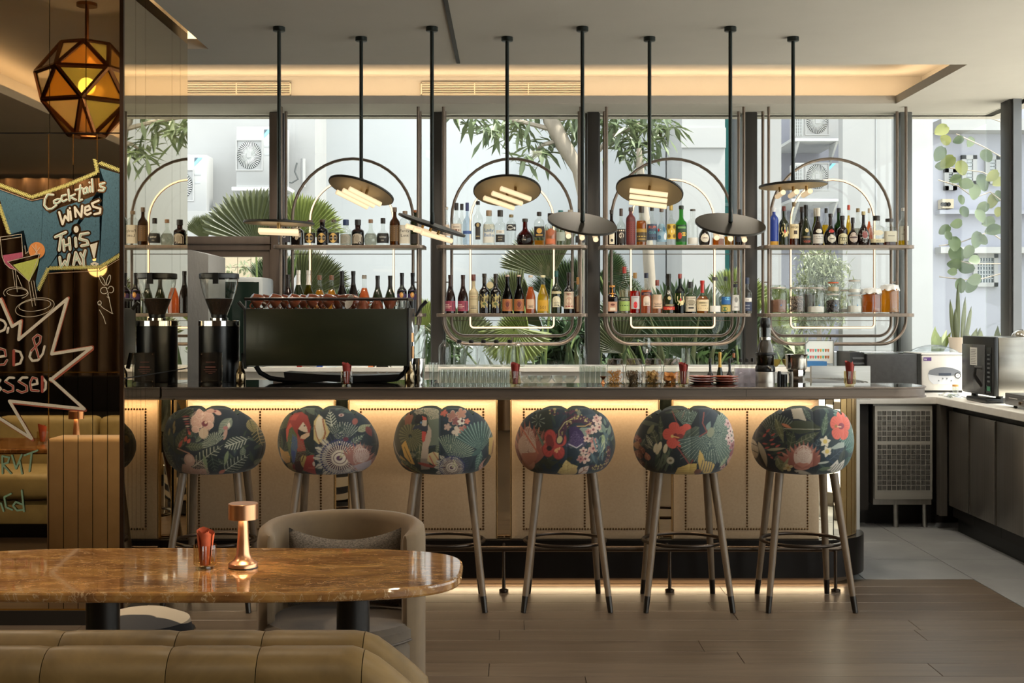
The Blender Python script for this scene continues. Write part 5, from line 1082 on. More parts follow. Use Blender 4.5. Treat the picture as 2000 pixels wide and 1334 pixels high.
# jigger
jg = thing('copper_jigger', 'small copper double jigger left of the snack jars', 'jigger', (UX(1178, 6.78), 6.78, ZB))
hj = VZ(735, 6.78)-ZB; MB().lathe([(.014, 0), (.013, .002), (.004, hj*.42), (.004, hj*.5), (.019, hj), (.0175, hj), (.003, hj*.55)], 18, cap1=False).build('jigger', copper, jg, world=False)
# red plates
platem = M('plate_red', '#a9573f', .25, 0, .5, .4)
for k, (u, lb) in enumerate(((1366, 'left'), (1410, 'right'))):
    hw = (28 if k else 30)/(F/6.9)
    for j in range(3):
        t = thing('red_plate', 'terracotta side plate, %s one of the %s stack on the bar' % (('bottom', 'middle', 'top')[j], lb), 'plate', (UX(u, 6.9), 6.79 if False else 6.80, ZB+.0004+.0135*j), group='stacked red plates')
        h = hw*.92
        MB().lathe([(h*.6, 0), (h*.62, .002), (h*.93, .009), (h, .0115), (h, .0128), (h*.92, .0122), (h*.6, .006), (.001, .0055)], 32, cap1=False).build('plate', platem, t, world=False)
# ------------------------------------------------------------------ glassware on the station behind the bar
zs = .9905
def hiball(u, vt, w, Y, label, grp, z=zs):
    R = w/(F/Y)/2; H = VZ(vt, Y)-z; t = thing('highball_glass', label, 'glass', (UX(u, Y), Y, z), group=grp)
    MB().lathe([(R*.9, 0), (R*.94, .002), (R, H), (R*.95, H), (R*.88, .012), (.001, .010)], 16, cap1=False).build('glass', clear, t, world=False); return t
ORD = ['first', 'second', 'third', 'fourth', 'fifth', 'sixth', 'seventh', 'eighth', 'ninth', 'tenth', 'eleventh', 'twelfth', 'thirteenth']
first = None
for i in range(13):
    for j in range(2):
        lb = 'clear highball glass, %s from the left in the %s row left of the middle napkins' % (ORD[i], ('front', 'back')[j])
        x, y = UX(862+11.2*i+3*j, 7.0), 6.99+.1*j
        if first is None: first = hiball(862, 722, 10.6, 6.99, lb, 'highball glasses in a double row')
        else: dup(first, (x, y, zs), label=lb)
first = None
for i in range(5):
    for j in range(2):
        x, y = UX(1136+10.5*i+3*j, 7.0), 6.99+.09*j; lb = 'clear highball glass, %s from the left in the %s line beside the copper jigger' % (ORD[i], ('front', 'back')[j])
        if first is None: first = hiball(1136, 716, 9.6, 6.99, lb, 'highball glasses by the jigger')
        else: dup(first, (x, y, zs), label=lb)
first = None
for i, u in enumerate((843, 850)):
    hiball(u, 708, 11, 7.0+.09*i, ('clear tall glass beside the dark window post, front one', 'clear tall glass beside the dark window post, back one')[i], 'glasses by the dark post')
def coupe(x, y, z):
    t = thing('coupe_glass', 'clear coupe glass in the row right of the middle napkin glass', 'glass', (x, y, z), group='coupe glasses in a row')
    MB().lathe([(.032, 0), (.032, .002), (.006, .006), (.0035, .02), (.0035, .062), (.010, .068), (.030, .084), (.042, .102), (.0445, .118), (.0435, .118), (.038, .102), (.026, .086), (.001, .072)], 20, cap1=False).build('glass', clear, t, world=False); return t
c0 = coupe(UX(1030, 7.0), 7.0, zs); c0['label'] = 'clear coupe glass nearest the middle napkin glass, leftmost of its row'
for i, u in enumerate((1046, 1063, 1092, 1112)): dup(c0, (UX(u, 7.0), 7.0+.05*((i+1) % 2), zs), label='clear coupe glass, %s from the left in the row right of the middle napkins' % ORD[i+1])
# carafes and glasses on the back counter
zc = 1.0755
for i, u in enumerate((870, 897.5, 921, 944.5, 969.5, 995.5, 1013)):
    t = thing('water_bottle', 'clear swing bottle on the sill, %s' % ('leftmost, without a stopper', 'second from the left', 'third from the left', 'fourth from the left', 'fifth from the left', 'sixth from the left', 'rightmost, stopperless, behind the napkins')[i], 'bottle', (UX(u, 9.2), 9.1+.05*(i % 2), zc), group='water bottles on the sill')
    R = 11.8/(F/9.2); Hh = VZ(668 if 0 < i < 6 else 664, 9.2)-zc
    MB().lathe([(R*.9, 0), (R, .004), (R, Hh*.72), (R*.92, Hh*.80), (R*.5, Hh*.90), (R*.34, Hh*.94), (R*.34, Hh)], 20, cap1=False).build('glass', clear, t, world=False)
    if 0 < i < 6: MB().lathe([(R*.36, Hh*.97), (R*.42, Hh), (R*.42, Hh+.014), (R*.3, Hh+.018), (.001, Hh+.018)], 14, cap1=False).build('stopper', blackp, t, world=False)
tg = thing('tall_carafe', 'slim clear carafe beside the black middle window post', 'carafe', (UX(1138, 9.2), 9.2, zc)); MB().lathe([(.026, 0), (.028, .004), (.027, .08), (.02, .13), (.022, .16)], 18, cap1=False).build('glass', clear, tg, world=False)
tg = thing('wine_glass', 'clear stemmed wine glass on the sill under the third rack', 'glass', (UX(1263.5, 9.2), 9.2, zc)); hw = VZ(660, 9.2)-zc
MB().lathe([(.034, 0), (.034, .002), (.005, .006), (.0035, .02), (.0035, hw*.42), (.016, hw*.47), (.032, hw*.58), (.034, hw*.68), (.026, hw), (.025, hw), (.032, hw*.68), (.001, hw*.45)], 20, cap1=False).build('glass', clear, tg, world=False)
tg = thing('straw_glass', 'tall clear glass with a dark stirrer on the sill', 'glass', (UX(1339, 9.2), 9.2, zc)); hw = VZ(680, 9.2)-zc
MB().lathe([(.028, 0), (.03, .003), (.034, hw), (.0325, hw), (.027, .01)], 18, cap1=False).build('glass', clear, tg, world=False)
MB().tube([(-.012, 0, .012), (.02, .002, hw*.98)], .002, 6).build('stirrer', blackp, tg, world=False)
# bottles and tubs near the juicer, on the station
Ym = 7.0
for u, vt, w, gl, cp, lb, kw in ((1387, 699.5, 13, g_dark, '#1c1a19', 'dark bottle with a black stopper left of the gold foil bottle', {}), (1406, 688, 15, g_olive, '#c9a24a', 'dark sparkling wine bottle with gold foil behind the red plates', {'foil': .70}),
        (1425, 700, 13, g_dark, '#2a2320', 'dark bottle right of the gold foil bottle', {}), (1433, 690, 12, gc, '#a0643c', 'slim clear bottle with a copper top near the tub', {}), (1446, 699.5, 14, gc, '#1c1a19', 'clear bottle with black stopper in the tub, left', {}), (1458, 699.5, 14, gc, '#1c1a19', 'clear bottle with black stopper in the tub, middle', {}), (1469, 699, 14, gc, '#1c1a19', 'clear bottle with black stopper in the tub, right', {})):
    bottle(u, vt, w, Ym+(.05 if u > 1440 else 0), zs, 'burg' if u == 1406 else 'bord', gl, cap=cp, caph=.1, label=lb, group='bottles behind the red plates', **kw)
tg = thing('bottle_tub', 'translucent grey tub around the stoppered bottles', 'tub', (UX(1456.5, 7.05), 7.05, zs)); hw = VZ(720.5, 7.0)-zs
MB().lathe([(.056, 0), (.058, .003), (.062, hw), (.0605, hw), (.057, .006)], 28, sx=1.05, cap1=False).build('tub', G('grey_tub', '#e2dfe4', .7, glow=.25), tg, world=False)
# juicer
jx = UX(1494.5, 6.98); ju = thing('slow_juicer', 'tall black and steel juicer at the right of the bar', 'juicer', (jx, 6.98, zs)); zz = lambda v: VZ(v, 6.98)-zs
MB().lathe([(.052, 0), (.054, .004), (.054, zz(726)), (.05, zz(724))], 28, sx=1.0).build('motor_base', steel2, ju, world=False)
MB().lathe([(.054, zz(726)), (.057, zz(724)), (.055, zz(716)), (.046, zz(712))], 24).build('collar', blackp, ju, world=False)
MB().lathe([(.044, zz(716)), (.050, zz(712)), (.050, zz(693)), (.046, zz(693))], 24).build('bowl', G('juicer_smoke', '#6f6258', .45), ju, world=False)
MB().lathe([(.050, zz(694)), (.056, zz(692)), (.056, zz(689)), (.050, zz(688))], 24).build('bowl_ring', blackp, ju, world=False)
MB().lathe([(.048, zz(688)), (.046, zz(682)), (.040, zz(673)), (.032, zz(667)), (.030, zz(664))], 24).build('dome', M('juicer_dome', '#4a453f', .15, .3), ju, world=False)
MB().lathe([(.031, zz(665)), (.034, zz(664)), (.034, zz(659)), (.031, zz(658))], 24).build('steel_band', steel, ju, world=False)
MB().lathe([(.033, zz(659)), (.034, zz(640)), (.034, zz(640))], 24, cap1=False).build('feed_tube', clear, ju, world=False)
MB().lathe([(.022, zz(658)), (.024, zz(640)), (.030, zz(636)), (.030, zz(626)), (.024, zz(621)), (.001, zz(619.5))], 20, cap1=False).build('pusher', blackp, ju, world=False)
MB().tube([(.0, -.05, zz(717)), (.004, -.062, zz(716)), (.02, -.066, zz(719)), (.022, -.06, zz(723))], .006, 8).build('spout', chrome, ju, world=False)
# pot on a chrome blender base
px = UX(1555.5, 7.0); po = thing('steel_pot', 'round steel pot standing on the chrome machine', 'pot', (px, 7.0, VZ(722, 7.0))); hp = VZ(692, 7.0)-VZ(722, 7.0)
MB().lathe([(.050, 0), (.057, .006), (.059, .02), (.060, hp*.7), (.063, hp*.98), (.064, hp), (.062, hp), (.058, hp*.7), (.056, .012), (.001, .009)], 32, cap1=False).build('pot', M('pot_steel', '#b5b0a8', .16, 1), po, world=False)
bb = thing('chrome_base', 'chrome machine base under the steel pot', 'machine', (px, 7.0, zs)); hb_ = VZ(722, 7.0)-zs-.0006
MB().lathe([(.046, 0), (.05, .004), (.048, hb_*.4), (.046, hb_*.75), (.05, hb_*.9), (.048, hb_)], 10).build('base', chrome, bb, world=False)
MB().box(-.012, .016, -.054, -.046, .02, .07, .003).build('switch_plate', M('switch_brown', '#6b3a2c', .3), bb, world=False)
for u, vt, lb in ((1522, 725, 'black pepper mill shape left of the chrome base'), (1531, 731, 'short black pot beside the chrome base')):
    t = thing('black_shaker', lb, 'shaker', (UX(u, 7.0), 7.0, zs)); hh = VZ(vt, 7.0)-zs
    MB().lathe([(.014, 0), (.015, .003), (.011, hh*.9), (.008, hh)] if u == 1522 else [(.012, 0), (.018, hh*.4), (.018, hh), (.015, hh)], 16).build('body', blackp, t, world=False)
# brass bowls, menu rack and blue box on the sill
for u, lb in ((1512.5, 'left'), (1540, 'right')):
    t = thing('brass_bowl', 'small olive-brass bowl on the sill, %s of two behind the juicer' % lb, 'bowl', (UX(u, 9.1), 9.1, zc)); 
    MB().lathe([(.022, 0), (.024, .003), (.044, .026), (.05, .052), (.048, .052), (.04, .026), (.001, .006)], 22, cap1=False).build('bowl', M('olive_brass', '#7a6a2c', .3, .7), t, world=False)
mr = thing('menu_rack', 'white framed card with rows of coloured dots on the sill', 'sign', W(1604, 713, 9.2))
xa, xb = UX(1573, 9.2), UX(1628, 9.2); za, zb = zc, VZ(664, 9.2)
MB().tube([(xa, 9.2, za), (xa, 9.2, zb-.03), (xa+.03, 9.2, zb), (xb, 9.2, zb), (xb, 9.2, za)], .005, 8).build('frame', M('frame_grey', '#8d918f', .4), mr)
MB().box(xa+.006, xb-.004, 9.202, 9.206, za+.02, zb-.008).build('card', M('card_white', '#dfe3df', .5), mr, smooth=0)
cs = ['#4fa89a', '#c8645a', '#d07a70', '#4fa89a', '#c86a5a', '#c9953c', '#5fb59a', '#a8602c', '#b0704a']
for i in range(9):
    for j, v in enumerate((684.5, 697.5)):
        u = 1578.5+4.9*i
        a, b = W(u, v-3, 9.2012), W(u+2.2, v+3.4, 9.2012)
        MB().prism([(a[0]-.008, 9.2012, a[2]), (a[0]+.008, 9.2012, a[2]), (a[0]+.006, 9.2012, b[2]+.006), (a[0], 9.2012, b[2]), (a[0]-.006, 9.2012, b[2]+.006)], (0, .0008, 0)).build('coloured_scoop', M('sc'+cs[i], cs[i], .6), mr, smooth=0)
bx = thing('flat_blue_box', 'flat blue box below the dotted card on the sill', 'box', W(1596, 712, 9.05))
MB().box(UX(1577, 9.05), UX(1615, 9.05), 9.05, 9.17, zc, VZ(707, 9.05)+.004).build('box', M('box_blue', '#2b69a0', .5), bx)
# ------------------------------------------------------------------ bar stools with printed tropical fabric
FINE = ['#6f775f', '#84866c', '#565f50', '#4a5a5a', '#8f8668']
class Paint:
    """flat fabric print, drawn in the coordinates of the cloth; sampled to a colour attribute"""
    def __init__(s, bg):
        s.x, s.y = np.meshgrid(np.arange(80, 1755, 5.0), np.arange(105, 1220, 5.0)); s.im = np.zeros(s.x.shape+(3,)); s.im[:] = lin(bg)
    def put(s, m, c):
        c = np.array(lin(c)); s.im += (c-s.im)*np.clip(m, 0, 1)[..., None]
    def poly(s, pts, c):
        ins = np.zeros(s.x.shape, bool); n = len(pts)
        for i in range(n):
            (x1, y1), (x2, y2) = pts[i], pts[(i+1) % n]
            if y1 == y2: continue
            k = ((y1 > s.y) != (y2 > s.y)) & (s.x < (x2-x1)*(s.y-y1)/(y2-y1)+x1); ins ^= k
        s.put(ins.astype(float), c)
    def dist(s, x0, y0, x1, y1):
        dx, dy = x1-x0, y1-y0; t = np.clip(((s.x-x0)*dx+(s.y-y0)*dy)/(dx*dx+dy*dy+1e-9), 0, 1)
        return np.hypot(s.x-x0-t*dx, s.y-y0-t*dy), t
    def line(s, pts, w, c, taper=0):
        for (a, b), (e, f) in zip(pts[:-1], pts[1:]):
            d, t = s.dist(a, b, e, f); s.put((w*(1-taper*t)/2-d)/4+.5, c)
    def ell(s, cx, cy, rx, ry, c, ang=0):
        a = math.radians(ang); u = (s.x-cx)*math.cos(a)+(s.y-cy)*math.sin(a); v = -(s.x-cx)*math.sin(a)+(s.y-cy)*math.cos(a)
        s.put((1-np.hypot(u/rx, v/ry))*min(rx, ry)/4+.5, c)
    def leaf(s, x0, y0, x1, y1, w, c, vein=None, n=7, vw=7, c2=None, dirn=1):
        L = math.hypot(x1-x0, y1-y0); ux, uy = (x1-x0)/L, (y1-y0)/L
        t = ((s.x-x0)*ux+(s.y-y0)*uy)/L; v = -(s.x-x0)*uy+(s.y-y0)*ux
        h = w*np.sin(np.pi*np.clip(t, 0, 1)**.75); m = (h-np.abs(v))/5*((t > 0) & (t < 1)); s.put(m, c)
        if c2: s.put(m*(v > 0)*.8, c2)
        if vein:
            s.put(np.clip(m, 0, 1)*np.clip((vw*(1.1-t)*.7-np.abs(v))/4+.5, 0, 1), vein)
            for i in range(1, n):
                tt = (t-i/n*.92-.02)*L-np.abs(v)*.75*dirn
                s.put(np.clip(m, 0, 1)*np.clip((vw*.38-np.abs(tt)*.7)/3+.5, 0, 1)*(np.abs(v) < h*.93), vein)
    def fan(s, cx, cy, r0, r, a0, a1, n, ca, cb, jag=.12, gap=None, edge=None):
        rr = np.hypot(s.x-cx, s.y-cy); a = np.degrees(np.arctan2(-(s.y-cy), s.x-cx)); a = (a-a0) % 360
        sp = a1-a0; k = a/sp*n; fr = k-np.floor(k); mx = r*(1-jag*np.abs(fr-.5)*2)
        m = (a < sp) & (rr < mx) & (rr > r0); s.put(m.astype(float), ca); s.put((m & (np.abs(fr-.5) < .22)).astype(float), cb)
        if gap: s.put((m & (np.abs(fr-.5) > .42) & (rr > r*.35)).astype(float), gap)
        if edge: s.put((m & (np.abs(fr-.5) < .07)).astype(float), edge)
    def flower(s, cx, cy, r, n, c, rot=0, pw=.6, low=.4, edge=None, core=None, cr=.2, vein=None, sx=1, sy=1):
        dx, dy = (s.x-cx)/sx, (s.y-cy)/sy; rr = np.hypot(dx, dy); a = np.degrees(np.arctan2(-dy, dx))-rot
        pet = np.abs(np.cos(np.radians(a*n/2)))**pw; R = r*(low+(1-low)*pet)
        if edge: s.put((R*1.06-rr)/5+.5, edge)
        s.put((R-rr)/5+.5, c)
        if vein: s.put(((np.sin(np.radians(a*n*5)) > .72) & (rr < R*.9) & (rr > r*.18)).astype(float)*.55, vein)
        if core: s.put((r*cr-rr)/5+.5, core)
    def rays(s, cx, cy, r0, r1, n, c, w=.35, a0=0, sp=360, curve=0, sx=1, sy=1):
        dx, dy = (s.x-cx)/sx, (s.y-cy)/sy; rr = np.hypot(dx, dy); a = (np.degrees(np.arctan2(-dy, dx))-a0+curve*rr) % 360
        k = a/sp*n; fr = np.abs(k-np.floor(k)-.5); s.put(((a < sp) & (rr > r0) & (rr < r1) & (fr < w/2)).astype(float), c)
    def protea(s, cx, cy, w, h, tip, mid, base, up=-90, n=13):
        for ring, (k, c) in enumerate(((1.0, tip), (.82, mid))):
            for i in range(n):
                f = i/(n-1)*2-1; a = math.radians(up+f*62); L = h*k*(1-.12*abs(f))
                s.leaf(cx+f*w*.15, cy, cx+f*w*.5+math.cos(a)*L*.35, cy+math.sin(a)*L, w*.085, c if i % 2 else mid)
        s.ell(cx, cy-h*.40, w*.27, h*.42, base); s.rays(cx, cy, h*.1, h*.8, 60, mid, .3, 60, 60)
        s.ell(cx, cy-h*.02, w*.24, h*.16, tip)
    def strokes(s, seed, n, cs, L=(40, 140), w=(5, 12), box=(90, 1740, 120, 1210), ang=(0, 180)):
        r = random.Random(seed)
        for _ in range(n):
            x, y = r.uniform(box[0], box[1]), r.uniform(box[2], box[3]); a = math.radians(r.uniform(*ang)); l = r.uniform(*L)
            s.leaf(x, y, x+math.cos(a)*l, y-math.sin(a)*l, r.uniform(*w), r.choice(cs))
        if n >= 50:
            for k in range(22):    # small pinnate fronds in fine pale line
                x, y = r.uniform(100, 1720), r.uniform(130, 1200); a = r.uniform(0, 2*PI); l = r.uniform(110, 230); s.leaf(x, y, x+math.cos(a)*l, y-math.sin(a)*l, r.uniform(26, 48), r.choice(cs), r.choice(FINE), r.randint(5, 9), 6)
    def passion(s, cx, cy, r):
        s.fan(cx, cy, r*.2, r*2.0, 120, 330, 9, '#a79f8b', '#b9b09a', .25); s.rays(cx, cy, r*.3, r*1.9, 40, '#3d3f4f', .22)
        s.rays(cx, cy, r*.5, r*1.45, 46, '#2a2a5c', .62); s.rays(cx, cy, r*.6, r*1.3, 46, '#c9b9a4', .3)
        s.ell(cx, cy, r*1.02, r*.98, '#c4b39b'); s.rays(cx, cy, r*.62, r*1.0, 34, '#3a1a34', .6); s.ell(cx, cy, r*.60, r*.58, '#c4b39b'); s.ell(cx, cy, r*.48, r*.46, '#4a2438')
        s.ell(cx, cy, r*.42, r*.40, '#c9b9a4'); s.ell(cx-r*.04, cy, r*.22, r*.2, '#54304a'); s.line([(cx, cy), (cx+r*.5, cy-r*.35)], 14, '#a8a070'); s.line([(cx, cy), (cx+r*.2, cy-r*.6)], 12, '#a8a070')
DG, DG2, NV, SG, VN, CRM = '#29311f', '#35402b', '#141d28', '#76806a', '#a8a58c', '#b7a888'
GR3 = ['#2f3a29', '#3d4a38', '#27333a', '#4a5544', '#1f2a22']
def d1():
    p = Paint('#1d242a'); p.strokes(1, 70, GR3, (90, 260), (12, 34))
    p.fan(420, 330, 20, 420, 20, 150, 12, '#39402f', '#2a3023', .2, None, '#6d7356'); p.leaf(110, 380, 300, 900, 90, '#474a35', '#77745a', 6)
    p.leaf(480, 780, 650, 420, 95, '#454a34', '#7d7a60', 6); p.leaf(600, 850, 320, 720, 60, '#2b2f20'); p.leaf(300, 500, 420, 760, 70, '#3f4430')
    for x, y in ((330, 520), (420, 400), (430, 480), (120, 450), (150, 380), (160, 660)): p.ell(x, y, 20, 62, '#a8925c', 12)
    for i in range(7): p.leaf(560+18*i, 270+36*i, 720, 250+40*i, 14, ['#9c4030', '#b8a68c', '#7d3a34'][i % 3])
    for a, b, e, f in ((520, 760, 590, 620), (620, 660, 660, 560), (670, 680, 720, 600), (690, 540, 725, 500)): p.leaf(a, b, e, f, 30, '#b4492c')
    p.line([(495, 770), (700, 840)], 20, '#a8775c')
    p.poly([(760, 90), (1300, 120), (1330, 520), (1000, 620), (740, 480)], '#18222b')
    for cx, cy, rx, ry, a in ((835, 330, 105, 110, 0), (985, 290, 95, 95, 0), (870, 210, 70, 80, 20), (800, 460, 55, 45, 20), (1000, 400, 75, 55, -10)): p.ell(cx, cy, rx+6, ry+6, '#cdb29c', a); p.ell(cx, cy, rx, ry, '#b48a76', a)
    p.rays(900, 330, 30, 190, 70, '#cdae98', .25); p.ell(930, 520, 75, 85, '#b9a083'); p.ell(945, 370, 50, 45, '#6b2a34'); p.ell(960, 350, 20, 20, '#c9a88c')
    p.ell(1010, 170, 80, 32, '#a9806c', 8); p.ell(1130, 200, 60, 32, '#b48a76', 30); p.ell(1090, 180, 20, 14, '#7a3438')
    p.leaf(1330, 290, 1150, 540, 85, '#6f7766', '#98997f', 6); p.ell(1250, 540, 26, 90, '#b08672', 12); p.ell(1255, 440, 34, 30, '#a4605c'); p.ell(1300, 400, 18, 40, '#c9b9a4')
    p.leaf(740, 1060, 1230, 700, 130, '#26302c', '#a9a78e', 8, 11); p.leaf(640, 730, 960, 740, 70, '#39402f', '#6d7356'); p.fan(1110, 700, 10, 210, 40, 200, 16, '#39443a', '#8d927e', .3)
    p.leaf(1240, 740, 1600, 620, 110, '#2a3530', '#b3b199', 8, 12, dirn=-1); p.leaf(1160, 1170, 1580, 880, 120, '#1e2722', '#9fa08c', 8, 9); p.leaf(1640, 400, 1720, 800, 80, '#2d3226', '#a8925c', 7, 9)
    p.leaf(1560, 330, 1640, 560, 60, '#8f7f4c', '#4a4628', 8); p.leaf(930, 860, 950, 1200, 34, '#7d8a64'); p.leaf(1290, 800, 1220, 1060, 30, '#727d58'); p.leaf(1050, 860, 1080, 1180, 90, '#1d2826', '#56604f', 5)
    p.ell(690, 950, 90, 105, '#b08a74'); p.ell(690, 930, 60, 60, '#c09c86'); p.poly([(500, 1180), (560, 1020), (660, 1030), (760, 1100), (940, 1090), (930, 1190), (640, 1205)], '#a8806a'); p.rays(760, 1150, 10, 220, 50, '#c0a08a', .25)
    p.leaf(1110, 1190, 1230, 1110, 30, '#a85a40'); p.leaf(180, 820, 420, 1080, 70, '#2c3326', '#8d8a70', 6, 8); return p
def d2():
    p = Paint('#1f2827'); p.strokes(2, 60, GR3, (90, 260), (12, 34))
    p.fan(260, 480, 10, 330, 20, 200, 14, '#4b503a', '#3a4030', .2, None, '#6b6a4c'); p.fan(700, 200, 10, 330, -20, 130, 14, '#3d4a40', '#566354', .2)
    p.leaf(120, 470, 230, 780, 60, '#25291f', '#5c5a42', 7); p.poly([(195, 770), (300, 840), (360, 830), (400, 900), (390, 1010), (310, 1040), (220, 960)], '#b98a3e'); p.poly([(320, 1050), (410, 1010), (500, 1180), (330, 1170)], '#8f8258')
    p.poly([(470, 800), (640, 700), (690, 900), (560, 1190), (460, 1190)], '#3c1f22')
    p.poly([(340, 640), (330, 480), (390, 280), (470, 220), (600, 190), (700, 250), (760, 420), (740, 520), (640, 640), (680, 800), (540, 820), (480, 700)], '#8e2a22')
    p.poly([(330, 490), (400, 370), (440, 420), (400, 640), (345, 680)], '#b8442e'); p.poly([(370, 330), (470, 240), (560, 230), (500, 330)], '#a83a2a')
    p.poly([(390, 470), (440, 430), (530, 560), (540, 720), (470, 1000), (420, 980), (360, 740), (360, 620)], '#4f5a3a'); p.poly([(450, 540), (530, 600), (540, 740), (480, 990), (440, 980), (420, 760)], '#34507a')
    p.rays(420, 430, 60, 560, 50, '#6f7a5a', .2, 250, 60); p.poly([(420, 800), (500, 820), (470, 1010), (430, 1000)], '#2b3f78')
    p.poly([(630, 345), (690, 420), (712, 500), (640, 510), (552, 455)], '#c6b49e'); p.ell(655, 405, 14, 12, '#2a2420'); p.poly([(545, 460), (640, 500), (700, 510), (600, 560), (590, 605), (545, 530)], '#1d1a18'); p.poly([(740, 515), (735, 560), (660, 615), (585, 605), (600, 560), (700, 510)], '#c2a283')
    p.poly([(430, 1040), (470, 1040), (460, 1140), (420, 1120)], '#7d2430'); p.ell(640, 980, 60, 110, '#a8924c'); p.line([(600, 980), (650, 860)], 14, '#1d1a18')
    p.poly([(690, 880), (800, 860), (810, 1210), (600, 1130)], '#96271f'); p.line([(700, 1080), (800, 1080)], 14, '#b4553a'); p.ell(795, 1010, 22, 40, '#c9b3a0')
    p.poly([(805, 100), (1745, 100), (1745, 1215), (815, 1215)], '#232d33'); p.strokes(22, 40, ['#2c3a3c', '#1f2a38', '#3a4a44'], (80, 220), (12, 30), (830, 1740, 130, 1200))
    p.poly([(805, 330), (880, 220), (960, 300), (1060, 330), (1060, 480), (980, 650), (880, 690), (805, 620)], '#b9a56c'); p.ell(900, 430, 70, 180, '#c9bea0'); p.line([(940, 300), (985, 520), (930, 690)], 22, '#8c4a28'); p.line([(815, 400), (850, 560), (900, 680)], 14, '#8c4a28')
    p.leaf(1090, 450, 1040, 150, 90, '#2e3a38', '#b5b6a2', 6, 12); p.fan(1230, 700, 60, 360, 40, 130, 14, '#3b4a46', '#2c3836', .15, None, '#b9b8a4'); p.leaf(1330, 740, 1560, 560, 60, '#37453e', '#9da58c', 6, 9)
    p.leaf(1460, 500, 1640, 420, 60, '#8f9070', '#6a6c4c', 5); p.ell(1420, 350, 40, 50, '#8a4638'); p.ell(1220, 240, 40, 24, '#a88c80'); p.ell(1220, 240, 18, 12, '#5c1f28'); p.leaf(1580, 440, 1660, 620, 40, '#6b2a2a')
    p.passion(1200, 920, 210); p.ell(1290, 620, 40, 34, '#5c1f34'); p.protea(1480, 1100, 330, 470, '#a86a58', '#8f5a4c', '#b39a8a', -62); p.ell(1520, 900, 100, 120, '#b9a093'); p.rays(1500, 1000, 20, 200, 40, '#8d5a50', .3); p.poly([(1390, 1060), (1640, 1000), (1600, 1140), (1450, 1170)], '#9c8d90'); return p
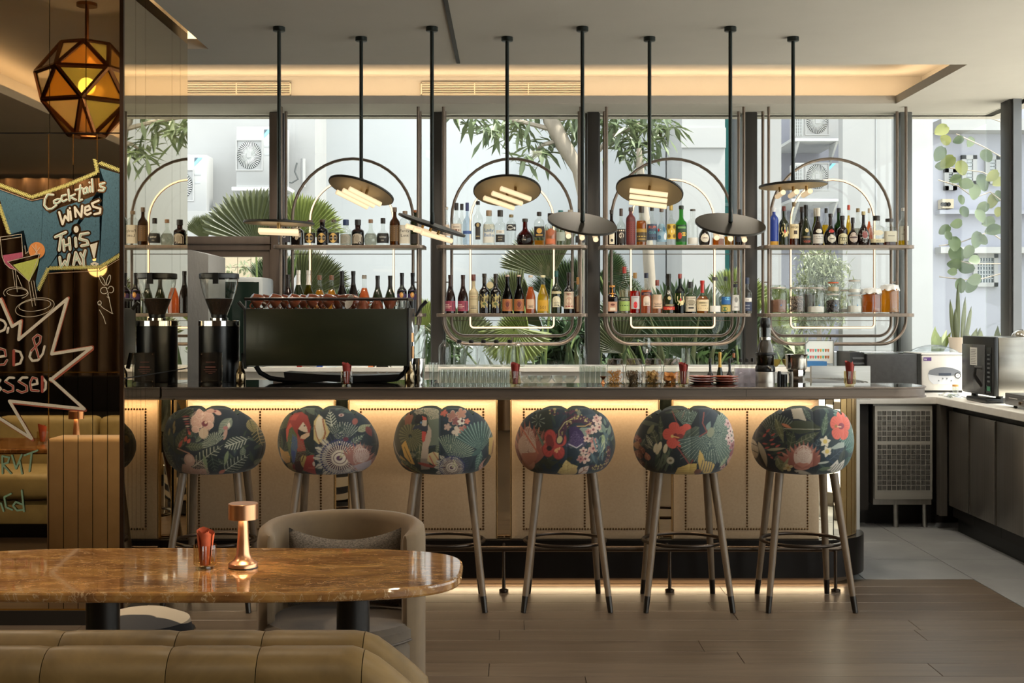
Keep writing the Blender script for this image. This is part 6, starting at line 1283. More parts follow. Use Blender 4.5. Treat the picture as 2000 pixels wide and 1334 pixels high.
def d3():
    p = Paint('#27302b'); p.strokes(3, 60, GR3, (90, 260), (12, 34)); p.poly([(90, 450), (250, 300), (350, 350), (350, 700), (120, 1000)], '#4a4634'); p.line([(130, 690), (180, 860), (280, 990)], 24, '#8a8172')
    p.poly([(500, 120), (900, 130), (890, 700), (700, 720), (760, 500), (700, 240)], '#5f6757'); p.rays(640, 330, 110, 420, 70, '#b3a58a', .4, 10, 130); p.poly([(330, 300), (420, 200), (480, 260), (400, 520), (350, 500)], '#7c4a34')
    p.fan(430, 580, 30, 250, 240, 420, 16, '#3f452f', '#6d6a48', .1); p.fan(430, 580, 30, 200, 60, 240, 10, '#4b4a34', '#6d6a48', .1)
    p.poly([(280, 740), (350, 650), (430, 860), (500, 1040), (440, 1030), (330, 920)], '#b98f36'); p.line([(330, 760), (440, 1000)], 12, '#4a4628'); p.poly([(250, 900), (330, 960), (460, 1140), (560, 1170), (500, 1200), (270, 1060)], '#a3823c'); p.poly([(330, 1070), (420, 1100), (380, 1140)], '#7d2a20')
    p.leaf(600, 1190, 200, 940, 50, '#4a5030', '#8a8a5c', 5); p.leaf(590, 700, 560, 1040, 60, '#3f4a34', '#8d8a6a', 3)
    p.poly([(720, 380), (775, 480), (760, 640), (720, 760), (730, 930), (600, 930), (620, 760), (640, 640), (700, 520)], '#a89684'); p.poly([(590, 930), (720, 930), (740, 1100), (600, 1120)], '#84786a')
    p.poly([(500, 340), (530, 240), (580, 225), (630, 250), (640, 330), (580, 375), (510, 370)], '#16181c'); p.poly([(620, 250), (690, 280), (700, 330), (640, 320)], '#a83a24'); p.poly([(630, 320), (700, 320), (695, 400), (615, 430)], '#b5a493'); p.poly([(460, 480), (500, 410), (600, 390), (680, 420), (715, 390), (710, 480), (640, 500), (560, 450)], '#2c3242'); p.ell(607, 355, 16, 18, '#5a7a9a'); p.poly([(625, 490), (690, 500), (670, 640), (640, 665), (615, 620)], '#b12f20')
    p.poly([(720, 850), (800, 810), (885, 830), (885, 1090), (800, 1030), (700, 960)], '#bda878'); p.line([(800, 820), (885, 950)], 16, '#96502c'); p.line([(740, 880), (800, 1020), (885, 1080)], 18, '#a8442c'); p.leaf(540, 1000, 880, 1080, 30, '#8f3a2c')
    p.poly([(887, 100), (1745, 100), (1745, 1215), (887, 1215)], '#1f2c34'); p.strokes(33, 40, ['#2c3e3c', '#1d2c3c', '#3d5048'], (80, 240), (12, 30), (900, 1740, 130, 1200))
    for x, y, r, c in ((1100, 260, 90, '#8a5a4a'), (1150, 330, 70, '#7a4440'), (960, 200, 60, '#a34a34'), (1230, 220, 80, '#9c6a52'), (1180, 500, 90, '#bda890'), (1260, 470, 70, '#a0604c'), (1020, 420, 60, '#a88a78'), (1430, 620, 60, '#9c7468'), (1350, 560, 50, '#b08c80'), (1230, 340, 60, '#c4b8a4'), (1320, 340, 45, '#b0583a'), (1300, 450, 50, '#8c4a40')): p.flower(x, y, r, 5, c, x % 60, .6, .45, '#c9b09a' if r > 60 else None)
    p.ell(1245, 330, 18, 26, '#4a2430'); p.fan(1060, 930, 30, 400, 5, 120, 20, '#3d4c44', '#56685a', .15, None, '#a5a98c'); p.fan(1540, 830, 20, 480, 50, 150, 14, '#2e4440', '#44605a', .1, None, '#7d9484'); p.leaf(1540, 830, 1440, 1180, 50, '#3c5650', '#7d9484'); p.leaf(1540, 800, 1380, 900, 40, '#3c5650')
    p.line([(1640, 400), (1690, 520), (1650, 640)], 20, '#8a9690'); p.poly([(1660, 640), (1745, 640), (1740, 860), (1690, 960), (1650, 900)], '#b5964e'); p.line([(1730, 700), (1700, 920)], 18, '#8c5a2c'); p.leaf(1500, 1180, 1640, 940, 50, '#9c6a5c', '#c2a090'); p.leaf(1560, 1130, 1680, 900, 40, '#1d2a2a'); p.passion(1085, 1075, 140); p.line([(1110, 940), (1160, 1060)], 14, '#b5ac84'); return p
def d4():
    p = Paint('#1a2a35'); p.strokes(4, 60, ['#22323a', '#1c2b2a', '#27363f', '#2b3a30'], (90, 260), (14, 36)); p.poly([(400, 180), (660, 160), (700, 420), (560, 800), (520, 1190), (330, 1180), (440, 700)], '#222b22')
    p.strokes(44, 16, ['#2a2f20', '#343828'], (120, 260), (30, 50), (480, 900, 850, 1180)); p.protea(320, 1060, 420, 760, '#a86e50', '#8a4a3a', '#b09282', -104); p.ell(300, 760, 140, 190, '#b39683'); p.rays(320, 1020, 120, 440, 44, '#8f6a5c', .25, 70, 70); p.poly([(210, 880), (470, 830), (440, 960), (330, 1080), (250, 1060)], '#96583f'); p.line([(180, 420), (470, 850)], 24, '#a8583c')
    p.fan(470, 330, 5, 110, 0, 360, 8, '#222b28', '#2f3a34', .1, None, '#7d8474'); p.leaf(620, 880, 420, 450, 30, '#4a5c4c', '#6d7c64', 3); p.line([(600, 900), (420, 470)], 10, '#8a4a3c')
    p.flower(720, 700, 240, 4, '#a32a1e', 35, .5, .45, '#7a1f1a', None, .2, '#7a1f1a', .82, 1.05); p.ell(650, 660, 60, 120, '#6d1a16', -10); p.ell(640, 760, 40, 40, '#2a1414')
    for x, y in ((735, 790), (760, 775), (795, 760), (760, 810)): p.ell(x, y, 14, 26, '#c9955c', 20)
    p.line([(800, 640), (830, 490), (900, 370), (1000, 300)], 120, '#3a1c2c'); p.line([(1000, 300), (1150, 300), (1290, 370)], 110, '#3a1a2c'); r = random.Random(4)
    for _ in range(60): t = r.random(); x = 800+490*t; y = 560-300*math.sin(PI*t*.8)+r.uniform(-40, 40); p.ell(x, y, r.uniform(6, 14), r.uniform(6, 18), r.choice(['#a8985c', '#8a7a4c', '#5c3048']), r.uniform(0, 90))
    p.line([(790, 620), (790, 480), (880, 350), (1000, 290)], 10, '#b0a870'); p.line([(1050, 410), (1200, 410), (1300, 360)], 14, '#b08a4c'); p.ell(800, 620, 40, 60, '#a89a6a', 20)
    for _ in range(26): x = r.uniform(650, 1090); p.ell(x, r.uniform(145, 240), r.uniform(10, 26), r.uniform(10, 24), r.choice(['#4a2234', '#331a2a', '#8a7a4c', '#2b2030']))
    p.fan(1120, 430, 10, 190, 270, 360, 12, '#8a9484', '#5c6a60', .2); p.poly([(945, 430), (1060, 400), (1140, 480), (1210, 600), (1150, 700), (1070, 740), (960, 690)], '#33204a'); p.rays(1040, 460, 30, 300, 70, '#5c4a70', .3, 240, 70); p.line([(945, 690), (1065, 750), (1150, 690)], 14, '#b9b0b4')
    for x, y, rr_ in ((1230, 610, 60), (1330, 470, 70), (1330, 650, 60), (1400, 330, 80), (1430, 440, 60), (1250, 500, 50), (1330, 770, 75), (1170, 800, 60), (1200, 930, 80), (1130, 930, 60), (1270, 830, 50), (1380, 290, 50)): p.flower(x, y, rr_, 5, r.choice(['#b08474', '#c2a08e', '#a86a60']), x % 72, .7, .4, '#cfb8a6', '#6b2434', .28)
    p.leaf(1440, 880, 1600, 500, 40, '#a3aa86', '#7a8468', 3); p.leaf(1500, 560, 1430, 730, 50, '#8f9c70', '#6a7a50', 4); p.leaf(1420, 510, 1590, 470, 30, '#7d8c74'); p.strokes(45, 16, ['#4c6064', '#3a505a', '#5a7070', '#2c3f48'], (150, 300), (16, 30), (1360, 1700, 600, 1150), (70, 120)); p.strokes(46, 10, ['#56685c', '#6a7a6a'], (100, 240), (20, 40), (1500, 1720, 300, 700), (60, 120))
    p.line([(1580, 780), (1600, 900), (1560, 1060)], 60, '#4a2a34')
    for _ in range(40): t = r.random(); p.ell(1585-30*t+r.uniform(-30, 30), 790+280*t, 8, 12, r.choice(['#a8905c', '#2c1a24', '#6b4450']))
    p.line([(1310, 1080), (1500, 1110)], 80, '#3a2430'); [p.ell(r.uniform(1310, 1520), r.uniform(1050, 1140), 10, 14, r.choice(['#a8985c', '#20161c'])) for _ in range(24)]
    for a in (100, 20, 200, 280): p.leaf(930, 1110, 930+170*math.cos(math.radians(a)), 1110-170*math.sin(math.radians(a)), 75, '#c2aa66', '#a88c4c', 3, 5)
    p.leaf(1000, 1210, 1060, 1040, 60, '#b89a5c'); p.leaf(1110, 1200, 1270, 1050, 70, '#bfa898', '#8a5a40', 2, 16); return p
def d5():
    p = Paint('#1c2427'); p.strokes(5, 60, ['#232b24', '#2b3328', '#1d2830', '#333c30'], (90, 260), (16, 40)); p.leaf(180, 380, 480, 400, 40, '#4a5040'); p.leaf(420, 700, 330, 430, 60, '#3f4432', '#7a7a5a', 3); p.leaf(480, 640, 470, 250, 40, '#39402f', '#6a6f54', 4)
    p.ell(330, 480, 30, 90, '#6d6c4c', 30); p.strokes(55, 26, ['#2b3a2c', '#3f4c3c', '#55604c'], (150, 360), (10, 20), (400, 640, 900, 1190), (60, 120)); p.leaf(350, 750, 260, 560, 40, '#3f4636', '#a8a184', 7, 7)
    for x, y in ((400, 770), (460, 740), (540, 770), (430, 800)): p.ell(x, y, 30, 75, '#c0b493', 10)
    for x, y, a, c in ((170, 660, 0, '#6b2a24'), (150, 760, 20, '#a8703c'), (230, 820, -30, '#7a4028'), (310, 920, -30, '#9c5a3c'), (200, 920, -10, '#6a3424'), (160, 900, 20, '#8a5034'), (240, 1060, -20, '#54282a')): p.leaf(x, y+70, x-20+a, y-70, 45, c, '#c08a5c', 2, 5)
    p.fan(880, 480, 20, 330, 60, 130, 16, '#2f3c34', '#54665a', .1, None, '#8a988a'); p.line([(650, 180), (700, 330), (770, 460)], 12, '#8c3a34'); p.line([(830, 190), (790, 280)], 10, '#7c5a4c')
    p.flower(690, 560, 215, 5, '#b83a24', 100, .45, .62, None, '#6b1a1c', .18, '#9c2c1e', .88, 1.0); p.ell(760, 590, 70, 60, '#7a1f1c'); p.ell(860, 430, 70, 60, '#b83a24'); p.line([(740, 590), (650, 570)], 16, '#c9964c'); p.ell(640, 570, 20, 26, '#c9a85c')
    p.poly([(760, 690), (850, 480), (1000, 410), (1055, 420), (1055, 720), (920, 1000), (840, 900)], '#4a5244'); p.poly([(860, 540), (1050, 430), (1050, 560), (830, 640)], '#39443a'); [p.line([(770, 690+60*i), (1050, 430+75*i)], 9, '#69705c') for i in range(5)]; p.line([(720, 740), (830, 900), (920, 1030), (1040, 780)], 16, '#8c3a34')
    p.ell(620, 960, 55, 60, '#b3ac94'); p.ell(620, 960, 24, 20, '#6a6248'); p.poly([(710, 1180), (740, 1080), (900, 1010), (1030, 1000), (1020, 1215), (720, 1215)], '#c2a24c'); [p.line([(740, 1090+40*i), (1010, 1070+38*i)], 7, '#a3853a') for i in range(4)]
    p.poly([(1056, 100), (1745, 100), (1745, 1215), (1056, 1215)], '#1f2b36'); p.strokes(56, 24, ['#26323c', '#2b3a38'], (80, 220), (12, 30), (1070, 1740, 130, 1200))
    p.fan(1230, 520, 30, 620, -70, 62, 22, '#51645a', '#3b4c48', .06, None, '#a4ad98'); p.fan(1230, 520, 30, 520, 190, 292, 15, '#44564e', '#2b3b40', .06, None, '#99a490'); p.ell(1240, 510, 60, 80, '#7d8068', 20); p.line([(1060, 570), (1180, 500), (1110, 360), (1140, 200)], 20, '#7c3c34'); p.leaf(1180, 470, 1240, 330, 40, '#6a7c74')
    for x, y, rr_ in ((1560, 390, 70), (1660, 440, 90), (1600, 520, 60), (1690, 380, 60), (1560, 620, 60), (1690, 640, 90), (1650, 760, 80), (1720, 540, 60), (1580, 700, 50)): p.flower(x, y, rr_, 5, ['#b08c88', '#8c5058', '#c4aca4'][(x+y) % 3], x % 72, .7, .4, '#cdb8b0', '#5c2430', .25)
    p.leaf(1600, 1090, 1660, 880, 70, '#b08270', '#8a5a4c', 3); p.leaf(1600, 930, 1690, 800, 40, '#7a3440'); p.poly([(1060, 780), (1120, 860), (1150, 960), (1280, 990), (1330, 1040), (1290, 1180), (1180, 1195), (1080, 1100), (1040, 960)], '#bf9d4e'); [p.line([(1120+40*i, 950+12*i), (1090+45*i, 1150)], 14, '#39485a') for i in range(5)]; p.ell(1060, 1150, 60, 50, '#6b3c24'); p.flower(1495, 1105, 60, 5, '#b48a7c', 0, .7, .5, None, '#7a2c34', .35); p.leaf(1420, 1090, 1560, 900, 30, '#7d8a6c', '#a8ae90', 4); return p
def d6():
    p = Paint('#18222a'); p.strokes(6, 60, ['#222b22', '#2c352a', '#1c2a30', '#343d30'], (90, 260), (16, 40)); p.fan(330, 640, 20, 420, 40, 120, 14, '#2a3228', '#39423a', .1, None, '#7d8474')
    for x, y, a in ((280, 520, 60), (240, 600, 70), (340, 570, 40), (320, 650, 30), (230, 700, -20), (330, 710, 10), (260, 780, 20), (300, 860, -60), (340, 900, -70), (400, 740, 30), (210, 860, 60), (420, 840, 10)): p.leaf(x-30, y+20, x+45*math.cos(math.radians(a)), y-60*math.sin(math.radians(a)), 17, '#9c3a2c')
    p.leaf(250, 820, 530, 760, 26, '#8a8468'); p.leaf(70, 620, 160, 1130, 60, '#b0a488', '#3a362a', 4, 14); p.leaf(160, 700, 300, 1130, 36, '#a89c80'); p.leaf(380, 310, 480, 690, 50, '#5a5c3c', '#84825c', 3)
    p.poly([(600, 150), (760, 130), (810, 330), (700, 300), (620, 300)], '#a39a88'); p.leaf(790, 140, 880, 330, 50, '#2f3d34', '#55645a', 4); p.poly([(480, 450), (640, 320), (860, 330), (1025, 420), (1025, 460), (700, 540)], '#343a28'); p.line([(480, 455), (1020, 455)], 8, '#a8a48c'); p.leaf(450, 380, 600, 450, 26, '#b0643a')
    p.leaf(640, 700, 500, 460, 60, '#2b3222', '#5c6248', 3); p.leaf(650, 690, 1020, 490, 70, '#3a402c', '#76785c', 5); p.leaf(560, 780, 620, 480, 60, '#333a28', '#666a4c', 3); p.leaf(900, 860, 1020, 560, 60, '#22303a', '#5a6a6c', 4)
    p.protea(765, 1060, 520, 430, '#b0705a', '#8f5040', '#c4a896', -90); p.ell(780, 880, 110, 120, '#c7b0a0'); p.rays(770, 1040, 60, 300, 50, '#a88474', .25, 60, 60); p.poly([(650, 1000), (770, 1080), (930, 980), (880, 1070), (770, 1090), (660, 1060)], '#9c5a48')
    p.leaf(400, 940, 520, 1180, 60, '#6a6c48', '#8f8c68', 3); p.leaf(490, 1120, 560, 900, 26, '#8a8a64'); p.flower(565, 1085, 70, 4, '#c2ad78', 30, .6, .3, None, '#b08a3c', .3); p.leaf(660, 1130, 960, 1200, 36, '#b3a996'); [p.ell(590+22*i, 1165+(i % 2)*12, 14, 10, '#0f1212') for i in range(7)]
    p.poly([(1030, 100), (1745, 100), (1745, 1215), (1030, 1215)], '#1f3036'); p.strokes(66, 30, ['#2c4440', '#24384a', '#3a5048', '#2a3a34'], (80, 240), (12, 34), (1040, 1740, 130, 1200))
    p.leaf(1060, 560, 1140, 180, 50, '#4a5c4a', '#7a8c74', 4); p.fan(1760, 330, 20, 520, 150, 260, 22, '#3f6058', '#2b4648', .05, None, '#8fa698'); p.leaf(1640, 560, 1740, 330, 40, '#9ca59a'); p.leaf(1480, 800, 1740, 760, 90, '#2c4f4a', '#5f8276', 7); p.leaf(1480, 1060, 1700, 1000, 110, '#214640', '#6a8c80', 7); p.leaf(1450, 1190, 1560, 940, 60, '#1c3a38')
    p.flower(1380, 420, 235, 5, '#c24a34', 84, .42, .66, None, '#6b1f34', .16, '#a33a2a', .86, 1.0); p.ell(1385, 420, 60, 50, '#7a2436'); p.line([(1380, 430), (1290, 420)], 18, '#c9a07c'); p.ell(1285, 415, 26, 26, '#8c5c30')
    for cx, cy, ro in ((1100, 650, 10), (1135, 810, 40)):
        for k in range(5): a = math.radians(ro+72*k); p.leaf(cx, cy, cx+100*math.cos(a), cy-100*math.sin(a), 34, '#c9bfa8')
        p.ell(cx, cy, 36, 36, '#c4a850')
    p.poly([(1180, 760), (1330, 680), (1450, 680), (1440, 760), (1260, 780)], '#8f988f'); p.leaf(1180, 950, 1440, 760, 90, '#26343f', '#4a5a64', 4); p.leaf(1380, 1010, 1450, 780, 60, '#3a423c'); p.poly([(1160, 1120), (1330, 950), (1370, 1030), (1470, 960), (1475, 1180), (1290, 1200), (1240, 1140)], '#c4bdb0'); [p.line([(1220+60*i, 1150), (1310+50*i, 1030)], 12, '#26343a') for i in range(4)]; p.leaf(1030, 1110, 1260, 1080, 36, '#56664c'); p.ell(1090, 990, 90, 18, '#a8aba0', -8); return p
fab = NT('tropical_fabric'); at = fab.n('ShaderNodeVertexColor'); at.layer_name = 'print'
wv = fab.noise(fab.coord(), 260, 2); hs = fab.n('ShaderNodeHueSaturation'); hs.inputs['Saturation'].default_value = .92; hs.inputs['Value'].default_value = 1.0; fab.l(at.outputs[0], hs.inputs['Color'])
fabm = fab.done(fab.pbsdf(hs.outputs[0], .75, sheen=.15, normal=fab.bump(wv, .15, .001)).outputs[0])
fab_in = MN('fabric_lining', '#232b2a', '#3a463c', 14, .8)
legm = MN('stool_wood', '#5d4d3d', '#76644f', 5, .42, stretch=(14, 14, .8), bump=.08, bdist=.001)
tipm = M('leg_tip', '#3b3733', .3, .85)
RX, RY, ZB0, ZT0 = .255, .245, .667, 1.0
def shell(th, b):
    """outer skin of the back: th angle round the seat, b 0 at the bottom, 1 at the rim; numpy arrays"""
    at_ = np.abs(th); sn = np.sin(np.minimum(at_, PI/2))
    zt = ZT0-np.interp(np.degrees(at_), [0, 15, 26, 40, 50, 60, 70, 80, 90, 100, 110, 118], [.004, 0, .002, .016, .026, .046, .07, .095, .115, .14, .18, .22])
    seam = .013*np.exp(-(th/.07)**2)+.019*np.exp(-((at_-.70)/.065)**2)
    z = ZB0+(zt-seam*np.clip((b-.5)*2, 0, 1)-ZB0)*b
    f = np.ones_like(z); d = z-ZB0
    f = np.where(d < .16, .60+.40*np.sqrt(np.clip(1-(1-d/.16)**2, 0, 1)), 1)
    e = zt-z; f = f*np.where(e < .11, .84+.16*np.sqrt(np.clip(1-(1-e/.11)**2, 0, 1)), 1)
    puff = 1+.016*(np.abs(np.sin(PI*at_/.70))**.5)*np.clip(b*6, 0, 1)-.01
    f = f*puff
    return np.stack([RX*np.sin(th)*f, -RY*np.cos(th)*f, z], -1)
NU, NV = 300, 150
def stool(name_lbl, X, design):
    t = thing('bar_stool', name_lbl, 'stool', (X, 6.205, 0), group='printed bar stools')
    th, b = np.meshgrid(np.linspace(-2.05, 2.05, NU+1), np.linspace(0, 1, NV+1)**.85, indexing='ij')
    P = shell(th, b).reshape(-1, 3); me = bpy.data.meshes.new('back_shell')
    i, j = np.meshgrid(np.arange(NU), np.arange(NV), indexing='ij'); k = NV+1; a = (i*k+j).ravel()
    q = np.stack([a, a+k, a+k+1, a+1], -1)
    me.vertices.add(len(P)); me.vertices.foreach_set('co', P.astype(np.float32).ravel())
    me.loops.add(q.size); me.loops.foreach_set('vertex_index', q.astype(np.int32).ravel())
    me.polygons.add(len(q)); me.polygons.foreach_set('loop_start', np.arange(0, q.size, 4, dtype=np.int32))
    me.update(calc_edges=True); me.validate(); me.polygons.foreach_set('use_smooth', [True]*len(q))
    p = design(); px = 920+825*P[:, 0]/.258; py = 1212-(P[:, 2]-ZB0)*3245
    fx = np.clip((px-80)/5, 0, p.im.shape[1]-2); fy = np.clip((py-105)/5, 0, p.im.shape[0]-2); x0 = fx.astype(int); y0 = fy.astype(int); wx = (fx-x0)[:, None]; wy = (fy-y0)[:, None]
    c = (p.im[y0, x0]*(1-wx)+p.im[y0, x0+1]*wx)*(1-wy)+(p.im[y0+1, x0]*(1-wx)+p.im[y0+1, x0+1]*wx)*wy
    ca = me.color_attributes.new('print', 'FLOAT_COLOR', 'POINT'); ca.data.foreach_set('color', np.concatenate([c, np.ones((len(c), 1))], 1).astype(np.float32).ravel())
    me.materials.append(fabm); o = bpy.data.objects.new('back_shell', me); S.collection.objects.link(o); o.parent = t
    # inside of the tub, seat and base
    mb = MB()
    def inner(a, b_):
        th = np.array(-2.05+4.1*a); o1 = shell(th, np.array(1.0)); k = 1-.30*min(1, b_*2.2)
        z = o1[2]+.010*math.sin(PI*min(1, b_*2.2))-(max(0, b_-.35)/.65)*(o1[2]-.74)
        return (o1[0]*k, o1[1]*k, z)
    mb.grid(inner, 60, 10); mb.build('back_lining', fab_in, t, world=False, fix=False)
    mb = MB().lathe([(.60, .668), (.60, .70), (.72, .745), (.74, .765), (.66, .785), (.3, .79), (.001, .79)], 32, sx=RX, sy=RY, cap1=False); mb.build('seat_cushion', fab_in, t, world=False)
    for sx in (-1, 1):
        for fr in (1, 0):
            top = (sx*.134, -.10 if fr else .115, .668); bot = (sx*(.213 if fr else .183), -.205 if fr else .215, 0)
            tp = Vector(top); bt_ = Vector(bot); md = bt_+(tp-bt_)*.118
            lg = MB().tube([tuple(md), tuple(tp)], [.0152, .0215], 16).build('leg', legm, t, world=False)
            MB().tube([(bot[0], bot[1], .0005), tuple(md)], [.0135, .0158], 16).build('leg_tip', tipm, lg, world=False)
    cx, cy = 0, .005
    MB().tube([(cx+.203*math.cos(2*PI*i/40), cy+.19*math.sin(2*PI*i/40), .318) for i in range(40)], .009, 10, True).build('footrest_ring', M('ring_bronze', '#3c342e', .32, .9), t, world=False)
    return t
desc = ['bar stool printed with a big pale orchid over dark leaves, leftmost', 'bar stool printed with a red macaw and a passion flower', 'bar stool printed with a crowned crane and fan palm', 'bar stool printed with a red bloom, protea and yellow flowers', 'bar stool printed with a red hibiscus and a large fan palm leaf', 'bar stool printed with a coral hibiscus and protea, rightmost']
for X, ds_, lb in zip([(413-CX)/391.5, (637.5-CX)/391.5, (865-CX)/391.5, (1105-CX)/391.5, (1339-CX)/391.5, (1573-CX)/391.5], (d1, d2, d3, d4, d5, d6), desc): stool(lb, X, ds_)
# ------------------------------------------------------------------ marble table and what stands on it
t = NT('tan_marble'); v = t.coord((1.6, 4.5, 2)); n1 = t.noise(v, 2.2, 9, .66, 1.6); n2 = t.noise(t.coord((1.7, 3.6, 1)), 3.1, 7, .62, 1.8)
ab = t.n('ShaderNodeMath', operation='SUBTRACT'); ab.inputs[1].default_value = .5; t.l(n2, ab.inputs[0]); a2 = t.n('ShaderNodeMath', operation='ABSOLUTE'); t.l(ab.outputs[0], a2.inputs[0])
base = t.ramp(n1, [(.28, '#55371f'), (.44, '#835a34'), (.56, '#a0743f'), (.74, '#bd9560')]); vein = t.ramp(a2.outputs[0], [(.0, '#cdb08a'), (.008, '#a88458'), (.02, '#000000')])
mx_ = t.n('ShaderNodeMixRGB', blend_type='LIGHTEN'); mx_.inputs[0].default_value = .7; t.l(base, mx_.inputs[1]); t.l(vein, mx_.inputs[2])
marble = t.done(t.pbsdf(mx_.outputs[0], .06, spec=.6, coat=.3).outputs[0])
def sell(cx, cy, a, b, e, n=72):
    r = []
    for i in range(n):
        th = 2*PI*i/n; c, s_ = math.cos(th), math.sin(th); q = (abs(c)**e+abs(s_)**e)**(-1/e); r.append((cx+a*c*q, cy+b*s_*q))
    return r
TB = (-.955, 3.655)
def marble_table(loc, label):
    t = thing('marble_table', label, 'table', loc)
    slab(MB(), sell(loc[0], loc[1], .815, .325, 3.6, 120), .670, .70, .008).build('table_top', marble, t, smooth=12)
    for dx in (-.254, .49):
        MB().cyl((loc[0]+dx, loc[1], .012), (loc[0]+dx, loc[1], .66), .049, n=28).box(loc[0]+dx-.12, loc[0]+dx+.12, loc[1]-.12, loc[1]+.12, .66, .6695).build('pedestal', M('pedestal_dark', '#2a2725', .38, .7), t)
        MB().lathe([(.19, 0), (.20, .003), (.20, .009), (.17, .012), (.05, .0125)], 32, (loc[0]+dx, loc[1], 0)).build('base_disc', M('pedestal_dark'), t)
    return t
marble_table((TB[0], TB[1], 0), 'tan marble table with rounded ends in the foreground')
rose = M('rose_gold', '#d9a27a', .30, .95)
def table_lamp(loc, label, power=.8):
    t = thing('table_lamp', label, 'lamp', loc); t.scale = (1.055,)*3
    MB().lathe([(.038, 0), (.0405, .0015), (.0405, .012), (.038, .0145), (.031, .019), (.0235, .027), (.0195, .040), (.0165, .075), (.0135, .125), (.0125, .137)], 36).build('stem', rose, t, world=False, smooth=50)
    MB().lathe([(.038, .1375), (.0415, .1375), (.0415, .180), (.040, .1815), (.001, .1815)], 40, cap0=False, cap1=False).build('shade', rose, t, world=False)
    MB().lathe([(.014, .1405), (.037, .1405), (.037, .1415), (.014, .1415)], 32, cap0=False, cap1=False).build('diffuser', ME('lamp_diffuser', (1, .70, .40), 20), t, world=False, fix=False)
    MB().lathe([(.0405, .0002), (.0412, .0), (.0412, .003), (.040, .003)], 32).build('rubber_ring', blackp, t, world=False)
    return t
ZT = .7002
table_lamp(((475-CX)/655, 3.664, ZT), 'rose-gold mushroom lamp glowing on the foreground marble table')
napkin_glass(400.5, 1111, 1031, 44, 3.65, ZT, 'ribbed glass of terracotta napkins on the foreground marble table', seed=21, mat=napm, vrim=1063.5)
# ------------------------------------------------------------------ tub chair behind the table
suede = MN('taupe_velvet', '#5d4a33', '#735e41', 5, .8, sheen=.15, lo=.3, hi=.75)
suede_d = MN('grey_velvet_seat', '#483c30', '#5f5140', 9, .85, sheen=.15)
def tub_chair(loc, label, rz=0, m1=None):
    t = thing('tub_chair', label, 'chair', loc, rz); m1 = m1 or suede; r, R = .225, .283
    rings = []; n = 44
    for i in range(n+1):
        th = math.radians(-118+236*i/n); c, s_ = math.sin(th), math.cos(th); e = abs(th)/math.radians(118)
        zt = .752-.03*e**4; edge = min(1, (1-e)*14+.25)
        mid = (r+R)/2; hw = (R-r)/2*edge
        prof = [(mid-hw, .40), (mid-hw, zt-.035), (mid-hw*.8, zt-.012), (mid-hw*.3, zt), (mid+hw*.3, zt), (mid+hw*.85, zt-.012), (mid+hw, zt-.04), (mid+hw, .02), (mid-hw, .02)]
        rings.append([(p*c, p*s_, z) for p, z in prof])
    loft(MB(), rings).build('back_shell', m1, t, world=False, smooth=50)
    MB().lathe([(.21, .02), (.262, .03), (.268, .06), (.268, .36), (.262, .372), (.05, .375)], 40, cap1=True).build('drum_base', suede_d, t, world=False)
    MB().lathe([(.262, .376), (.270, .385), (.270, .415), (.255, .432), (.15, .442), (.001, .445)], 40, cap1=False).build('seat', suede_d, t, world=False)
    MB().tube([(.269*math.cos(2*PI*i/40), .269*math.sin(2*PI*i/40), .38) for i in range(40)], .0045, 6, True).build('piping', M('piping', '#4c4035', .7), t, world=False)
    MB().lathe([(.20, 0.0005), (.21, .004), (.21, .02)], 32).build('plinth', blackp, t, world=False)
    return t
CH_ = ((670-CX)/571, 4.18)
tub_chair((CH_[0], CH_[1], 0), 'taupe velvet tub chair behind the marble table')
tw = NT('grey_weave'); ck = tw.n('ShaderNodeTexWave'); ck.inputs['Scale'].default_value = 90; ck.inputs['Distortion'].default_value = 3; nn = tw.noise(tw.coord((1, 1, 3)), 160, 3)
weave = tw.done(tw.pbsdf(tw.ramp(nn, [(.35, '#3a342e'), (.65, '#6f655a')]), .9, normal=tw.bump(nn, .4, .002)).outputs[0])
pw = thing('lumbar_cushion', 'grey woven lumbar cushion propped in the taupe tub chair', 'cushion', (CH_[0], CH_[1]+.095, .445))
def pil(sgn):
    def fn(a, b):
        x, z = 2*a-1, 2*b-1; k = (1-x**6)**.5*(1-z**6)**.5 if abs(x) < 1 and abs(z) < 1 else 0
        k = max(0, 1-abs(x)**3.2)**.5*max(0, 1-abs(z)**3.2)**.5
        px = .195*x*(1-.05*(1-z*z)*0-.03*(1-abs(z))); pz = .135+.135*z*(1-.16*(1-x*x)) - .02*(1-x*x)*(z > 0)*z
        return (px, -.03+.075*(pz-.135)+sgn*.052*k+.03*x*x*-1*0, pz+.002)
    return fn
pm = MB(); pm.grid(pil(-1), 24, 14); pm.grid(pil(1), 24, 14)
pm.build('cushion', weave, pw, world=False)
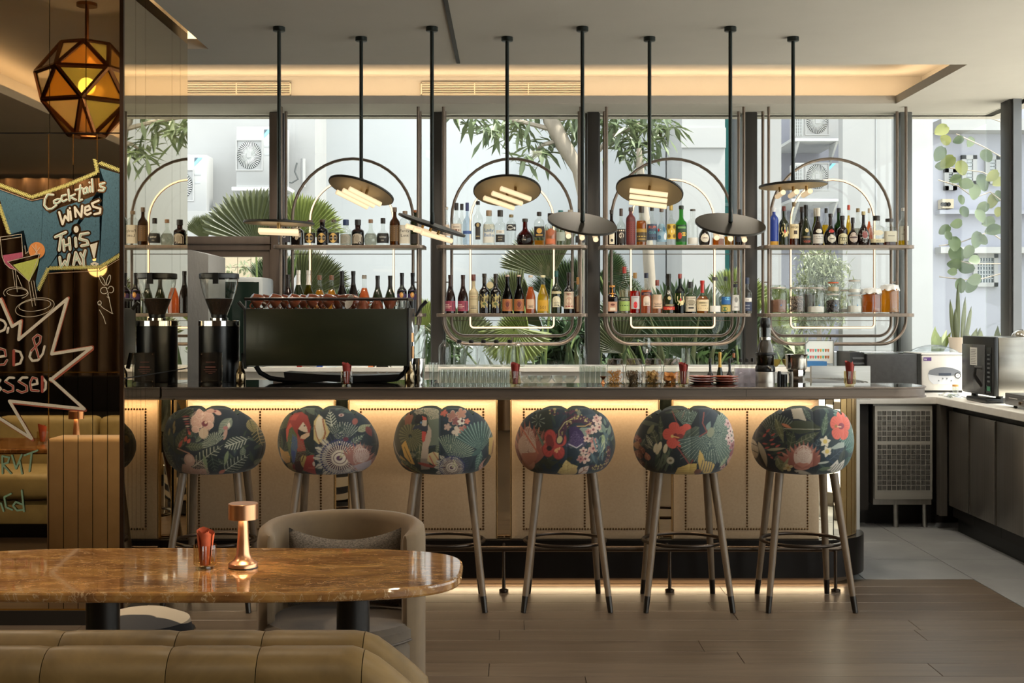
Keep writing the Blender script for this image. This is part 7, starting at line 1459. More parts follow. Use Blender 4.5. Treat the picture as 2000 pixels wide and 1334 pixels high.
# low patterned chair, half hidden under the table
pt = NT('bold_pattern'); wv_ = pt.n('ShaderNodeTexWave', wave_type='RINGS'); wv_.inputs['Scale'].default_value = 1.9; wv_.inputs['Distortion'].default_value = 5; wv_.inputs['Detail'].default_value = 0; wv_.inputs['Detail Scale'].default_value = 1.2; pt.l(pt.coord((1, 1, 1.4)), wv_.inputs['Vector'])
pat = pt.done(pt.pbsdf(pt.ramp(wv_.outputs['Color'], [(.49, '#12131a'), (.51, '#a89c8a')]), .8).outputs[0])
lc = thing('patterned_pouf', 'low pouf chair in bold black and cream fabric under the table', 'chair', (-1.27, 4.25, 0))
MB().lathe([(.135, .10), (.165, .12), (.172, .2), (.172, .36), (.16, .40), (.10, .425), (.001, .43)], 36, cap1=False).build('seat', pat, lc, world=False)
MB().lathe([(.15, .02), (.15, .10), (.13, .101)], 30).build('base', M('pouf_dark', '#17161a', .6), lc, world=False)
MB().tube([(.176*math.cos(2*PI*i/36), .176*math.sin(2*PI*i/36), .36) for i in range(36)], .004, 6, True).build('trim', chrome, lc, world=False)
for a in (.4, 2.6, 3.9, 5.5): MB().cyl((.17*math.cos(a), .17*math.sin(a), 0), (.172*math.cos(a), .172*math.sin(a), .36), .005, n=8).build('leg', chrome, lc, world=False)
# ------------------------------------------------------------------ banquette in the foreground, seen from behind
bl_ = MN('olive_leather', '#5c4826', '#856b40', 6, .42, bump=.06, bdist=.003, lo=.32, hi=.72, dist=.8)
bq = thing('leather_banquette', 'olive tan leather banquette with channelled double back in the foreground', 'sofa', (-1.0, 2.45, 0))
def crest(x): d = max(0, x+.272); return .862-(.9*d*d/(d+.03) if d < .12 else .0864+1.6*(d-.12))
def channel(x0, x1, yc, hw, z_off, name, zbot, lean):
    n = max(4, int((x1-x0)/.02)); rings = []
    for i in range(n+1):
        x = x0+(x1-x0)*i/n; e = min(1, min(i, n-i)/n*(x1-x0)/.012); pf = .955+.045*math.sqrt(max(0, 1-(1-e)**2))
        zc = crest(x)+z_off; h = hw*pf; ring = []
        for a in range(0, 181, 15): th = math.radians(a); ring.append((x, yc-h*math.cos(th), zc-hw*1.05+hw*1.05*math.sin(th)*pf))
        ring += [(x, yc+h, zbot), (x, yc-h-lean*(zc-zbot), zbot)]
        ring = [(p[0], p[1]-(lean*max(0, zc-hw-p[2]) if False else 0), p[2]) for p in ring]; rings.append(ring)
    return loft(MB(), rings).build(name, bl_, bq, smooth=45)
Yf, Yr = 2.186, 2.295
us = [-390, -140, 97, 337, 509, 712, 820]
for a, b in zip(us[:-1], us[1:]): channel(UX(a, Yf)+.0008, UX(b, Yf)-.0008, Yf, .052, 0, 'back_panel', .10, .0)
us = [-340, -100, 127, 350, 517, 713, 835]
for a, b in zip(us[:-1], us[1:]): channel(UX(a, Yr)+.0008, UX(b, Yr)-.0008, Yr, .050, .0, 'cushion_panel', .44, 0)
MB().box(-1.38, -.14, 2.24, 2.86, .10, .30, .02).build('base', bl_, bq)
for a, b in zip((-1.38, -.97, -.56), (-.97, -.56, -.14)): MB().box(a+.001, b-.001, 2.35, 2.88, .301, .435, .04, seg=4).build('seat_cushion', bl_, bq)
MB().box(-1.36, -.16, 2.2, 2.8, 0, .10).build('plinth', blackp, bq)
# ------------------------------------------------------------------ the room behind and to the left, as the mirrors show it
cream = MN('cream_leather_sofa', '#8f8258', '#a89a6c', 6, .5, lo=.3, hi=.75)
sf = thing('cream_sofa', 'pale olive sofa mirrored in the lower left of the column', 'sofa', (-3.2, 3.3, 0))
for k in range(3):
    x0 = -4.3+.72*k
    MB().box(x0+.002, x0+.718, 3.02, 3.62, .26, .43, .04, seg=3).build('seat_cushion', cream, sf)
    MB().box(x0+.002, x0+.718, 2.84, 3.015, .30, .75, .05, seg=3).build('back_cushion', cream, sf)
MB().box(-4.3, -2.14, 2.82, 3.58, .10, .255, .01).build('base', cream, sf)
MB().box(-4.28, -2.16, 2.9, 3.5, 0, .099).build('plinth', blackp, sf)
marble_table((-3.05, 4.30, 0), 'second marble table, seen only in the column mirror')
table_lamp((-2.545, 4.32, ZT), 'rose-gold lamp on the mirrored second table')
q_ = (-2.75, 4.30)
napkin_glass(CX+q_[0]*F/q_[1], 1, CY+(CH-ZT-.117)*F/q_[1], 36, q_[1], ZT, 'glass of terracotta napkins on the mirrored second table', seed=30, vrim=CY+(CH-ZT-.07)*F/q_[1])
sc = thing('suede_booth_end', 'tall beige suede booth panel mirrored in the lower column strips', 'sofa', (-2.3, 4.82, 0))
beige = MN('beige_suede', '#b39468', '#c9aa7c', 4, .85, sheen=.4)
MB().box(-2.505, -2.06, 4.68, 4.90, .012, .788, .022, seg=3).build('panel', beige, sc)
MB().box(-2.48, -2.08, 4.70, 4.88, 0, .012).build('plinth', blackp, sc)
tub_chair((-2.2, 1.2, 0), 'tub chair far behind, small in the column mirror', .6); tub_chair((-1.75, 2.0, 0), 'second tub chair behind, mirrored beside the first', -.4) if False else None
ct = MB(); nF = 260
ct.grid(lambda a, b: (-6.4+8.4*a, -2.05+.045*math.sin(a*nF)+.02*math.sin(a*nF*.37+1), .02+2.95*b), 900, 1)
ct.build('curtain', MN('brown_curtain', '#6b5644', '#7d6652', 3, .9), tag(thing('brown_curtain', 'dark brown folded curtain along the rear wall, seen in the mirror', 'curtain', (-2.2, -2.05, 0)), 'dark brown folded curtain along the rear wall, seen in the mirror', 'curtain'), fix=False)
area('curtain_led', (-3.2, -1.95, 2.99), 5, .03, 7, WARM, (0, -.2, -1))
db_ = thing('dark_bench', 'near-black low bench in front of the curtain, seen in the mirror', 'bench', (-3, -1.6, 0))
MB().box(-6, -1.2, -1.9, -1.72, .0, .80, .02).build('back', M('bench_black', '#15120f', .6), db_); MB().box(-6, -1.2, -1.719, -1.2, .0, .42, .02).build('seat', M('bench_black'), db_)
# faceted glass lantern hanging in the left cove
ln = thing('glass_lantern', 'faceted amber glass lantern with a copper frame, seen in the column mirror', 'lamp', (-2.5, 4.27, 2.79))
rgs = [(.0, .30, 1), (.15, .255, 6), (.285, .09, 6), (.265, -.09, 6), (.10, -.27, 6)]
V = []
for k, (r, z, n) in enumerate(rgs[1:]): V.append([Vector((r*math.cos(2*PI*(j+.5*(k % 2))/6+.3), r*math.sin(2*PI*(j+.5*(k % 2))/6+.3), z)) for j in range(6)])
ed = MB(); gl_ = [G('lantern_amber', '#ffe394', .75, refl=6, glow=.55), G('lantern_green', '#f3efae', .75, refl=6, glow=.55), G('lantern_gold', '#ffd684', .75, refl=6, glow=.5), G('lantern_pale', '#fff2cc', .75, refl=4, glow=.4)]
def bar_(a, b): ed.tube([tuple(a), tuple(b)], .016, 6)
k = 0
for i in range(3):
    for j in range(6):
        a, b = V[i][j], V[i][(j+1) % 6]; c = V[i+1][j] if i % 2 == 0 else V[i+1][(j+1) % 6]; d = V[i+1][j-1] if i % 2 == 0 else V[i+1][j]
        bar_(a, b); bar_(a, d); bar_(a, V[i+1][j] if i % 2 == 0 else V[i+1][(j+1) % 6])
        for tri in ((a, d, c), (a, c, b)):
            m_ = sum(tri, Vector())/3; q3 = [m_+(p-m_)*.9 for p in tri]; nrm = (tri[1]-tri[0]).cross(tri[2]-tri[0]).normalized()
            MB().prism([tuple(p) for p in q3], tuple(nrm*.004)).build('glass_facet', gl_[k % 4], ln, world=False, smooth=0); k += 1
for j in range(6): bar_(V[3][j], V[3][(j+1) % 6])
ed.build('copper_frame', M('lantern_copper', '#8f6444', .25, 1), ln, world=False)
MB().cyl((0, 0, .255), (0, 0, .505), .012, n=10).lathe([(.06, .49), (.06, .509)], 20).build('hanging_rod', M('lantern_copper'), ln, world=False)
MB().sph((0, 0, .02), .05, 16, 10).build('bulb', ME('lantern_bulb', (1, .72, .4), 14), ln, world=False)
gl2 = thing('globe_lamp', 'small glowing globe wall lamp on the rear wall, seen in the mirror', 'lamp', (-4.44, -1.7, 1.97))
MB().sph((0, 0, 0), .10, 18, 12).build('globe', ME('globe_glow', (1, .66, .26), 1.4), gl2, world=False); MB().cyl((0, -.34, .0), (0, -.09, .0), .02, n=10).build('bracket', M('lantern_copper'), gl2, world=False)
# ------------------------------------------------------------------ outside: walls, air-conditioning units, garden
wallw = MN('white_render', '#98999a', '#9fa0a1', 1.2, .9)
wallb = MN('blue_white_render', '#a3a7ab', '#aaaeb2', .8, .9)
lilac = MN('lilac_render', '#9698a4', '#9fa1ac', 1.5, .9)
soil = MN('garden_soil', '#7a786a', '#8e8b7c', 2, .95)
pv = MB()
for i in range(8):
    for j in range(12): pv.box(3.92+1.5*i, 3.92+1.5*i+1.49, -8+1.5*j, -8+1.5*j+1.49, -.14, -.02)
for i in range(18): pv.box(-9+.75*i, -9+.75*i+.742, 9.92, 10.55, -.14, .02)
pv = pv.build('paving', M('bounce_paving', '#dcd8d0', .8)); tag(pv, 'added pale paving outside the glass walls, bouncing daylight inside', 'paving'); pv['kind'] = 'structure'  # unseen pale ground, added to bounce daylight onto the ceiling
gd = tag(MB().box(-16, 16, 9.9, 26, -.15, 0).build('garden_ground', soil), 'planted garden ground outside the windows', 'ground'); gd['kind'] = 'structure'
def building(name, label, parts, loc):
    t = thing(name, label, 'building', loc)
    for nm, m, bx in parts: MB().box(*bx).build(nm, m, t)
    return t
Xp = lambda u, Y: UX(u, Y)
building('left_white_block', 'bright white wall block carrying the air-conditioning units at left', [('wall', wallw, (-12, Xp(615, 16), 16, 20, 0, 9)), ('ledge', wallw, (-12, Xp(430, 15.2), 15.2, 15.98, VZ(415.8, 15.5)-.5, VZ(415.8, 15.5)))], (-6, 16, 0))
building('pale_blue_wall', 'large plain pale blue-white wall behind the garden', [('wall', wallb, (Xp(615, 17)-.6, Xp(1300, 17), 17, 20.2, 0, 9))], (-1, 17, 0))
building('white_pier', 'white rendered pier between the pale wall and the green glass', [('wall', wallw, (Xp(1332, 15.5), Xp(1416, 15.5), 15.5, 18, 0, 9)), ('joint', M('joint_grey', '#a9adb0', .8), (Xp(1332, 15.5), Xp(1416, 15.5), 15.495, 15.5, VZ(291.5, 15.5), VZ(290, 15.5))), ('upper_band', wallw, (Xp(1330, 15.5), Xp(1417, 15.5), 15.47, 15.5, VZ(289, 15.5), VZ(250, 15.5)))], (2.6, 15.5, 0))
gb = building('green_glass_facade', 'narrow strip of teal glass facade beyond the white pier', [('wall', M('teal_glass', '#5fb3ae', .15, .1), (Xp(1405, 18.5), Xp(1462, 18.5), 18.5, 19, 0, 10))], (3.4, 18.5, 0))
for z in (1.6, 3.1, 4.6): MB().box(Xp(1405, 18.5), Xp(1462, 18.5), 18.47, 18.5, z, z+.05).build('floor_band', M('teal_band', '#8fc4c0', .4), gb)
building('white_panel_wall', 'white wall strip left of the recessed air-conditioning shaft', [('wall', wallw, (Xp(1462, 17), Xp(1526, 17), 17, 20.5, 0, 9))], (3.7, 17, 0))
building('shaft_wall', 'shaded grey-lilac wall at the back of the shaft with stacked units', [('wall', lilac, (Xp(1505, 20), Xp(1680, 20), 20, 20.4, 0, 9))], (4.6, 20, 0))
wp = building('white_pilaster', 'broad white pilaster right of the shaft', [('wall', wallw, (Xp(1646, 15.2), Xp(1745, 15.2), 15.2, 15.4, 0, 9))], (4.6, 15.2, 0))
MB().box(Xp(1711, 15.2), Xp(1712.2, 15.2), 15.192, 15.2, 0, 9).build('joint', M('joint_grey'), wp)
building('white_corner_wall', 'white wall edge between the pilaster and the leafy lilac house', [('wall', wallw, (Xp(1752, 14), Xp(1822, 14), 14, 14.2, 0, 9))], (5, 14, 0))
hs = building('lilac_house', 'lilac-white house with grilled window and ledges, behind the fig branches', [('wall', lilac, (Xp(1800, 18), 16, 18, 22, 0, 6.2)), ('ledge', wallw, (Xp(1826, 18), 16, 17.75, 18, VZ(496, 18), VZ(484, 18))), ('cornice', wallw, (Xp(1820, 18), 16, 17.6, 18, VZ(262, 18), VZ(240, 18))), ('middle_ledge', lilac, (Xp(1826, 18), 16, 17.8, 18, VZ(420, 18), VZ(412, 18))), ('upper_storey', wallw, (Xp(1800, 18), 16, 18.1, 22, 6.2, 9))], (9, 18, 0))
for (u0, u1, v0, v1) in ((1898, 1946, 496, 560), (1876, 1905, 304, 362), (1922, 1950, 305, 360), (1842, 1866, 330, 372)):
    x0, x1, z0, z1 = Xp(u0, 18), Xp(u1, 18), VZ(v1, 18), VZ(v0, 18); k = .06
    w = MB().box(x0, x1, 17.93, 18, z0, z0+k).box(x0, x1, 17.93, 18, z1-k, z1).box(x0, x0+k, 17.93, 18, z0, z1).box(x1-k, x1, 17.93, 18, z0, z1).build('window', wallw, hs)
    MB().box(x0+k, x1-k, 17.985, 17.995, z0+k, z1-k).build('pane', M('far_pane', '#5f6c74', .15, .2), w)
    br = MB()
    for i in range(1, 6): x = x0+k+(x1-x0-2*k)*i/6; br.box(x-.006, x+.006, 17.95, 17.962, z0+k, z1-k)
    for i in range(1, 6): z = z0+k+(z1-z0-2*k)*i/6; br.box(x0+k, x1-k, 17.95, 17.962, z-.006, z+.006)
    br.build('grille', M('grille_white', '#a9b0b4', .5), w, kind='stuff', smooth=0)
vb = MB().box(Xp(1836, 17.9), Xp(1858, 17.9), 17.8, 17.99, VZ(408, 17.9), VZ(390, 17.9)).build('vent_box', M('vent_beige', '#b9ae98', .7), hs)
for u in (1841, 1847, 1853): q = W(u, 399, 17.79); MB().cyl((q[0], 17.785, q[2]), (q[0], 17.80, q[2]), .03, n=12).build('vent_hole', M('core_black'), vb)
acw = M('ac_white', '#9c9d9e', .5)
def ac(label, u0, u1, v0, v1, Y, fx, fv, fr, logo=None, bracket=True, louv=None, dep=.34, wall=None):
    x0, x1, z0, z1 = Xp(u0, Y), Xp(u1, Y), VZ(v1, Y), VZ(v0, Y); t = thing('air_conditioner', label, 'air conditioner', ((x0+x1)/2, Y, z0), group='outdoor air-conditioning units')
    s = F/Y; MB().box(x0, x1, Y, Y+dep, z0, z1, .015).build('casing', acw, t)
    cx, cz, r = Xp(fx, Y), VZ(fv, Y), fr/s
    fr_ = MB().box(cx-r*1.12, cx+r*1.12, Y-.012, Y, cz-r*1.3, cz-r*1.2).box(cx-r*1.12, cx+r*1.12, Y-.012, Y, cz+r*1.2, cz+r*1.3).box(cx-r*1.12, cx-r*1.02, Y-.012, Y, cz-r*1.2, cz+r*1.2).box(cx+r*1.02, cx+r*1.12, Y-.012, Y, cz-r*1.2, cz+r*1.2).build('guard_frame', acw, t)
    MB().lathe([(r*1.0, 0), (r, .004)], 28).v
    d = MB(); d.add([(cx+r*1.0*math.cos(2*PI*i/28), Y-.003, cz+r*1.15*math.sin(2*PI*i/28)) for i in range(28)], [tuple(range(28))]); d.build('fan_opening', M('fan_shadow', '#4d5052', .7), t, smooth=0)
    sp = MB()
    for i in range(36):
        a = 2*PI*i/36; p0 = (cx+r*.16*math.cos(a), Y-.012, cz+r*.16*math.sin(a)); p1 = (cx+r*.6*math.cos(a+.12), Y-.016, cz+r*.66*math.sin(a+.12)); p2 = (cx+r*.98*math.cos(a+.30), Y-.008, cz+r*1.13*math.sin(a+.30))
        sp.tube([p0, p1, p2], .006, 4)
    sp.build('fan_guard', M('guard_white', '#aeb0b0', .5), t, kind='stuff')
    MB().box(cx-r*.2, cx+r*.2, Y-.022, Y-.008, cz-r*.22, cz+r*.22).build('guard_hub', acw, t)
    if logo:
        lu, lv = logo; a = .052
        q = W(lu, lv, Y); lb = MB(); lb.add([(q[0]-a, Y-.002, q[2]+a), (q[0]+a, Y-.002, q[2]+a), (q[0]-a, Y-.002, q[2]-a)], [(0, 1, 2)]).add([(q[0]-a, Y-.003, q[2]+a), (q[0]-a*.1, Y-.003, q[2]+a), (q[0]-a, Y-.003, q[2]-.1*a)], [(0, 1, 2)], 1)
        lb.build('emblem', [M('emblem_cyan', '#7cc4dc', .5), M('emblem_dark', '#4a5a66', .5)], t, smooth=0, fix=False)
        mb = MB(); mb.box(q[0]-a, q[0]+a*.6, Y-.002, Y, q[2]-a*3.2, q[2]-a*2.8).box(q[0]-a*.9, q[0]+a*.4, Y-.002, Y, q[2]-a*5.2, q[2]-a*4.8); mb.build('rating_lines', M('label_grey', '#9fa3a5', .6), t, smooth=0)
    if louv:
        lm = MB(); u0_, u1_, v0_, v1_ = louv
        for i in range(9): z = VZ(v0_+(v1_-v0_)*i/9, Y); lm.box(Xp(u0_, Y), Xp(u1_, Y), Y-.01, Y, z-.02, z-.008)
        for i in range(4): x = Xp(u0_+(u1_-u0_)*i/3, Y); lm.box(x-.008, x+.008, Y-.012, Y, VZ(v1_, Y), VZ(v0_, Y))
        lm.build('side_louvre', M('label_grey'), t, kind='stuff', smooth=0)
    if bracket:
        b_ = MB().box(x0-.05, x1+.05, Y-.02, wall or Y+dep+.1, z0-.045, z0-.001)
        for x in (x0+.05, x1-.05): b_.prism([(x, Y+dep+.1, z0-.05), (x, Y, z0-.05), (x, Y+dep+.1, z0-.35)], (.03, 0, 0))
        b_.build('bracket', M('bracket_white', '#c9ccce', .6), t)
    return t
ac('wall air-conditioner with a big round fan guard, partly behind the brown post', 461, 556, 247, 365, 15.5, 487, 303, 23.5, (524, 261))
ac('air-conditioner beside the mirrored column, cut by the column edge', 330, 404, 302, 415, 15.5, 352, 362, 24, (388, 316), bracket=False)
ac('upper of two stacked air-conditioners in the shaft at right', 1552, 1640, 205, 270, 18.6, 1596, 237, 21, None, louv=(1553, 1566, 212, 266), wall=20)
ac('lower of two stacked air-conditioners in the shaft at right', 1552, 1640, 318, 388, 18.6, 1596, 345, 21, (1626, 326), louv=(1553, 1566, 322, 384), wall=20)
pp = thing('drain_pipe', 'grey looping cable and pipe on the white wall right of the fan unit', 'pipe', W(585, 335, 15.9))
MB().tube([W(580, 318, 15.9), W(576, 335, 15.9), W(582, 350, 15.9), W(570, 357, 15.9), W(560, 355, 15.9)], .012, 6).build('cable', M('cable_grey', '#5a5e60', .6), pp)
MB().tube([W(592, 310, 15.9), W(592, 365, 15.9)], .03, 8).build('pipe', acw, pp)
bt_ = thing('blue_tag', 'small blue tag hanging below the cut-off air-conditioner', 'tag', W(389, 437, 15.9)); MB().box(Xp(386, 15.9), Xp(395, 15.9), 15.93, 15.999, VZ(445, 15.9), VZ(427, 15.9), .004).build('tag', M('tag_blue', '#3a5fa0', .4), bt_); MB().tube([W(391, 427, 15.96), W(391, 415, 15.96)], .004, 5).build('cord', M('cable_grey'), bt_)
# tiled garden wall seen through the low sash
tw_ = thing('tiled_garden_wall', 'low beige tiled garden wall seen through the bottom left window', 'wall', (Xp(450, 13.5), 13.5, 0)); btile = MN('beige_tile', '#b5a68e', '#c4b69e', 3, .6)
MB().box(Xp(340, 13.5), Xp(560, 13.5), 13.52, 13.8, 0, VZ(498, 13.5)).build('core', M('concrete', '#8f8f8c', .8), tw_)
for i in range(8):
    for j in range(4):
        u0, v0 = 360+26*i, 500+22*j
        MB().box(Xp(u0+.5, 13.5), Xp(u0+25.5, 13.5), 13.5, 13.52, VZ(v0+21.5, 13.5), VZ(v0+.5, 13.5)).build('tile', btile, tw_, smooth=0)
# ------------------------------------------------------------------ plants
def leafmat(name, c1, c2, tr=.35):
    if name in MC: return MC[name]
    t = NT(name); oi = t.n('ShaderNodeObjectInfo'); nz = t.noise(t.coord(), 3, 3); ad = t.n('ShaderNodeMath', operation='MULTIPLY_ADD'); ad.inputs[1].default_value = .35
    t.l(oi.outputs['Random'], ad.inputs[0]); t.l(nz, ad.inputs[2]); c = t.ramp(ad.outputs[0], [(.35, c1), (.85, c2)])
    p = t.pbsdf(c, .42); trn = t.n('ShaderNodeBsdfTranslucent'); t.l(c, trn.inputs[0]); mx = t.n('ShaderNodeMixShader'); mx.inputs[0].default_value = tr
    t.l(p.outputs[0], mx.inputs[1]); t.l(trn.outputs[0], mx.inputs[2]); MC[name] = t.done(mx.outputs[0]); return MC[name]
fanm = leafmat('fan_leaf', '#3c4229', '#5d6240'); fand = leafmat('fan_leaf_dark', '#20301b', '#3a4b2c'); fany = leafmat('fan_leaf_lime', '#55632a', '#7d8847')
barkm = MN('grey_bark', '#7d7468', '#9c9284', 9, .9, stretch=(1, 1, .3), bump=.4, bdist=.02)
stemg = M('green_stem', '#5a6a34', .6)
def frond(t, u, v, Y, Rpx, a0, a1, base, m, tilt=.25, n=22, yaw=0):
    R = Rpx*Y/F; c = Vector(W(u, v, Y)); mb = MB(); vs = [tuple(c)]; fs = []
    rr = random.Random(int(u*3+v))
    def P(a, r, fold): 
        x, z = r*math.cos(a), r*math.sin(a); y = -tilt*r*.6+fold+yaw*x+.12*r*r/R
        return tuple(c+Vector((x, y, z)))
    for i in range(n):
        b0, b1 = a0+(a1-a0)*i/n, a0+(a1-a0)*(i+1)/n; bm = (b0+b1)/2; k = .93+.07*rr.random()
        b0, b1, bm = map(math.radians, (b0, b1, bm)); o = len(vs)
        vs += [P(b0, R*.86*k, 0), P(bm, R*.80*k, -.035*R), P(b1, R*.86*k, 0), P(b0+(bm-b0)*.35, R*k, 0), P(b1-(b1-bm)*.35, R*(k-.02), 0), P(bm, R*.9*k, -.03*R)]
        fs += [(0, o, o+1), (0, o+1, o+2), (o, o+3, o+5, o+1), (o+1, o+5, o+4, o+2)]
    mb.add(vs, fs); f = mb.build('frond', m, t, smooth=0, fix=False)
    b = Vector(base); mid = b*.45+c*.55+Vector((0, -.1, .12))
    MB().tube([tuple(b), tuple(mid), tuple(c)], [.016, .012, .008], 6).build('stem', stemg, t)
def palm(label, u, Y, fr):
    b = (Xp(u, Y), Y, 0); t = thing('fan_palm', label, 'palm', b, group='fan palms in the garden')
    for f in fr: frond(t, f[0], f[1], Y+f[6], f[2], f[3], f[4], b, f[5], yaw=f[7] if len(f) > 7 else 0)
palm('fan palm with large pleated leaves between the brown post and the column', 520, 11.3, [(500, 478, 118, 12, 168, fanm, 0), (402, 470, 0.01+55, 60, 150, fanm, .3), (585, 468, 96, 8, 128, fany, -.3), (590, 585, 108, 15, 100, fanm, -.2), (548, 590, 100, 60, 135, fand, .2), (560, 700, 110, 40, 140, fand, .4)])
palm('fan palm spreading behind the coffee machine', 690, 11.8, [(660, 640, 90, 30, 140, fand, 0), (790, 690, 90, 60, 150, fany, -.3), (830, 640, 60, 40, 160, fany, -.6)])
palm('fan palm with a drooping leaf behind the second rack', 1050, 11.4, [(1078, 545, 112, 62, 168, fanm, 0), (1135, 620, 128, 88, 150, fand, .2), (1010, 612, 92, 80, 162, fanm, -.2), (1060, 640, 120, 110, 165, fanm, .1), (900, 672, 78, -5, 160, fanm, -.5), (1005, 640, 80, 175, 352, fany, -.5), (1040, 680, 90, 100, 175, fany, -.4)])
palm('dark fan palm filling the foot of the third rack', 1300, 11.5, [(1172, 540, 62, -30, 70, fand, 0), (1190, 600, 80, 20, 120, fand, .2), (1330, 700, 160, 25, 160, fand, .1), (1245, 665, 110, 70, 185, fand, -.3), (1215, 690, 80, 50, 180, fanm, -.5), (1420, 690, 110, 40, 140, fand, -.2)])
palm('lime fan palm between the third and fourth racks', 1450, 11.6, [(1430, 600, 82, 15, 130, fany, 0), (1475, 620, 70, 60, 150, fany, .2), (1500, 640, 62, 10, 110, fany, -.3), (1520, 600, 45, 20, 120, fany, .4), (1490, 700, 80, 50, 140, fanm, -.2)])
def blades(label, u, Y, n, vt, m, spread=.5, w=.05, seed=1, base_z=0, group='leafy garden plants', name='lily_plant'):
    b = (Xp(u, Y), Y, base_z); t = thing(name, label, 'plant', b, group=group); rr = random.Random(seed); H = VZ(vt, Y)-base_z
    for i in range(n):
        a = rr.uniform(-spread, spread); h = H*rr.uniform(.72, 1); d = rr.uniform(-.35, .35)*spread; mb = MB(); ww = w*rr.uniform(.7, 1.2); bend = rr.uniform(-.25, .35)*h*spread; x0 = rr.uniform(-.05, .05)
        def fn(p, q, a=a, h=h, d=d, ww=ww, bend=bend, x0=x0):
            x = x0+math.sin(a)*h*p+bend*p*p*(1 if a > 0 else -1); z = math.cos(a)*h*p-.10*h*p**4*abs(a)*2; k = ww*math.sin(PI*min(1, .06+p*.94)**.8)
            return (x+(2*q-1)*k*.9, d*p+abs(2*q-1)*k*.35, z)
        mb.grid(fn, 8, 2).build('leaf', m, t, world=False, fix=False, smooth=60)
plants = [(850, 11, 7, 640), (905, 11.9, 8, 650), (1055, 10.9, 8, 655), (1098, 11.0, 7, 640), (1132, 10.7, 8, 610), (1170, 11.4, 8, 640), (1215, 10.8, 9, 640), (1262, 11.3, 8, 600), (1300, 10.8, 8, 640), (1345, 11.2, 9, 560), (1392, 10.8, 8, 630), (1432, 11.1, 8, 610), (1470, 10.8, 7, 625), (1535, 11.2, 7, 600), (1590, 11.6, 6, 640), (815, 10.7, 6, 600)]
for i, (u, Y, n, vt) in enumerate(plants):
    blades('strappy green plant outside, %s' % ['under the left end of the second rack', 'behind the water bottles', 'right of the water bottles', 'beside the black middle post, left', 'close left of the black middle post', 'just right of the black middle post', 'under the left end of the third rack', 'behind the stemmed wine glass', 'behind the third snack jar', 'tall, with crossing leaves under the third rack', 'behind the dark stoppered bottle', 'behind the gold foil bottle', 'at the fourth window post', 'left of the dotted card', 'behind the dotted card', 'right of the coffee machine'][i], u, Y, n, vt, (fand, fanm, fanm, fand)[i % 4] if u < 1500 else fany, .45, .05, i+3)
lm = MB(); rr = random.Random(12)
def leafcloud(mb, cs, n, L, w, droop=.6, rr=rr):
    for c, R in cs:
        for i in range(n):
            a = rr.uniform(0, 2*PI); e = rr.uniform(-1.2, .7) if droop else rr.uniform(-1.4, 1.4); d = Vector((math.cos(a)*math.cos(e), math.sin(a)*math.cos(e), math.sin(e)))
            p = Vector(c)+Vector((rr.gauss(0, R), rr.gauss(0, R), rr.gauss(0, R*.7))); l = L*rr.uniform(.7, 1.2); q = p+d*l+Vector((0, 0, -droop*l*.3)); m = p*.45+q*.55+Vector((0, 0, .06*l)); sd = d.cross(Vector((rr.uniform(-.4, .4), rr.uniform(-.4, .4), 1))).normalized()*w*rr.uniform(.7, 1.1)
            mb.add([tuple(p), tuple(m+sd), tuple(q), tuple(m-sd)], [(0, 1, 2), (0, 2, 3)])
tr1 = thing('frangipani_tree', 'tree with a bare curving trunk and drooping leaves behind the middle window post', 'tree', (Xp(1146, 13), 13, 0))
MB().tube([W(1150, 860, 13), W(1146, 520, 13), W(1143, 400, 13), W(1130, 332, 13), W(1100, 282, 13), W(1076, 235, 13), W(1062, 150, 13)], [.075, .062, .06, .07, .085, .085, .07], 12).build('trunk', barkm, tr1)
for pth in ([(1085, 255), (1020, 238), (940, 226)], [(1095, 275), (1062, 282), (1050, 290)], [(1076, 235), (1120, 228), (1140, 215)], [(1135, 335), (1190, 270), (1250, 240)]): MB().tube([W(u, v, 13) for u, v in pth], [.03, .022, .012], 7).build('branch', barkm, tr1)
cs = [(W(u, v, 13+dy), .09) for u, v, dy in ((935, 235, 0), (952, 250, -.2), (975, 240, .2), (1002, 246, 0), (1050, 290, -.1), (1062, 284, .1), (1020, 225, .3), (1110, 238, 0), (1132, 246, .2), (1150, 225, .3), (1195, 250, 0), (1215, 262, .2), (1205, 236, -.2), (1240, 268, .1), (1270, 275, 0), (1292, 252, .2), (1255, 235, .3), (1232, 288, -.1), (1180, 232, .3), (1290, 232, 0), (1245, 250, .4), (900, 215, 0), (1060, 200, 0), (1150, 195, 0), (1250, 200, 0))]
mb = MB(); leafcloud(mb, cs, 26, .24, .032); mb.build('foliage', leafmat('tree_leaf', '#3c4c34', '#76835f', .3), tr1, kind='stuff', smooth=0, fix=False)
tr2 = thing('slender_tree', 'slender grey trunk rising behind the third rack', 'tree', (Xp(1270, 12.6), 12.6, 0))
MB().tube([W(1276, 860, 12.6), W(1272, 600, 12.6), W(1266, 490, 12.6), W(1256, 400, 12.6), W(1250, 330, 12.6), W(1248, 290, 12.6)], [.07, .06, .058, .05, .04, .025], 12).build('trunk', barkm, tr2)
mb = MB(); leafcloud(mb, [(W(1250, 318, 12.6), .05), (W(1236, 310, 12.6), .05), (W(1244, 285, 12.6), .08)], 12, .13, .02); mb.build('foliage', leafmat('tree_leaf', '', ''), tr2, kind='stuff', smooth=0, fix=False)
bs = thing('olive_bush', 'grey-green fine-leaved bush at the foot of the shaft', 'bush', (Xp(1600, 15), 15, 0))
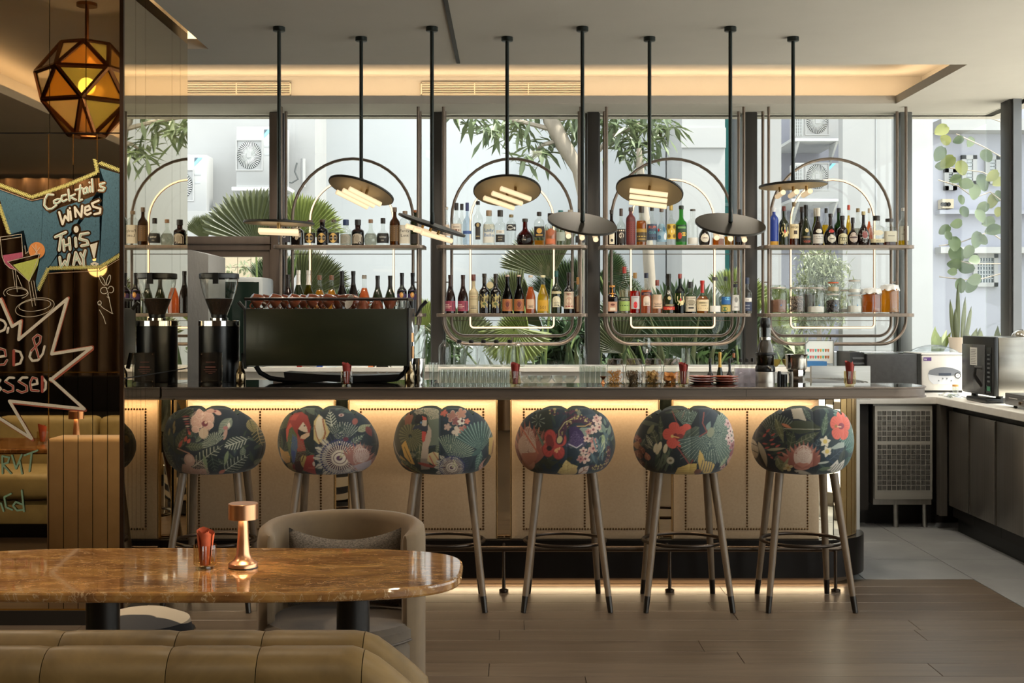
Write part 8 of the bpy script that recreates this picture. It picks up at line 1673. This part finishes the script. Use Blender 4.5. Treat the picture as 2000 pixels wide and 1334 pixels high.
mb = MB(); cs = [((Xp(1600, 15)+rr.uniform(-.2, .2), 15+rr.uniform(-.3, .3), VZ(640, 15)+rr.random()*(VZ(500, 15)-VZ(640, 15))), .07) for _ in range(90)]; leafcloud(mb, cs, 44, .10, .013, 0); mb.build('foliage', leafmat('olive_leaf', '#5c644c', '#8c9374', .3), bs, kind='stuff', smooth=0, fix=False)
MB().tube([(Xp(1600, 15), 15, 0), W(1600, 560, 15)], [.05, .02], 8).build('trunk', barkm, bs)
for i, (u0, u1, v0, Y, lb) in enumerate(((1040, 1160, 640, 12.15, 'dark undergrowth left of the black middle post'), (1170, 1325, 650, 12.15, 'dark undergrowth behind the snack jars'), (1330, 1490, 620, 12.15, 'dark undergrowth behind the red plates'), (835, 900, 640, 12.4, 'low hedge behind the water bottles'), (1490, 1580, 660, 12.6, 'light undergrowth below the jar shelf'))):
    t = thing('undergrowth', lb, 'shrub', (Xp((u0+u1)/2, Y), Y, 0)); mb = MB(); cs = [((Xp(rr.uniform(u0+18, u1-18), Y), Y+rr.uniform(-.12, .12), rr.uniform(.2, VZ(v0, Y))), .06) for _ in range(70)]; leafcloud(mb, cs, 16, .24, .035, 0)
    mb.build('foliage', leafmat('under_leaf', '#203524', '#4c623b', .25) if i != 4 else leafmat('olive_leaf', '', ''), t, kind='stuff', smooth=0, fix=False)
for i, u in enumerate((413, 443, 472, 498)):
    t = thing('potted_shrub', 'small shrub before the tiled garden wall, %s' % ('leftmost', 'second from the left', 'third from the left', 'rightmost')[i], 'shrub', (Xp(u, 13.2), 13.2, 0), group='shrubs before the tiled wall'); mb = MB(); leafcloud(mb, [((Xp(u, 13.2)+rr.uniform(-.02, .02), 13.2, rr.uniform(1.3, VZ(516, 13.2))), .035) for _ in range(14)], 14, .07, .015, 0); mb.build('foliage', leafmat('olive_leaf', '', ''), t, kind='stuff', smooth=0, fix=False); MB().cyl((Xp(u, 13.2), 13.2, 0), (Xp(u, 13.2), 13.2, 1.5), .02, n=7).build('trunk', barkm, t)
# fiddle-leaf fig at the right window
fgm = leafmat('fig_leaf', '#3a4a38', '#62704f', .3); fgy = leafmat('fig_leaf_pale', '#626b38', '#888a50', .4)
cr = lambda x, y: (1700+x/2.566, 180+y/2.566)
ff = thing('fiddle_leaf_fig', 'fiddle-leaf fig with big rounded leaves outside the right-hand window', 'tree', (Xp(1972, 11.4), 11.4, 0))
stem_pts = [(700, 1300), (690, 900), (672, 500), (660, 150), (660, -100)]
MB().tube([W(*cr(x, y), 11.4) for x, y in stem_pts], [.03, .028, .022, .018, .012], 8).build('trunk', barkm, ff)
brs = [[(690, 900), (560, 935), (470, 940), (345, 925)], [(684, 760), (600, 700), (540, 720), (430, 760), (345, 770)], [(676, 560), (600, 500), (520, 530), (440, 470), (340, 440)], [(665, 330), (560, 270), (430, 210)], [(668, 450), (560, 400), (400, 380), (345, 320)], [(690, 860), (500, 860), (430, 840)], [(660, 150), (600, 130), (520, 60)]]
for p in brs: MB().tube([W(*cr(x, y), 11.35) for x, y in p], .006, 6).build('branch', barkm, ff)
lv_ = [(355, 190, 66, 20), (375, 240, 54, -20), (345, 310, 70, 60), (385, 350, 70, 30), (350, 370, 50, 0), (455, 380, 66, 100), (425, 435, 50, 10), (560, 455, 80, 120), (480, 460, 60, 160), (520, 500, 70, 80), (610, 545, 66, 70), (640, 600, 44, 80), (550, 620, 64, 100), (590, 650, 60, 30), (612, 690, 64, 10), (530, 740, 76, 60), (430, 815, 84, 90), (490, 800, 60, 60), (420, 862, 60, 10), (480, 880, 70, 150), (410, 900, 44, 0), (450, 970, 66, 100), (500, 972, 64, 70), (520, 940, 66, 10), (560, 740, 54, 130), (370, 690, 54, 45), (430, 660, 54, 0), (420, 760, 66, 80), (640, 690, 50, 170), (610, 420, 60, 50), (580, 320, 60, 120), (500, 250, 50, 60), (440, 240, 46, 30), (640, 450, 54, 40), (455, 540, 44, 90), (470, 600, 50, 110), (560, 580, 60, 60), (640, 520, 50, 80), (520, 840, 54, 20), (390, 720, 44, 120)]
for i, (x, y, d, a) in enumerate(lv_):
    c = Vector(W(*cr(x, y), 11.3+.15*math.sin(i*2.1))); L = d/2.566*11.3/F*1.15; a = math.radians(a+rr.uniform(-15, 15)); ux = Vector((math.cos(a), .25*math.sin(i*1.7), math.sin(a))); uy = Vector((-math.sin(a), .35*math.cos(i*2.3), math.cos(a)))
    mb = MB(); mb.grid(lambda p, q: tuple(c+ux*(p-.5)*L+uy*(2*q-1)*L*.40*(math.sin(PI*(.04+.92*p))**.6)*(.8+.35*p)+Vector((0, -1, 0))*L*(.10*abs(2*q-1)-.15*(p-.5)**2)), 8, 2)
    mb.build('leaf', fgy if i in (0, 1, 5, 10, 11, 3, 29, 33) else fgm, ff, fix=False, smooth=60)
pw_ = thing('planter_wall', 'white planter ledge with pots outside the right-hand window', 'ledge', (4.8, 10.5, 0)); MB().box(2.8, 9, 10.2, 10.75, 0, VZ(690, 10.2)).build('wall', wallw, pw_)
zp = VZ(690, 10.2)+.0008
for u, n, vt, lb in ((1832, 6, 636, 'yellow-green strappy plant on the ledge, left'), (1905, 7, 632, 'strappy plant on the ledge between pot and oven'), (1952, 6, 625, 'strappy plant on the ledge near the dark post')): blades(lb, u, 10.45, n, vt, fany if u == 1832 else fanm, .5, .035, int(u), zp, 'plants on the outside ledge')
pt_ = thing('clay_pot', 'pale clay pot with upright snake plant leaves on the outside ledge', 'plant pot', (Xp(1873, 10.35), 10.35, zp)); MB().lathe([(.06, 0), (.075, .005), (.085, .12), (.088, .13), (.08, .13), (.075, .11), (.001, .11)], 20, cap1=False).build('pot', M('clay_pale', '#b8a592', .8), pt_, world=False)
for i, (dx, h) in enumerate(((-.04, .34), (0, .48), (.035, .36), (.06, .28), (-.02, .26))):
    MB().grid(lambda p, q: (dx+dx*.8*p+(2*q-1)*.02*math.sin(PI*min(1, .15+.85*p))**.6, .02*math.sin(i)+abs(2*q-1)*.008, .11+h*p), 6, 2).build('leaf', fanm, pt_, world=False, fix=False, smooth=60)
# ------------------------------------------------------------------ chalk-pen mural on the face of the column
class Ink:
    def __init__(s, d): s.mb = MB(); s.y = YF-.0028-d; s.k = 0
    def P(s, u, v): return (UX(u, YF), s.y, VZ(v, YF))
    def stroke(s, pts, w, closed=False):
        """flat pen stroke with round ends"""
        pts = pts+[pts[0]] if closed else pts
        for i in range(len(pts)-1):
            a, b = Vector(pts[i]), Vector(pts[i+1]); d = (b-a); L = d.length
            if L < 1e-6: continue
            d /= L; n = Vector((-d.y, d.x))*w/2; s.k += 1; yo = s.y; s.y -= .000004*(s.k % 60)
            o = [a+n]+[a+n*math.cos(t)-d*w/2*math.sin(t) for t in (PI/3, 2*PI/3)]+[a-n, b-n]+[b-n*math.cos(t)+d*w/2*math.sin(t) for t in (PI/3, 2*PI/3)]+[b+n]
            s.mb.add([s.P(p.x, p.y) for p in o], [tuple(range(len(o)))]); s.y = yo
    def poly(s, pts):
        bm = bmesh.new(); vs = [bm.verts.new(s.P(*p)) for p in pts]; f = bm.faces.new(vs); bmesh.ops.triangulate(bm, faces=[f]); bm.verts.index_update()
        s.mb.add([tuple(q.co) for q in bm.verts], [tuple(q.index for q in f.verts) for f in bm.faces]); bm.free()
    def ell(s, cx, cy, rx, ry, n=28): s.poly([(cx+rx*math.cos(2*PI*i/n), cy+ry*math.sin(2*PI*i/n)) for i in range(n)])
    def hatch(s, pts, band, step, w, slant):
        for (x0, y0), (x1, y1) in zip(pts[:-1], pts[1:]):
            L = math.hypot(x1-x0, y1-y0); n = max(1, int(L/step)); dx, dy = (x1-x0)/L, (y1-y0)/L
            for i in range(n):
                t_ = (i+.5)*L/n; x, y = x0+dx*t_, y0+dy*t_
                s.stroke([(x-dy*band/2-dx*slant, y+dx*band/2-dy*slant), (x+dy*band/2+dx*slant, y-dx*band/2+dy*slant)], w)
            s.stroke([(x0, y0), (x1, y1)], w*1.1)
    def build(s, name, m): return s.mb.build(name, m, col, smooth=0, fix=False)
def chalk(name, c1, c2, cover=.8):
    if name in MC: return MC[name]
    t = NT(name); nz = t.noise(t.coord((60, 1, 18)), 5, 5, .7, 1.5); c = t.ramp(nz, [(.35, c1), (.7, c2)])
    p = t.pbsdf(c, .8); al = t.ramp(nz, [(.28, (cover*.5,)*3), (.42, (cover,)*3)]); t.l(al, p.inputs['Alpha']); MC[name] = t.done(p.outputs[0]); return MC[name]
z4 = lambda L: [(x/5.336, 300+y/5.336) for x, y in L]
z5 = lambda L: [(x/5.336, 500+y/5.336) for x, y in L]
z6 = lambda L: [(x/3.812, 720+y/3.812) for x, y in L]
b = Ink(0)
b.poly(z4([(-40, 365), (0, 375), (340, 500), (460, 470), (450, 560), (520, 625), (640, 560), (760, 520), (880, 480), (1040, 420), (1110, 350), (1085, 280), (1040, 150), (1262, 215), (1262, 1020), (1040, 1165), (510, 1170), (470, 1250), (390, 1440), (375, 1330), (420, 1100), (300, 1040), (265, 960), (250, 800), (100, 845), (0, 470), (-40, 400)]))
b.build('mural_banner', chalk('chalk_blue', '#264654', '#3c606e', .93))
h = Ink(.0008)
WORDS = [[(560, 430), (500, 425), (470, 480), (465, 540), (500, 580), (545, 575), (590, 540)], [(600, 475), (565, 495), (570, 520), (600, 520), (630, 500), (625, 475), (600, 475)], [(690, 430), (650, 440), (640, 480), (665, 500), (700, 480)], [(715, 375), (728, 490)], [(785, 425), (728, 452), (795, 482)], [(840, 330), (828, 495), (858, 480)], [(790, 380), (862, 362)], [(905, 352), (872, 378), (878, 418), (905, 408), (915, 358), (922, 405)], [(942, 345), (946, 398)], [(934, 300), (936, 304)], [(962, 268), (972, 398)], [(1092, 308), (1042, 320), (1052, 345), (1095, 360), (1080, 388), (1032, 384)],
         [(620, 610), (655, 738), (682, 650), (718, 700), (712, 590)], [(735, 602), (745, 692)], [(730, 568), (732, 572)], [(792, 660), (782, 560), (850, 660), (860, 545)], [(890, 600), (945, 580), (930, 545), (892, 560), (886, 620), (912, 640), (950, 620)], [(1032, 490), (962, 520), (976, 555), (1050, 575), (1045, 620), (986, 632)]]
WORDS2 = [[(580, 870), (690, 820)], [(642, 848), (620, 1010)], [(665, 900), (672, 1010)], [(725, 882), (735, 1000)], [(670, 960), (730, 945)], [(790, 880), (796, 970)], [(925, 828), (842, 842), (832, 890), (910, 910), (922, 948), (852, 962)], [(625, 1080), (640, 1190), (680, 1120), (702, 1170), (725, 1050)], [(770, 1160), (792, 1030), (842, 1150)], [(775, 1112), (828, 1105)], [(842, 1040), (870, 1092), (892, 1010)], [(870, 1092), (876, 1170)]]
for w_ in WORDS[12:]+WORDS2: h.stroke(z4(w_), 11.5)
for w_ in WORDS[:12]: h.stroke(z4(w_), 9)
h.ell(*z4([(797, 790)])[0], 9.5, 11); h.poly(z4([(920, 935), (1040, 900), (1000, 1120), (970, 1120)]))
h.build('mural_gaps', mirror_dk)
l = Ink(.0016)
for w_ in WORDS: l.stroke(z4(w_), 4.2)
for w_ in WORDS2: l.stroke(z4(w_), 5.6)
l.ell(*z4([(797, 790)])[0], 4.8, 6.6); l.poly(z4([(940, 950), (1020, 925), (990, 1090), (975, 1085)]))
for a in range(3): l.stroke(z4([(950+a*8, 1150+a*5), (985, 1130+a*8), (1030-a*8, 1150), (990, 1180-a*6), (950+a*8, 1150+a*5)]), 1.6)
l.build('mural_lettering', chalk('chalk_white', '#b3ab98', '#cdc6b4', .97))
i_ = Ink(.0024)
for w_ in WORDS[:12]+WORDS2: i_.stroke(z4([(x+3, y+2) for x, y in w_]), 1.3)
i_.build('mural_letter_shine', chalk('chalk_teal', '#6f9a8c', '#86aa9c', .8))
yb = Ink(.0022)
for pts in ([(-30, 315), (335, 455)], [(335, 455), (700, 330), (1020, 195)], [(1020, 195), (992, 60)], [(1040, 95), (1265, 182)], [(-10, 520), (100, 838)], [(510, 1195), (1030, 1182)], [(1030, 1192), (1262, 1052)], [(505, 1200), (402, 1420)]): yb.hatch(z4(pts), 6.5, 3.1, 1.7, 2.2)
yb.build('mural_yellow_border', chalk('chalk_yellow', '#9c9450', '#b3aa64', .95))
wl = Ink(.002)
for pts in ([(0, 372), (330, 490), (480, 462)], [(510, 1248), (760, 1235), (1030, 1222)], [(1040, 1225), (1262, 1090)]): wl.stroke(z4(pts), 1.2)
wl.build('mural_brown_line', chalk('chalk_brown', '#8a7058', '#a08468', .9))
pk = Ink(.003); pk.poly(z4([(35, 1060), (240, 1025), (245, 1080), (90, 1125), (175, 1210), (100, 1195), (45, 1120)])); pk.build('mural_wine', chalk('chalk_pink', '#8c3a52', '#a04a62', .95))
og_ = Ink(.003); og_.ell(*z4([(388, 1010)])[0], 16, 16.3); og_.build('mural_orange_slice', chalk('chalk_orange', '#b06a30', '#c4803e', .97))
gn = Ink(.0036); gn.poly(z4([(140, 1160), (415, 1088), (400, 1160), (312, 1335)])); gn.build('mural_martini', chalk('chalk_lime', '#8f9640', '#a3a850', .97))
dk = Ink(.0042); dk.poly(z4([(85, 1128), (425, 1045), (418, 1078), (140, 1150)])); dk.poly(z4([(20, 900), (235, 868), (240, 1020), (35, 1052)])); dk.build('mural_glass_gap', mirror_dk)
ol = Ink(.0048)
def el(cx, cy, rx, ry, rot=0, a0=0, a1=360, n=40): return [(cx+rx*math.cos(math.radians(a0+(a1-a0)*i/n))*math.cos(rot)-ry*math.sin(math.radians(a0+(a1-a0)*i/n))*math.sin(rot), cy+rx*math.cos(math.radians(a0+(a1-a0)*i/n))*math.sin(rot)+ry*math.sin(math.radians(a0+(a1-a0)*i/n))*math.cos(rot)) for i in range(n+1)]
for pts in ([(8, 872), (30, 1080), (60, 1150), (110, 1195), (170, 1212)], [(8, 872), (230, 840), (245, 1070)], [(25, 900), (228, 868)], [(85, 1128), (420, 1045)], [(420, 1045), (312, 1335), (85, 1128)], [(265, 960), (275, 1045), (300, 1020)], [(340, 960), (400, 1040)], [(380, 950), (385, 1050)], [(420, 980), (370, 1050)]): ol.stroke(z4(pts), 1.0)
for pts in ([(140, 150), (162, 315)], [(168, 150), (186, 375)], [(186, 200), (236, 320)], [(305, 270), (345, 525)], [(332, 262), (376, 515)], [(358, 258), (388, 440)], el(185, 378, 108, 38), el(172, 385, 128, 62, 0, 150, 420), el(370, 515, 168, 58, -.12), el(370, 535, 205, 92, -.2)): ol.stroke(z5(pts), 1.0)
ol.build('mural_glass_outlines', chalk('chalk_thin', '#a89c88', '#c4b8a2', .9))
star = z5([(-120, 620), (8, 452), (130, 735), (218, 680), (198, 872), (705, 445), (540, 1022), (955, 955), (528, 1290)])+z6([(378, 74), (630, 300), (72, 240), (238, 520), (-30, 350)])
r1 = Ink(.0010); r1.stroke([(x+2.2, y-1.6) for x, y in star[:8]]+[(x+2.2, y+3.0) for x, y in star[7:]], 5.6); r1.build('mural_star_shadow', chalk('chalk_red', '#8a4028', '#9c4c32', .96))
w1_ = Ink(.0018); w1_.stroke(star, 5.8); w1_.build('mural_star', chalk('chalk_white2', '#a89e8c', '#bfb5a2', .97))
# block words in white outline with red fills
rd = Ink(.0030); wo = Ink(.0026)
def outl(pts, z, w=4.6): wo.stroke(z(pts), w)
def fil(pts, z, w=2.6): rd.stroke(z(pts), w)
LT = [(z5, [(0, 660), (48, 680), (68, 720), (50, 768), (0, 790)]), (z5, [(92, 748), (82, 798)]), (z5, [(-20, 1050), (65, 1042), (55, 980), (10, 965), (-20, 985)]), (z5, [(-10, 1135), (50, 1130), (78, 1085)]), (z5, [(148, 985), (148, 1138)]), (z5, [(148, 982), (215, 1000), (238, 1060), (215, 1118), (148, 1138)]),
      (z5, [(470, 940), (450, 1020), (400, 1085), (340, 1092), (312, 1050), (330, 990), (420, 900), (430, 840), (395, 822), (350, 860), (372, 930), (410, 1060)]),
      (z6, [(-20, 70), (5, 85), (-15, 120), (10, 150), (-15, 175)]), (z6, [(108, 68), (70, 66), (42, 95), (100, 130), (100, 165), (60, 176), (28, 160)]), (z6, [(206, 66), (168, 66), (142, 95), (202, 130), (204, 165), (165, 178), (130, 160)]), (z6, [(232, 122), (282, 112), (276, 75), (245, 66), (228, 105), (236, 160), (290, 165)]), (z6, [(318, 60), (318, 172)]), (z6, [(318, 66), (345, 100), (342, 150), (318, 172)])]
for z, pts in LT: outl(pts, z)
for k, (z, pts) in enumerate(LT):
    if k in (2, 3, 4, 6, 8, 9, 10, 11): fil(pts if k in (4, 11) else pts[len(pts)//2-1:], z, 5.4 if k in (4, 11) else 3.0)
wo.build('mural_block_letters', chalk('chalk_white2', '', '')); rd.build('mural_letter_fill', chalk('chalk_dark_red', '#7a2c20', '#8c3828', .97))
gr_ = Ink(.003)
for pts in ([(20, 650), (22, 780)], [(20, 650), (72, 660), (62, 700), (22, 712), (85, 780)], [(92, 645), (122, 745), (165, 640)], [(150, 690), (168, 782)], [(185, 645), (282, 608)], [(238, 630), (222, 765)], [(85, 930), (35, 955), (48, 1030), (95, 1050)], [(10, 1000), (30, 1060)], [(165, 905), (182, 1062)], [(168, 1010), (120, 990), (100, 1020), (130, 1055), (180, 1050)]): gr_.stroke(z6(pts), 3.6)
gr_.build('mural_green_letters', chalk('chalk_sage', '#5f7a5c', '#76907a', .9))
dd = Ink(.003)
for pts in (el(1070, 255, 18, 58, -.5), el(1135, 252, 16, 55, .3), el(1090, 360, 38, 34, 0, 40, 330), el(1160, 350, 28, 34, 0, -160, 120), [(1110, 330), (1135, 400)], [(1125, 400), (1145, 440), (1120, 425)], [(1140, 440), (1172, 590), (1180, 600)], [(1172, 600), (1075, 540), (1040, 500)], [(1040, 560), (1085, 640), (1105, 705)], el(1042, 490, 18, 22)): dd.stroke(z5(pts), 1.3)
dd.build('mural_doodle', chalk('chalk_thin'  , '', ''))
